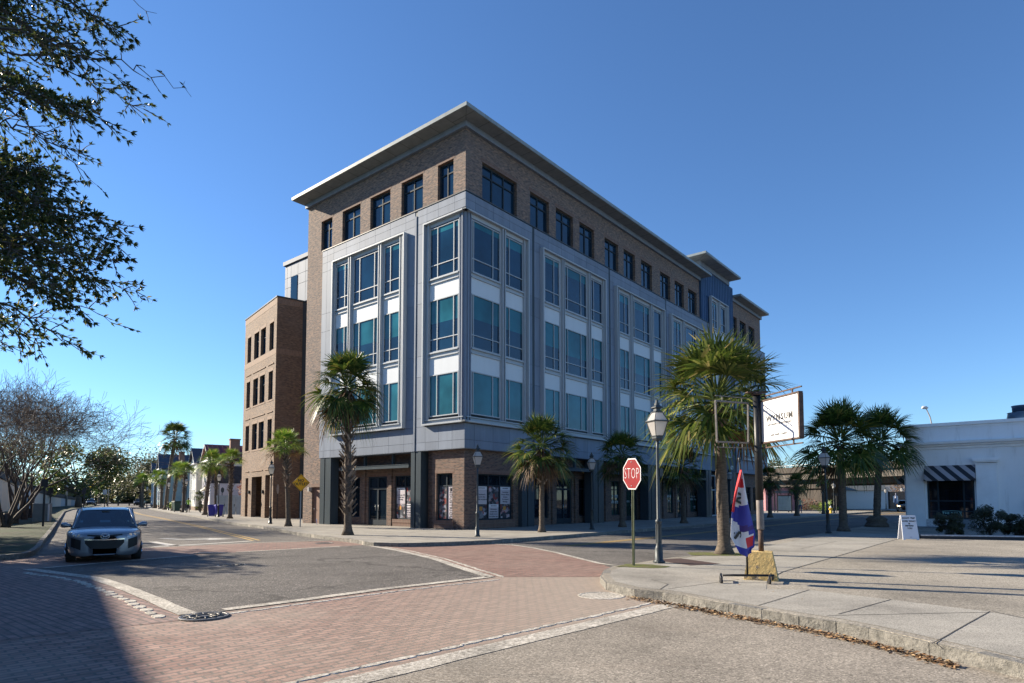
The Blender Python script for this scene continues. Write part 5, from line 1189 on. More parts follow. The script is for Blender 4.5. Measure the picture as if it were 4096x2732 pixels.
# ---- A-frame board
af = empty('a_frame_sign', (15.38, 24.55, .15), radians(-8), "white A-frame board reading DON'T TRIP OVER WHAT IS BEHIND YOU", 'sandwich board')
mb = MB(); mb.v = []; 
def aface(s_):
    k = [(-.29, .0), (-.2, .0), (-.18, .03), (.18, .03), (.2, 0), (.29, 0), (.265, .95), (-.265, .95)]
    n_ = len(mb.v); mb2 = MB(); plate(mb2, k, .03); mb2.xf(Matrix.Translation((0, s_*.2, 0)) @ Matrix.Rotation(s_*.2 if s_ < 0 else .2, 4, 'X') ); return mb2
for s_ in (-1, 1):
    mb2 = MB(); plate(mb2, [(-.29, .0), (-.2, .0), (-.18, .03), (.18, .03), (.2, 0), (.29, 0), (.265, .95), (-.265, .95)], .03, 0, -.015); mb2.xf(Matrix.Translation((0, s_*.22, 0)) @ Matrix.Rotation(s_*.20, 4, 'X'))
    bo = mb2.build('board', flat('board_white', (.62, .64, .70), .4, var=.03), af)
    if s_ < 0:
        fm_ = Matrix.Translation((0, s_*.22, 0)) @ Matrix.Rotation(s_*.20, 4, 'X') @ Matrix.Translation((0, -.018, 0)) @ TX
        for i, t_ in enumerate(("DON'T TRIP", 'OVER WHAT', 'IS', 'BEHIND', 'YOU')): text(t_, .078, M['sign_black'], bo, fm_ @ Matrix.Translation((0, .84-[0, .12, .215, .30, .40][i], 0)), bold=.003, space=1.1)
        text('MART', .03, flat('pale_blue_print', (.10, .16, .25), .5), bo, fm_ @ Matrix.Translation((0, .1, 0)), space=1.2)
mb = MB(); mb.box(-.2, .35, 0, -.0, .6, .2); 
# ---- bins
M['bin_blue'] = flat('blue_bin_plastic', (.035, .035, .34), .45, var=.08); M['bin_green'] = flat('green_bin_plastic', (.02, .06, .045), .5, var=.1)
def bin_(x, y, rz, mat, label, group=None, s_=1.0):
    r_ = empty('wheelie_bin', (x, y, .15), rz, label, 'bin', group); r_.scale = (s_,)*3
    mb = MB(); b0 = [(-.24, -.26), (.24, -.26), (.24, .24), (-.24, .24)]; b1 = [(-.33, -.36), (.33, -.36), (.33, .32), (-.33, .32)]; n_ = 0
    mb.v = [(x_, y_, .06) for x_, y_ in b0]+[(x_, y_, 1.0) for x_, y_ in b1]
    for q_ in ((0, 3, 2, 1), (4, 5, 6, 7), (0, 1, 5, 4), (1, 2, 6, 5), (2, 3, 7, 6), (3, 0, 4, 7)): mb.f.append(q_); mb.m.append(0); mb.sm.append(False)
    mb.box(-.36, -.39, .95, .36, .35, 1.0); mb.build('body', mat, r_, bevel=.02)
    mb = MB(); mb.v = []; mb.box(-.355, -.42, 1.002, .355, .36, 1.04); mb.box(-.3, -.3, 1.04, .3, .28, 1.09); mb.tube([(-.3, .42, 1.0), (.3, .42, 1.0)], .02, 6); mb.build('lid', mat, r_, bevel=.015)
    for s2 in (-1, 1):
        mb = MB(); mb.tube([(s2*.28, .28, .12), (s2*.34, .28, .12)], .12, 14); mb.build('wheel', M['black'], r_)
    return r_
bin_(-27.1, 57.0, radians(200), M['bin_blue'], 'left blue wheelie bin behind the lamp post', 'blue wheelie bins'); bin_(-26.3, 56.6, radians(215), M['bin_blue'], 'right blue wheelie bin behind the lamp post', 'blue wheelie bins')
bin_(-42.49, 79.87, radians(230), M['bin_green'], 'dark green wheelie bin on the side street kerb', s_=1.25)
# ---- hydrant
hy = empty('fire_hydrant', (35.96, 71.18, .15), 0, 'yellow fire hydrant with a white top on the far pavement', 'hydrant'); hy.scale = (1.1,)*3
mb = MB(); mb.lathe([(.17, 0), (.17, .05), (.11, .07), (.11, .5), (.14, .52), (.14, .56)], 12); mb.tube([(-.2, 0, .42), (.2, 0, .42)], .06, 8); mb.build('body', flat('hydrant_yellow', (.6, .38, .03), .5), hy)
mb = MB(); mb.lathe([(.13, .56), (.12, .64), (.06, .7), (.03, .76), (.0, .78)], 12); mb.build('cap', M['sign_white'], hy)
# ---- tiny blue marker posts on the plaza
for x, y in ((-12.1, 39.2), (-8.0, 30.4)):
    mb = MB(); mb.tube([(0, 0, 0), (-.04, 0, .35)], .018, 6); o = mb.build('marker_post', flat('marker_blue', (.04, .12, .45), .5), loc=(x, y, .15)); tag(o, 'small blue marker stick on the pavement '+('by the far charcoal column' if x < -10 else 'right of the shaggy palm'), 'marker')
# ================================================================== WHITE CAFE BUILDING
Bd = Vector((cos(YB), sin(YB), 0)); Ad = Vector((-sin(YB), cos(YB), 0))
def BA(b, a, z=0.0): return BL+Bd*b+Ad*a+Vector((0, 0, z))
n = N('white_stucco'); v = n.coord(scale=(1, 1, .18)); f_ = n.noise(v, 2.2, 6, .7); v2 = n.coord(); n.bump(n.noise(v2, 35, 3), .25, .01)
M['stucco'] = n.base(n.ramp(f_, [(.28, (.62, .61, .60)), (.45, (.78, .78, .78)), (.8, (.82, .82, .83))]), .88)
M['white_trim'] = flat('white_trim', (.82, .82, .82), .7, var=.05, scale=2)
cafe = empty('cafe_building', BA(19.02, -16.73), YB, 'low white stucco corner cafe with a moulded cornice and a striped awning', 'cafe')
mb = MB(); wall(mb, 'L', -16, 0, .1, 5.8, 0, .4, [(-3.1, -.95, .6, 3.45)]); mb.box(.4, -.4, .1, 12, 0, 5.8); mb.box(.9, -16, 5.0, 12, -.4, 5.3); mb.build('wall', M['stucco'], cafe)
mb = MB(); mb.box(-.10, -16, 5.78, .45, .10, 5.95); mb.box(.45, -.45, 5.78, 12, .05, 5.95); mb.box(-.03, -16, 5.66, 0, .03, 5.7)
prof = [(0, 4.48), (-.07, 4.5), (-.09, 4.62), (-.22, 4.65), (-.24, 4.72), (-.42, 4.76), (-.46, 4.88), (0, 4.93)]
for i in range(len(prof)-1):
    (x0, z0), (x1, z1) = prof[i], prof[i+1]
    mb.poly([(x0, -16, z0), (x1, -16, z1), (x1, -x1, z1), (x0, -x0, z0)][::-1]); mb.poly([(x0, -x0, z0), (x1, -x1, z1), (12, -x1, z1), (12, -x0, z0)][::-1])
mb.build('cornice', M['white_trim'], cafe)
def pilaster(u0, u1):
    mb = MB(); mb.box(-.2, u0, .12, 0, u1, 3.58); mb.box(-.24, u0-.03, 3.58, 0, u1+.03, 3.64); mb.box(-.34, u0-.12, 3.76, 0, u1+.12, 3.93); mb.box(-.28, u0-.07, 3.68, 0, u1+.07, 3.76); mb.box(-.22, u0-.02, .12, 0, u1+.02, .30); mb.build('pilaster', M['white_trim'], cafe)
pilaster(-.85, .03); pilaster(-4.1, -3.2)
mb = MB(); mb.box(0, 0, .12, .85, .12, 3.65); mb.box(-.2, .0, 3.72, .95, .2, 3.92); mb.build('pilaster', M['white_trim'], cafe)
mb = MB(); mb.box(-.05, -3.18, .15, .02, -.87, .60); mb.build('brick_apron', brick_mat('white_brick', (.55, .55, .57), (.62, .62, .63), (.25, .25, .26), .22, .085, .009, dirt=.05), cafe)
window(cafe, 'L', -3.1, -.95, .62, 3.45, -.12, mull=[-1.45, -2.62], trans=[1.05, 1.62], fw=.09, gm=M['glass_dark'])
def awning(pts_fn, u0, u1, name='awning'):
    n = N('awning_stripes'); tc = n.n('ShaderNodeTexCoord'); sp = n.n('ShaderNodeSeparateXYZ'); n.l(tc.outputs['Object'], sp.inputs[0])
    a = n.n('ShaderNodeMath', operation='ADD'); a.inputs[0].default_value = 0; n.l(sp.outputs[1], a.inputs[1])
    s_ = n.n('ShaderNodeMath', operation='SUBTRACT'); n.l(a.outputs[0], s_.inputs[0]); n.l(sp.outputs[2], s_.inputs[1])
    m_ = n.n('ShaderNodeMath', operation='MULTIPLY'); n.l(s_.outputs[0], m_.inputs[0]); m_.inputs[1].default_value = 1.75
    f = n.n('ShaderNodeMath', operation='FRACT'); n.l(m_.outputs[0], f.inputs[0]); g_ = n.n('ShaderNodeMath', operation='GREATER_THAN'); n.l(f.outputs[0], g_.inputs[0]); g_.inputs[1].default_value = .5
    MATS['awning'] = n.base(n.mix(g_.outputs[0], (.36, .33, .34), (.02, .022, .03)), .8)
    return MATS['awning']
am = awning(None, 0, 0)
mb = MB(); u0, u1 = -3.18, -.86; t_ = [(-.02, 3.58), (-.55, 2.82), (-.55, 2.72), (-.02, 2.72)]
mb.poly([(-.02, u0, 3.58), (-.02, u1, 3.58), (-.62, u1, 2.84), (-.62, u0, 2.84)][::-1]); mb.poly([(-.62, u0, 2.84), (-.62, u1, 2.84), (-.62, u1, 2.72), (-.62, u0, 2.72)][::-1])
for u in (u0, u1): mb.poly([(-.02, u, 3.58), (-.62, u, 2.84), (-.62, u, 2.72), (-.02, u, 2.72)])
mb.build('awning', am, cafe)
mb = MB(); mb.poly([(.9, .02, 3.35), (3.2, .02, 3.35), (3.2, .62, 2.84), (.9, .62, 2.84)]); mb.poly([(.9, .62, 2.84), (3.2, .62, 2.84), (3.2, .62, 2.6), (.9, .62, 2.6)])
for u in (.9, 3.2): mb.poly([(u, .02, 3.35), (u, .62, 2.84), (u, .62, 2.6), (u, .02, 2.6)])
mb.build('awning', am, cafe)
neon = flat('pale_teal_vinyl', (.25, .52, .52), .4, var=.03)
mb = MB(); y0, z0 = -2.05, .93; q = [(-.42, -.12), (-.42, .12), (0, .16), (.42, .12), (.42, -.12), (0, -.16)]
mb.tube([P3('L', y0+a, -.10, z0+b_) for a, b_ in q+q[:1]], .012, 4); so_ = mb.build('window_sign', neon, cafe)
text('THE DAILY', .17, neon, so_, faceM('L', y0, -.105, z0+.01), bold=.002, space=1.05)
mb = MB(); mb.lathe([(.30, 5.3), (.30, 5.9), (.62, 6.15), (.72, 6.2), (.74, 6.3), (.68, 6.62), (.72, 6.66)], 20, (4, -5.25, 0)); mb.lathe([(.46, 6.66), (.48, 7.0), (.52, 7.02), (.5, 7.06), (.1, 7.1)], 20, (4, -5.25, 0))
mb.build('roof_vent', flat('vent_metal', (.16, .20, .26), .35, .7), cafe)
mb = MB(); mb.box(-.1, -9, 0, -.6, -.9, .16)
mb = MB(); mb.box(-.55, -5.0, .12, -.02, -.2, .2); mb.box(-.35, -3.05, .15, -.06, -2.35, .62); mb.build('step', flat('wrapped_stone', (.16, .18, .20), .8, var=.2), cafe)
pk = MB(); d_ = Vector((3.25, -.92, 0)).normalized()
pk.box(0, -.09, 0, 14, .09, .16, 0); pk.box(0, -.093, .115, 14, .093, .163, 1); o = pk.build('parking_kerb', [flat('tarred_timber', (.02, .02, .025), .7), flat('worn_white_edge', (.42, .43, .46), .7, var=.4, scale=9)], loc=(16.2, 25.1, .15), rz=atan2(d_.y, d_.x)); tag(o, 'long black and white timber kerb at the foot of the cafe shrubs', 'kerb')
M['boxwood'] = leaf_mat('boxwood_leaf', [(0, (.025, .035, .015)), (.7, (.05, .06, .025)), (1, (.11, .09, .04))], .2, .5)
for k, (x, y, s_, lb) in enumerate(((18.6, 26.9, 1.0, 'rounded shrub below the THE DAILY window sign'), (20.35, 26.9, 1.25, 'widest rounded shrub, right of the cafe window'), (21.3, 26.7, .95, 'smallest narrow shrub before the second pilaster'), (21.9, 25.9, 1.3, 'tall shrub at the right edge of the cafe front'))):
    leafy('shrub', x, y, .98*s_, .95*s_, lb, 80+k, M['boxwood'], .035, 8000, .02, 'shrubs in front of the cafe', base=.02, z=.15)
mb = MB(); mb.box(-.16, -.01, .25, .16, .01, .62); mb.box(-.02, 0, 0, .02, .02, .3); o = mb.build('yard_sign', M['sign_white'], loc=(22.0, 25.2, .15), rz=.3); tag(o, 'small white yard sign among the shrubs at the right edge', 'yard sign')
mb = MB(); mb.tube([(-.06, -6.3, .2), (-.06, -6.3, 4.45)], .045, 8); mb.tube([(-.06, -6.3, 4.2), (-.06, -6.3, 4.5), (.05, -6.3, 4.6)], .06, 8); mb.build('downpipe', M['white_trim'], cafe)
mb = MB(); mb.box(-.14, -5.6, 1.1, 0, -5.25, 1.65); mb.tube([(-.07, -5.42, .2), (-.07, -5.42, 1.1)], .03, 6); mb.build('meter_box', flat('meter_grey', (.30, .31, .32), .5), cafe)
mb = MB(); mb.box(.0, -16, .12, -.02, -4.1, .42); mb.build('splash_band', flat('stained_base_paint', (.40, .40, .41), .9, var=.35, scale=2.5), cafe)
# ================================================================== OVERPASS
ov = empty('overpass', (48, 75, 0), atan2(25, -8.6), 'stained concrete highway overpass crossing the main street', 'overpass')     # local x runs away along the deck, +y is the camera side
n = N('overpass_concrete'); v = n.coord(scale=(1, 1, .3)); M['ov'] = n.base(n.ramp(n.noise(v, 1.3, 5, .7), [(.35, (.06, .052, .045)), (.6, (.125, .11, .095)), (.8, (.16, .14, .12))]), .9)
n = N('overpass_stained'); v = n.coord(scale=(1.5, 1, .25)); M['ov2'] = n.base(n.ramp(n.noise(v, 1.6, 6, .75), [(.3, (.022, .018, .016)), (.6, (.07, .058, .048)), (.8, (.12, .10, .085))]), .9)
mb = MB(); mb.box(-24, -14, 5.45, 60, -.4, 5.8); mb.box(-24, -.5, 4.75, 60, -.35, 5.45); mb.box(-24, -.6, 4.6, 60, -.3, 4.78); mb.build('deck', M['ov'], ov)
mb = MB(); mb.box(-24, -.4, 5.7, 60, 0, 6.45); mb.box(-24, -.5, 5.62, 60, .06, 5.76); mb.build('parapet', M['ov2'], ov)
mb = MB()
for k in range(5): mb.box(-24, -2.2-k*2.8, 3.85, 60, -1.6-k*2.8, 5.45)
mb.build('girders', M['ov2'], ov)
mb = MB(); mb.tube([(-24, -.2, 6.75), (60, -.2, 6.75)], .05, 6)
for k in range(34): mb.box(-24+k*2.5, -.24, 6.45, -23.9+k*2.5, -.16, 6.75)
mb.build('railing', M['galv'], ov)
mb = MB(); mb.box(15.5, -5, 0, 38, -1.4, 3.9); mb.box(15.2, -5.4, 3.3, 40, -1.0, 3.9); mb.build('abutment', M['ov2'], ov)
mb = MB()
for k in range(4): mb.box(-20, -3-k*3.2, 0, -19, -2-k*3.2, 3.9)
mb.build('pier', M['ov'], ov)
cb = empty('highway_lamp', (53.4, 80, 5.6), 0, 'tall cobra-head highway lamp rising above the cafe roof', 'street lamp')
mb = MB(); mb.tube([(.6, 0, 0), (.45, 0, 4.5), (.1, 0, 6.6), (-.3, 0, 7.55), (-.45, 0, 7.75)], [.1, .09, .07, .06, .05], 8); mb.build('pole', flat('weathered_alloy', (.42, .38, .36), .5, .4), cb)
mb = MB(); mb.tube([(-.15, 0, 7.8), (-.4, 0, 7.86), (-.8, 0, 7.84), (-.95, 0, 7.78)], [.1, .2, .2, .08], 8); mb.build('lamp_head', M['sign_white'], cb)
# ================================================================== THINGS BEYOND ALONG THE MAIN STREET
pb = empty('pink_building', (34.6, 86, 0), radians(20), 'low pink painted brick building behind the bus shelter', 'building')
mb = MB(); mb.box(0, 0, .1, 5.6, 5, 3.3); mb.build('wall', brick_mat('pink_brick', (.38, .17, .19), (.46, .22, .24), (.33, .17, .19), .3, .12, .01, dirt=.1), pb)
mb = MB(); mb.box(-.1, -.1, 3.3, 5.7, 5.1, 3.42); mb.build('roof', M['ov2'], pb)
bn = empty('barn', (53.5, 104, 0), radians(6), 'white sided building with a grey shingle roof and three red dots', 'building')
sid = N('white_siding'); v = sid.coord(scale=(1, 1, 1)); wv = sid.n('ShaderNodeTexWave'); wv.bands_direction = 'Z'; wv.inputs['Scale'].default_value = 1.6; sid.l(v, wv.inputs['Vector']); M['siding'] = sid.base(sid.ramp(wv.outputs[0], [(.05, (.38, .38, .37)), (.2, (.66, .67, .66))]), .7)
mb = MB(); mb.box(0, 0, .1, 9.2, 6, 3.25); mb.build('wall', M['siding'], bn)
mb = MB(); mb.poly([(-.4, -.4, 3.2), (9.6, -.4, 3.2), (9.6, 3, 4.9), (-.4, 3, 4.9)]); mb.poly([(-.4, 6.4, 3.2), (-.4, 3, 4.9), (9.6, 3, 4.9), (9.6, 6.4, 3.2)]); mb.poly([(9.2, 0, 3.25), (9.2, 6, 3.25), (9.2, 3, 4.85)]); mb.build('roof', flat('grey_shingle', (.11, .12, .12), .9, var=.3, scale=6), bn)
for z in (2.75, 2.1, 1.5):
    mb = MB(); plate(mb, [(6.9+.2*cos(a*pi/10), z+.2*sin(a*pi/10)) for a in range(20)], .02, 0, -.03); mb.build('red_dot', M['red_sign'], bn)
mb = MB(); mb.box(9.3, -.3, .1, 12, 5, 3.0); mb.build('annex_wall', M['brick_wing'], bn)
mb = MB(); mb.box(9.8, -.36, 1.2, 10.7, -.3, 2.3); mb.build('window', M['sign_white'], bn)
fh = empty('white_house', (84, 146, 0), 0, 'white two storey house beyond the bare tree past the overpass', 'house')
mb = MB(); mb.box(0, 0, 0, 14, 8, 5.2); mb.build('wall', M['siding'], fh)
mb = MB(); mb.poly([(-.4, -.5, 5.1), (14.4, -.5, 5.1), (14.4, 4, 7.4), (-.4, 4, 7.4)]); mb.build('roof', MATS['grey_shingle'], fh)
for x in (2, 5.5, 9.5):
    mb = MB(); mb.box(x, -.06, 1.5, x+1.3, 0, 3.6); mb.build('window', M['glass_dark'], fh)
myr = myrtle; 
def far_bush(x, y, H, W_, label, seed, mat, name='shrub', n_=1600, leaf=.1): return leafy(name, x, y, H, W_, label, seed, mat, leaf, n_, .06, None, base=.05, z=.12)
M['rust_leaf'] = leaf_mat('russet_leaf', [(0, (.14, .05, .035)), (.6, (.22, .09, .06)), (1, (.30, .16, .09))], .3, .6)
M['bare_brush'] = leaf_mat('bare_brush', [(0, (.14, .09, .06)), (1, (.24, .17, .12))], .1, .8)
far_bush(79, 128, 7.0, 8, 'brown bare-twigged tree above the oncoming white car', 91, M['bare_brush'], 'bare_tree', 2600, .16)
far_bush(-27.5, 66.5, 3.6, 2.6, 'russet-leaved bush behind the grey gates', 92, M['rust_leaf'], n_=2200, leaf=.09)
far_bush(-36.9, 74.6, 2.6, 1.4, 'small dark green tree at the white house corner', 93, M['leaf_dark'], n_=1200, leaf=.07)
far_bush(43.5, 93, 1.6, 6, 'low brown hedge before the white barn', 94, M['rust_leaf'], n_=2000, leaf=.12)
far_bush(-50.2, 93.5, 1.2, 1.5, 'yellow-green bush at the foot of the teal house', 95, M['palm_light'], n_=600, leaf=.09)
# fan palmetto clump by the abutment
pc = empty('palmetto_shrub', (36.4, 73.5, .1), 0, 'spiky sunlit palmetto clump right of the standing man', 'shrub'); rnd = random.Random(5); mb = MB()
for i in range(22): frond(mb, (rnd.uniform(-.5, .5), rnd.uniform(-.3, .3), 0), i*2.4, rnd.uniform(.5, 1.4), rnd.uniform(.8, 1.3), rnd, .3, 16, 0, fanr=.85)
mb.build('fronds', M['palm_light'], pc)
bs = empty('bus_shelter', (31.7, 75.3, .15), radians(-8), 'black framed bus shelter with a glass side under a palm', 'bus shelter')
mb = MB()
for x in (0, 1.6): 
    for y in (0, 1.3): mb.box(x-.05, y-.05, 0, x+.05, y+.05, 2.3)
mb.box(.0, -.02, .15, 1.6, .02, .25); mb.box(0, -.02, 1.95, 1.6, .02, 2.05); mb.build('frame', M['black'], bs)
mb = MB(); mb.poly([(-.2, -.2, 2.3), (1.9, -.2, 2.3), (1.9, .65, 2.6), (-.2, .65, 2.6)]); mb.poly([(-.2, 1.5, 2.3), (-.2, .65, 2.6), (1.9, .65, 2.6), (1.9, 1.5, 2.3)]); mb.build('roof', M['black'], bs)
mb = MB(); mb.box(.08, -.01, .25, 1.52, .01, 1.95); mb.build('pane', flat('shelter_glass', (.16, .24, .30), .15, spec=.8), bs)
um = empty('closed_umbrella', (60.9, 100, .1), 0, 'closed pale patio umbrella before the barn dots', 'umbrella'); mb = MB(); mb.tube([(0, 0, 0), (0, 0, 2.6)], .03, 6); mb.build('pole', M['galv'], um); mb = MB(); mb.lathe([(.28, .7), (.22, 1.2), (.12, 2.0), (.03, 2.6)], 9); mb.build('canopy', flat('umbrella_cloth', (.4, .4, .48), .8), um)
# ================================================================== SIDE STREET HOUSES
M['roof_red'] = flat('dark_red_tin_roof', (.15, .025, .03), .6, var=.4, scale=1.5); M['roof_slate'] = flat('slate_blue_tin_roof', (.05, .06, .085), .45, var=.15); M['roof_brown'] = flat('dark_brown_tin_roof', (.055, .045, .055), .5, var=.2)
def clap(name, c):
    n = N(name); v = n.coord(); wv = n.n('ShaderNodeTexWave'); wv.bands_direction = 'Z'; wv.wave_profile = 'SAW'; wv.inputs['Scale'].default_value = 1.6; n.l(v, wv.inputs['Vector'])
    col = n.ramp(wv.outputs[0], [(.0, tuple(x*.55 for x in c)), (.15, c), (1, tuple(x*.93 for x in c))]); col = n.mix(1, col, n.ramp(n.noise(v, .8, 4), [(.35, .85), (.7, 1.05)]), 'MULTIPLY'); return n.base(col, .75)
def house(px, py, W_, L_, ze, za, mats, label, rz=33.5, chimney=None, band=None, seamed=True, base=.6):
    g_ = G(px, py, .15); r_ = empty('house', (g_.x, g_.y, .1), radians(rz), label, 'house')
    mb = MB(); mb.box(0, 0, base, L_, W_, ze); mb.poly([(0, 0, ze), (0, W_/2, za), (0, W_, ze)]); mb.build('wall', [mats[0]], r_)
    mb = MB(); mb.box(-.02, -.02, 0, L_, W_+.02, base); mb.build('foundation', M['brick_wing'], r_)
    if band: mb = MB(); mb.box(.0, -.02, band[0], L_, -.005, band[1]); mb.build('shingle_band', flat('dark_weathered_shingle', (.045, .045, .055), .9, var=.5, scale=3), r_)
    mb = MB(); o_ = .35; s_ = (za-ze)/(W_/2)
    for sgn in (0, 1):
        y0, ym = (-o_, W_/2) if sgn == 0 else (W_+o_, W_/2); z0 = ze-s_*o_; pr = [(-.4, y0, z0), (L_+.4, y0, z0), (L_+.4, ym, za+.02), (-.4, ym, za+.02)]
        mb.poly(pr if sgn == 0 else pr[::-1]); mb.poly([(a, b_, c_-.12) for a, b_, c_ in (pr[::-1] if sgn == 0 else pr)]); mb.poly([pr[0], pr[3], (pr[3][0], pr[3][1], pr[3][2]-.12), (pr[0][0], pr[0][1], pr[0][2]-.12)], 1)
        if seamed and sgn == 0:
            k = 0.0
            while k < L_: mb.tube([(k, y0, z0+.02), (k, ym, za+.04)], .025, 4, 0, smooth=False); k += .6
    rf = mb.build('roof', [mats[1], M['white_trim']], r_)
    if chimney:
        mb = MB(); cx, cw, ch = chimney; mb.box(cx, W_*.18, ze, cx+cw, W_*.18+cw*.8, ch); mb.box(cx-.08, W_*.18-.08, ch, cx+cw+.08, W_*.18+cw*.8+.08, ch+.15); mb.build('chimney', M['chim'], rf)
    mb = MB(); mb.box(-.06, -.06, base, .08, .1, ze); mb.box(-.06, W_-.1, base, .08, W_+.06, ze); mb.box(-.3, -.3, ze-.35, .0, W_+.3, ze-.18); mb.build('corner_board', M['white_trim'], r_)
    for z0 in (base+.8, (ze+base)/2+.7):
        for k in range(3):
            y = W_*(.18+.27*k); fb_ = window(r_, 'L', y, y+.85, z0, z0+1.7, .05, mull=[], trans=[z0+.85], fw=.1, fm=M['white_trim'], gm=M['glass_dark'])
    return r_
M['chim'] = brick_mat('chimney_brick', (.20, .08, .05), (.28, .13, .08), (.2, .15, .12), .22, .075, .012, dirt=.2)
cw = clap('white_clapboard', (.75, .74, .70)); cp = clap('pale_pink_clapboard', (.66, .60, .60)); cg = clap('grey_green_clapboard', (.48, .50, .45)); ct = clap('teal_clapboard', (.22, .33, .36)); cl = clap('pale_blue_clapboard', (.55, .62, .64))
h1 = house(838, 2046, 7.0, 16, 7.0, 9.0, (cp, M['roof_red']), 'old pale clapboard house with a dark red tin roof and big brick chimney', chimney=(2.5, 1.2, 9.6), band=(3.7, 6.0))
mb = MB(); mb.poly([(-.9, 1.6, 2.7), (-.9, 4.6, 2.7), (0, 4.6, 3.4), (0, 1.6, 3.4)]); mb.poly([(-.9, 1.6, 2.7), (0, 1.6, 3.4), (0, 1.6, 2.7)]); mb.build('awning', flat('cream_canvas', (.6, .55, .42), .8), h1)
house(781, 2041.8, 6.6, 12, 7.0, 9.1, (cg, M['roof_brown']), 'tall narrow grey-green house with a dark brown gabled roof')
house(640, 2034, 5.8, 18, 7.2, 9.6, (ct, M['roof_slate']), 'teal clapboard house with a long slate blue seamed roof', chimney=(2.8, .85, 9.9))
house(612, 2029, 5.6, 9, 7.1, 9.0, (cl, M['roof_slate']), 'pale blue gabled house farthest along the row')
gt_ = empty('gate_screen', (-29.6, 63.2, .15), radians(-20), 'row of pale grey wooden enclosure doors left of the brick block', 'gate')
for k in range(3):
    mb = MB(); mb.box(k*1.25, -.03, .05, k*1.25+1.15, .03, 1.85); mb.box(k*1.25-.02, -.06, 1.75, k*1.25+1.17, .05, 1.95)
    for j in range(6): mb.box(k*1.25+.1+j*.18, -.036, .1, k*1.25+.115+j*.18, -.028, 1.7)
    dd_ = mb.build('door', flat('pale_grey_paint', (.36, .40, .40), .7), gt_); mb = MB(); mb.box(k*1.25+1.0, -.07, .85, k*1.25+1.05, -.03, 1.1); mb.build('latch', M['black'], dd_)
# ================================================================== RAMP WALL WITH GRAFFITI (left)
rw = empty('ramp_wall', (0, 0, 0), 0, 'pale retaining wall of the highway ramp with dark railing and graffiti', 'wall')
wp = [(-36, 20, 7.5), (-40, 31, 7.2), (-46, 50, 6.2), (-60, 72, 4.6), (-79, 104, 3.06), (-98, 135, 2.2), (-123, 180, 1.3)]  # nearest stretch is unseen, wall extended there to shade the verge
mb = MB(); mr = MB()
for (x0, y0, h0), (x1, y1, h1_) in zip(wp, wp[1:]):
    d_ = Vector((x1-x0, y1-y0, 0)).normalized(); nn = Vector((-d_.y, d_.x, 0))
    for (m_, a0, a1, b0, b1, th, off) in ((mb, 0, 0, h0, h1_, 1.5, 0), (mr, h0, h1_, h0+.95, h1_+.6, .5, -.12)):
        o0 = Vector((x0, y0, 0))+nn*off; o1 = Vector((x1, y1, 0))+nn*off; q0, q1 = o0+nn*th, o1+nn*th
        P_ = lambda p, z: (p.x, p.y, z)
        m_.poly([P_(o1, a1), P_(o0, a0), P_(o0, b0), P_(o1, b1)]); m_.poly([P_(o0, b0), P_(q0, b0), P_(q1, b1), P_(o1, b1)]); m_.poly([P_(q0, a0), P_(q1, a1), P_(q1, b1), P_(q0, b0)]); m_.poly([P_(o0, a0), P_(o1, a1), P_(q1, a1), P_(q0, a0)])
n = N('ramp_wall_panels'); tc = n.n('ShaderNodeTexCoord'); sp = n.n('ShaderNodeSeparateXYZ'); n.l(tc.outputs['Object'], sp.inputs[0])
mu = n.n('ShaderNodeMath', operation='MULTIPLY'); n.l(sp.outputs[1], mu.inputs[0]); mu.inputs[1].default_value = .125; fl_ = n.n('ShaderNodeMath', operation='FLOOR'); n.l(mu.outputs[0], fl_.inputs[0])
wn = n.n('ShaderNodeTexWhiteNoise'); wn.noise_dimensions = '1D'; n.l(fl_.outputs[0], wn.inputs[1]); M['ramp'] = n.base(n.ramp(wn.outputs[0], [(0, (.38, .42, .46)), (.4, (.52, .52, .50)), (.6, (.70, .50, .32)), (1, (.60, .60, .58))]), .85)
mb.build('wall', M['ramp'], rw); mr.build('railing', flat('dark_ramp_rail', (.035, .038, .04), .8), rw)
gr = MB(); rg = random.Random(8); da = Vector((-19, 32, 0)).normalized(); b0 = Vector((-60, 72, 0))
for j in range(9):
    c0 = b0+da*(18+j*1.3)+Vector((.10, -.06, 0)); pts = []
    for i in range(6): p = c0+da*rg.uniform(-.5, .5); pts.append((p.x+.03, p.y, 1.0+rg.uniform(0, 1.4)))
    gr.tube(pts, .05, 4)
gr.build('graffiti', flat('graffiti_black', (.03, .03, .035), .7), rw)
ub = empty('utility_cabinet', (-33.2, 44.6, .13), radians(20), 'low grey utility cabinet among the bare trunks', 'cabinet'); mb = MB(); mb.box(-.5, -.3, 0, .5, .3, 1.3); mb.build('body', flat('cabinet_grey', (.16, .18, .18), .6), ub, bevel=.03); mb = MB(); mb.box(.42, -.33, .05, .52, -.3, 1.25); mb.build('edge_strip', M['sign_white'], ub)
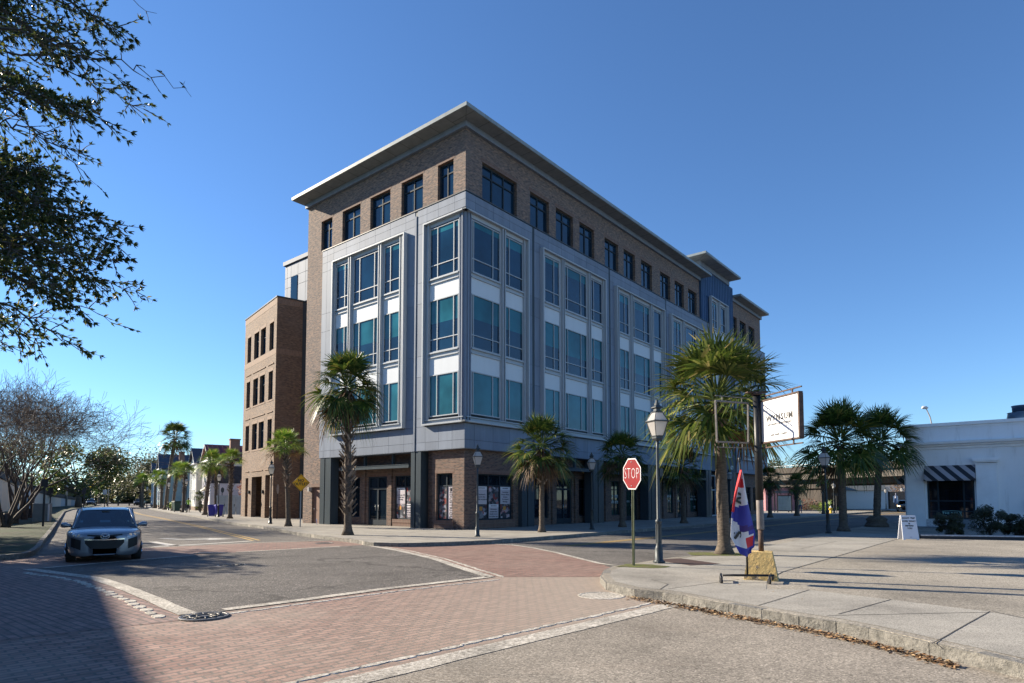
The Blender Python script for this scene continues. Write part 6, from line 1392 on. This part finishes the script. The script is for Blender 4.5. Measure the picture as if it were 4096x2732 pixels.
# traffic signals and lamp at the road end
ts = empty('traffic_signal', (-106, 150, .1), 0, 'mast arm with three traffic signals against the dark oak', 'traffic signal')
mb = MB(); mb.tube([(0, 0, 0), (0, 0, 8.6)], .2, 8); mb.tube([(-1, -.3, 6.1), (7, -.3, 6.0)], .09, 6); mb.build('mast', M['galv'], ts)
for x in (-4.6, 2.4, 5.6):
    mb = MB(); mb.box(x-.32, -.6, 5.3, x+.32, -.35, 6.9); hd = mb.build('signal_head', M['black'], ts); mb = MB(); mb.box(x-.4, -.62, 5.22, x-.32, -.6, 6.98); mb.box(x+.32, -.62, 5.22, x+.4, -.6, 6.98); mb.build('backplate_edge', M['sign_white'], hd)
hl = empty('highway_lamp', (-89.7, 140, .1), 0, 'tall curved-arm street lamp above the dark car roof', 'street lamp'); mb = MB(); mb.tube([(0, 0, 0), (0, 0, 7.6)], .1, 8); mb.tube([(0, 0, 7.2), (-.8, 0, 8.2), (-2.0, 0, 9.0), (-2.6, 0, 9.1)], .05, 5); mb.tube([(0, 0, 7.6), (-.8, 0, 8.5), (-2.0, 0, 9.05)], .04, 5); mb.build('pole', M['galv'], hl); mb = MB(); mb.box(-3.0, -.15, 9.02, -2.4, .15, 9.15); mb.build('lamp_head', M['galv'], hl)
mb = MB(); 
for k in range(40): mb.box(-128+k*3, 171, .0, -127.7+k*3, 171.2, .95)
mb.box(-128, 171.02, .55, -8, 171.12, .85); o = mb.build('park_fence', M['ov2']); tag(o, 'low rail fence across the end of the side street', 'fence')
# ================================================================== UNSEEN BUILDING ADDED TO SHADE THE NEAR LEFT CORNER
sh = empty('shade_building', (-30.5, 23.3, 0), atan2(-10, 7.2), 'unseen brick building added outside the left edge to shade the near crossing', 'building')
mb = MB(); wall(mb, 'K', 0, 36, 0, 10, 0, .4, [(2+k*4.2, 4.4+k*4.2, z, z+2.2) for k in range(8) for z in (1.2, 5.6)]); mb.box(0, .41, 0, 36, 12, 10)
mb.xf(Matrix.Diagonal((1, -1, 1, 1))); mb.f = [f[::-1] for f in mb.f]; mb.build('wall', M['brick_wing'], sh)
mb = MB(); mb.box(-.15, -12, 10, 36.2, .15, 10.25); mb.build('coping', M['column'], sh)
# ================================================================== VEHICLES
from mathutils.bvhtree import BVHTree
def interp(keys, y):
    if y <= keys[0][0]: return keys[0][1:]
    for a, b_ in zip(keys, keys[1:]):
        if y <= b_[0]:
            t = (y-a[0])/(b_[0]-a[0]); t = t*t*(3-2*t)*.5+t*.5; return tuple(p+(q-p)*t for p, q in zip(a[1:], b_[1:]))
    return keys[-1][1:]
def car_paint(name, c, metal=.6): 
    n = N(name); n.b.inputs['Coat Weight'].default_value = .8; n.b.inputs['Coat Roughness'].default_value = .05; return n.base(c, .35, metal)
M['chrome'] = flat('chrome', (.6, .6, .62), .12, 1.0, var=.02); M['tyre'] = flat('tyre_rubber', (.015, .015, .016), .8); M['carglass'] = glass('car_glass', (.03, .06, .07), ior=1.55); M['headlamp'] = flat('headlamp_lens', (.42, .42, .44), .08, .3, var=.2, scale=14); M['grille'] = flat('grille_black', (.006, .006, .007), .6)
n = N('windscreen_glass'); n.base((.03, .06, .07), .02); gl_ = n.n('ShaderNodeBsdfGlossy'); gl_.inputs['Roughness'].default_value = .02; gl_.inputs['Color'].default_value = (.9, .95, 1, 1)
tp_ = n.n('ShaderNodeBsdfTransparent'); tp_.inputs[0].default_value = (.50, .66, .66, 1); fr_ = n.n('ShaderNodeFresnel'); fr_.inputs[0].default_value = 1.75
ms = n.n('ShaderNodeMixShader'); n.l(fr_.outputs[0], ms.inputs[0]); n.l(tp_.outputs[0], ms.inputs[1]); n.l(gl_.outputs[0], ms.inputs[2]); n.l(ms.outputs[0], n.out.inputs[0]); M['carglass'] = n.mat
M['seat'] = flat('dark_seat_cloth', (.035, .035, .04), .9); M['plum'] = None
def make_car(paint, label, sc=1.0, lit=False, emblem=True):
    r_ = empty('car', (0, 0, 0), 0, label, 'car')
    # y, half width, z bottom, z shoulder, z top
    K = [(-.02, .30, .24, .74, .83), (.03, .58, .21, .79, .885), (.10, .735, .20, .83, .925), (.22, .83, .20, .875, .965), (.40, .89, .22, .915, 1.0), (.46, .905, .40, .925, 1.01), (.60, .92, .64, .94, 1.025), (.86, .935, .73, .955, 1.04), (1.12, .935, .64, .965, 1.05), (1.26, .935, .40, .975, 1.045), (1.32, .935, .22, .98, 1.05), (1.5, .935, .20, .99, 1.06), (3.1, .935, .21, 1.02, 1.08), (3.16, .935, .40, 1.02, 1.08), (3.32, .935, .64, 1.02, 1.08), (3.58, .935, .73, 1.02, 1.08), (3.84, .93, .64, 1.02, 1.08), (3.98, .925, .40, 1.02, 1.08), (4.04, .92, .25, 1.02, 1.08), (4.45, .87, .30, 1.0, 1.05), (4.62, .76, .38, .9, .95), (4.66, .6, .45, .8, .85)]
    ys = sorted(set([k[0] for k in K]+[i*.06 for i in range(78)])); sec = []
    for y in ys:
        hw, zb, zs, zt = interp(K, y); h = zs-zb
        sec.append([(hw*.80, zb), (hw*.93, zb+.03), (hw*.985, zb+h*.22), (hw, zb+h*.5), (hw*.99, zb+h*.78), (hw*.95, zs-h*.04), (hw*.86, zs+(zt-zs)*.35), (hw*.62, zt-(zt-zs)*.22), (hw*.34, zt-.005), (0, zt)])
    mb = MB(); n_ = len(sec[0]); ring = n_*2-1
    for y, s_ in zip(ys, sec):
        for x, z in s_: mb.v.append((x, y, z))
        for x, z in s_[:-1][::-1]: mb.v.append((-x, y, z))
    for i in range(len(ys)-1):
        for k in range(ring-1): mb.f.append((i*ring+k, i*ring+k+1, (i+1)*ring+k+1, (i+1)*ring+k)); mb.m.append(0); mb.sm.append(True)
    for i, fl_ in ((0, 1), (len(ys)-1, 0)):
        q = [i*ring+k for k in range(ring)]; mb.f.append(tuple(q[::-1] if not fl_ else q)); mb.m.append(0); mb.sm.append(True)
    body = mb.build('body', paint, r_)
    bvh = BVHTree.FromPolygons(mb.v, mb.f)
    def wrap(x0, x1, zt_, zb_, mat, name, nx=14, nz=6, off=.012, parent=None, both=False):
        for sgn in ((1, -1) if both else (1,)):
            m_ = MB(); ok = True
            for j in range(nz+1):
                for i in range(nx+1):
                    t = i/nx; x = x0+(x1-x0)*t; z = zb_(t)+(zt_(t)-zb_(t))*j/nz; h = bvh.ray_cast(Vector((sgn*x, -3, z)), Vector((0, 1, 0)))
                    y = h[0].y if h[0] else .6
                    m_.v.append((sgn*x, y-off, z))
            for j in range(nz):
                for i in range(nx): a = j*(nx+1)+i; m_.f.append((a, a+1, a+nx+2, a+nx+1)); m_.m.append(0); m_.sm.append(True)
            o_ = m_.build(name, mat, parent or r_)
    wrap(-.47, .47, lambda t: .66+.02*(abs(2*t-1)), lambda t: .42+.03*abs(2*t-1)**2+.5*max(0, abs(2*t-1)-.72), M['grille'], 'lower_grille')
    wrap(-.48, .48, lambda t: .70+.02*abs(2*t-1), lambda t: .672+.02*abs(2*t-1), M['chrome'], 'grille_bar', nz=1, off=.02)
    wrap(-.42, .42, lambda t: .825+.03*abs(2*t-1), lambda t: .775+.045*abs(2*t-1), M['grille'], 'upper_grille', nz=2)
    wrap(.57, .80, lambda t: .69+.08*t, lambda t: .40+.10*t, M['grille'], 'fog_intake', nx=8, both=True)
    wrap(.53, .87, lambda t: .83+.09*t, lambda t: .745+.06*t, M['headlamp'] if not lit else M['lit'], 'headlight', nx=8, off=.014, both=True)
    # cabin
    cab = MB(); C_ = [(1.15, .80, 1.03), (2.02, .60, 1.585), (3.5, .58, 1.60), (4.35, .76, 1.04)]
    cs = [(y, hw, z) for y, hw, z in C_]; 
    def cp(k, s_): y, hw, z = cs[k]; return (s_*hw, y, z)
    cab.poly([cp(0, -1), cp(0, 1), cp(1, 1), cp(1, -1)]); cab.poly([cp(2, -1), cp(2, 1), cp(3, 1), cp(3, -1)]); 
    for s_ in (1, -1):
        q = [(s_*.80, 1.22, 1.02), (s_*.83, 4.3, 1.04), cp(3, s_), cp(2, s_), cp(1, s_)]; cab.poly(q if s_ == 1 else q[::-1])
    go = cab.build('windscreen', M['carglass'], r_)
    rf = MB(); rp = [(1.98, .62, 1.575), (2.2, .64, 1.625), (2.7, .64, 1.645), (3.4, .62, 1.635), (3.62, .60, 1.60)]
    for (y, hw, z) in rp: rf.v += [(-hw, y, z-.035), (-hw*.8, y, z-.008), (0, y, z+.005), (hw*.8, y, z-.008), (hw, y, z-.035)]
    for i in range(len(rp)-1):
        for k in range(4): a = i*5+k; rf.f.append((a, a+1, a+6, a+5)); rf.m.append(0); rf.sm.append(True)
    rf.build('roof', paint, r_)
    pl_ = MB()
    for s_ in (1, -1):
        pl_.tube([(s_*.81, 1.15, 1.0), (s_*.64, 2.0, 1.585)], .035, 6); pl_.tube([(s_*.64, 2.0, 1.59), (s_*.61, 3.55, 1.61)], .03, 6); pl_.tube([(s_*.61, 3.5, 1.6), (s_*.78, 4.35, 1.05)], .06, 6); pl_.tube([(s_*.72, 2.75, 1.6), (s_*.83, 2.75, 1.04)], .03, 6)
    pl_.build('pillars', paint, r_)
    for s_ in (1, -1):
        m_ = MB(); m_.tube([(s_*.80, 1.5, 1.05), (s_*.90, 1.52, 1.08), (s_*.99, 1.53, 1.10), (s_*1.08, 1.55, 1.10), (s_*1.10, 1.56, 1.10)], [.03, .05, .085, .08, .04], 10); m_.build('wing_mirror', paint, r_)
    for (x, y) in ((.83, .88), (-.83, .88), (.83, 3.6), (-.83, 3.6)):
        s_ = 1 if x > 0 else -1; w_ = MB(); w_.tube([(x-s_*.14, y, .355), (x-s_*.13, y, .355), (x+s_*.09, y, .355), (x+s_*.10, y, .355)], [.31, .355, .355, .32], 28); wo = w_.build('wheel', M['tyre'], r_)
        w_ = MB(); w_.tube([(x+s_*.07, y, .355), (x+s_*.103, y, .355)], [.235, .23], 20)
        for k in range(5): a = k*2*pi/5; w_.tube([(x+s_*.11, y, .355), (x+s_*.11, y+.21*cos(a), .355+.21*sin(a))], .03, 4)
        w_.build('rim', M['chrome'] if emblem else M['galv'], wo)
    m_ = MB(); m_.box(-.72, .5, .24, .72, 4.3, .9); m_.build('underbody', M['grille'], r_)
    m_ = MB(); m_.box(-.74, 1.55, 1.082, .74, 4.2, 1.09); m_.box(-.74, 1.3, 1.05, .74, 1.62, 1.10)
    m_.build('dashboard', M['seat'], r_)
    for s_ in (1, -1):
        m_ = MB(); m_.box(s_*.36-.22, 2.35, 1.09, s_*.36+.22, 2.5, 1.30); m_.box(s_*.36-.12, 2.37, 1.30, s_*.36+.12, 2.46, 1.45); m_.box(s_*.4-.2, 3.35, 1.09, s_*.4+.2, 3.45, 1.28); m_.build('seat', M['seat'], r_, bevel=.03)
    if emblem:
        m_ = MB(); m_.lathe([(.10, 1.09), (.21, 1.12), (.22, 1.20), (.14, 1.27), (.055, 1.29), (.055, 1.33), (.085, 1.37), (.10, 1.43), (.09, 1.50), (.03, 1.545)], 14, (.36, 2.2, -.02)); m_.build('driver', flat('driver_brown', (.12, .08, .07), .8), r_)  # one brown tone for the whole driver figure
        m_ = MB(); m_.tube([(.36+.17*cos(k*pi/8), 1.75, 1.13+.15*sin(k*pi/8)) for k in range(17)], .014, 5); m_.build('steering_wheel', M['black'], r_)
        y = bvh.ray_cast(Vector((0, -3, .80)), Vector((0, 1, 0)))[0].y-.03; m_ = MB()
        m_.tube([(.105*cos(k*pi/12), y, .80+.08*sin(k*pi/12)) for k in range(25)], .011, 5)
        m_.tube([(-.095, y, .82), (-.05, y, .815), (0, y, .775), (.05, y, .815), (.095, y, .82)], .011, 5); m_.tube([(-.08, y, .78), (-.045, y, .78), (0, y, .77), (.045, y, .78), (.08, y, .78)], .009, 5)
        m_.build('emblem', M['chrome'], r_)
        for s_ in (1, -1):
            for x, r0 in ((.62, .045), (.73, .038)):
                m_ = MB(); yy = bvh.ray_cast(Vector((s_*x, -3, .83)), Vector((0, 1, 0)))[0].y-.02; m_.tube([(s_*x, yy, .83), (s_*x, yy-.004, .83)], [r0, r0*.9], 12); m_.build('lamp_ring', M['chrome'], r_)
        m_ = MB()
        for s_ in (.45, -.25): m_.tube([(s_*.9-.3, 1.22, 1.06), (s_*.9+.25, 1.30, 1.10)], .008, 4)
        m_.build('wiper', M['black'], r_)
        m_ = MB(); m_.box(-.1, 1.88, 1.48, .1, 1.9, 1.53); m_.build('rear_mirror', M['black'], r_)
    r_.scale = (sc,)*3
    return r_
n = N('lit_headlamp'); n.b.inputs['Emission Color'].default_value = (1, .62, .25, 1); n.b.inputs['Emission Strength'].default_value = 6; M['lit'] = n.base((.8, .7, .5), .3)
mz = make_car(car_paint('silver_grey_paint', (.22, .24, .27)), 'silver-grey crossover driving towards the crossing at the left'); hd = radians(33)
ln = Vector((-11.0, 17.1, .0)); mz.scale = (.95, .95, .89); mz.location = ln; mz.rotation_euler = (0, 0, hd)
c2 = make_car(car_paint('white_paint', (.55, .57, .6), .2), 'white car with glowing headlamps coming under the overpass', .98, lit=True, emblem=False); c2.location = (54.25, 87.2, 0); c2.rotation_euler = (0, 0, radians(-38+6))
c3 = copy_tree(make_car(car_paint('black_paint_car', (.02, .022, .03), .3), 'dark car', 1, emblem=False)); 
for o in [c3]+[x for x in c3.children_recursive]: pass
c3['label'] = 'dark parked car just left of the cafe corner'; c3.location = (28.6, 43.2, .0); c3.rotation_euler = (0, 0, radians(-50))
# remove the unused source of that copy
src = [o for o in bpy.data.objects if o.get('label') == 'dark car']
for s_ in src:
    for ch in list(s_.children_recursive): bpy.data.objects.remove(ch)
    bpy.data.objects.remove(s_)
dsrc = c3
for k, (x, y, lb, rz) in enumerate(((-98, 165, 'dark blue car waiting at the far end of the side street', 20), (-107, 160, 'silver car at the far left of the queue by the ramp', 30), (-90.5, 166, 'black pickup-like car with headlamps facing down the side street', 35), (-84, 172, 'small pale car parked behind the low rail fence', 80))):
    c_ = copy_tree(dsrc if k != 2 else c2); c_['label'] = lb; c_['group'] = 'cars at the far end of the side street'; c_.location = (x, y, .1); c_.rotation_euler = (0, 0, radians(rz)); c_.scale = (1.1,)*3
# ================================================================== PEOPLE
def person(name_label, loc, rz, shirt, trousers, pose='stand', skin=(.16, .09, .06), hair=(.02, .015, .012), s=1.0):
    r_ = empty('person', loc, rz, name_label, 'person')
    V = {}; E_ = []; R_ = {}
    def j(k, p, r): V[k] = p; R_[k] = r
    j('pel', (0, 0, .93), .135); j('waist', (0, 0, 1.08), .125); j('chest', (0, 0, 1.28), .155); j('neckb', (0, 0, 1.43), .09); j('neck', (0, 0, 1.50), .055); j('head', (0, -.01, 1.60), .085); j('top', (0, 0, 1.70), .075)
    L = [('pel', 'waist'), ('waist', 'chest'), ('chest', 'neckb'), ('neckb', 'neck'), ('neck', 'head'), ('head', 'top')]
    for sd_, t in ((1, 'l'), (-1, 'r')):
        if pose == 'cycle':
            kz = .62 if sd_ > 0 else .78; j('hip'+t, (sd_*.09, .02, .88), .1); j('kn'+t, (sd_*.1, -.36, kz), .07); j('an'+t, (sd_*.1, -.12 if sd_ > 0 else -.05, kz-.42), .045); j('toe'+t, (sd_*.1, -.26, kz-.46), .04)
        else:
            st_ = .06*sd_ if pose == 'stand' else .18*sd_
            j('hip'+t, (sd_*.095, 0, .88), .1); j('kn'+t, (sd_*.11, -st_*.6-.02, .49), .068); j('an'+t, (sd_*.115, -st_, .09), .045); j('toe'+t, (sd_*.13, -st_-.15, .04), .04)
        j('sh'+t, (sd_*.19, 0, 1.39), .07)
        if pose == 'cycle': j('el'+t, (sd_*.24, -.22, 1.18), .045); j('wr'+t, (sd_*.22, -.45, 1.08), .033)
        elif pose == 'carry': j('el'+t, (sd_*.25, .0, 1.14), .045); j('wr'+t, (sd_*.16, -.24, 1.10), .033)
        else: j('el'+t, (sd_*.26, .02, 1.13), .045); j('wr'+t, (sd_*.27, -.06, .90), .033)
        w_ = Vector(V['wr'+t]); d_ = (w_-Vector(V['el'+t])).normalized(); j('palm'+t, tuple(w_+d_*.07), .034)
        L += [('pel', 'hip'+t), ('hip'+t, 'kn'+t), ('kn'+t, 'an'+t), ('an'+t, 'toe'+t), ('neckb', 'sh'+t), ('sh'+t, 'el'+t), ('el'+t, 'wr'+t), ('wr'+t, 'palm'+t)]
        for f in range(5):
            off = Vector((0, (f-2)*.017, 0)); ln_ = [.05, .08, .085, .08, .065][f]; a_ = tuple(Vector(V['palm'+t])+off*1.4+d_*(.03 if f else -.01)); b_ = tuple(Vector(a_)+d_*ln_+off*.4); j('f%d%s' % (f, t), b_, .009); L.append(('palm'+t, 'f%d%s' % (f, t)))
    if pose == 'cycle':
        for k in V:
            x, y, z = V[k]
            if k in ('waist', 'chest', 'neckb', 'neck', 'head', 'top') or k[:2] in ('sh',): V[k] = (x, y-(z-.93)*.38, z-.03)
    ks = list(V); me = bpy.data.meshes.new('body'); me.from_pydata([V[k] for k in ks], [(ks.index(a), ks.index(b_)) for a, b_ in L], []); o = bpy.data.objects.new('body', me); COL.objects.link(o); o.parent = r_
    sm_ = o.modifiers.new('skin', 'SKIN'); sl_ = me.skin_vertices[0].data
    for i, k in enumerate(ks): sl_[i].radius = (R_[k], R_[k]*(.75 if k in ('chest', 'waist', 'pel') else 1))
    sl_[0].use_root = True; sb_ = o.modifiers.new('sub', 'SUBSURF'); sb_.levels = 1; sb_.render_levels = 1
    n = N('person_clothing'); tc = n.n('ShaderNodeTexCoord'); sp = n.n('ShaderNodeSeparateXYZ'); n.l(tc.outputs['Object'], sp.inputs[0])
    mz_ = n.n('ShaderNodeMath', operation='MULTIPLY'); n.l(sp.outputs[2], mz_.inputs[0]); mz_.inputs[1].default_value = .5
    r0 = n.n('ShaderNodeValToRGB'); r0.color_ramp.interpolation = 'CONSTANT'; e = r0.color_ramp.elements; st_ = [(0, (.02, .02, .02)), (.05, trousers), (.475, shirt), (.74, skin)]
    while len(e) < 4: e.new(.5)
    for i, (p, c) in enumerate(st_): e[i].position = p; e[i].color = (*c, 1)
    n.l(mz_.outputs[0], r0.inputs[0]); me.materials.append(n.base(r0.outputs[0], .8))
    hp = Vector(V['head']); h = MB(); h.lathe([(.055, -.02), (.092, .03), (.098, .08), (.075, .135), (.01, .155)], 12, (hp.x, hp.y+.018, hp.z)); h.build('hair', flat('dark_hair', hair, .8), r_)
    nose = MB(); nose.tube([(hp.x, hp.y-.085, hp.z+.01), (hp.x, hp.y-.11, hp.z-.02)], [.012, .018], 6); nose.build('nose', flat('skin_tone', skin, .6), r_)
    r_.scale = (s,)*3; return r_
person('man in a pale yellow shirt and jeans standing by the palmetto', (32.54, 71.2, .15), radians(150), (.5, .48, .28), (.06, .09, .16), skin=(.08, .045, .03))
person('person in a lime safety vest walking by a side street lamp post', (-39.3, 76.6, .15), radians(200), (.35, .62, .06), (.03, .035, .05), 'walk', skin=(.25, .14, .1))
cy_ = empty('bicycle', (14.64, 41.7, .0), radians(25), 'bicycle ridden in the road behind the big palm trunk', 'bicycle')
mb = MB()
for y in (-.52, .52): mb.tube([(0, y+.33*cos(k*pi/10), .34+.33*sin(k*pi/10)) for k in range(21)], .018, 5)
mb.build('wheel', M['tyre'], cy_)
mb = MB(); mb.tube([(0, .52, .34), (0, .08, .3), (0, -.38, .8), (0, .2, .82), (0, .08, .3)], .018, 5); mb.tube([(0, .52, .34), (0, .2, .82), (0, .22, .92)], .014, 5); mb.tube([(0, -.52, .34), (0, -.4, .98)], .016, 5); mb.tube([(-.25, -.42, 1.0), (.25, -.42, 1.0)], .014, 5); mb.box(-.08, .1, .9, .08, .36, .95); mb.build('frame', M['red_sign'], cy_)
person('cyclist in a dark coat and red top riding behind the big palm', (14.64, 41.9, .02), radians(25), (.12, .012, .015), (.02, .02, .025), 'cycle', skin=(.06, .04, .03))
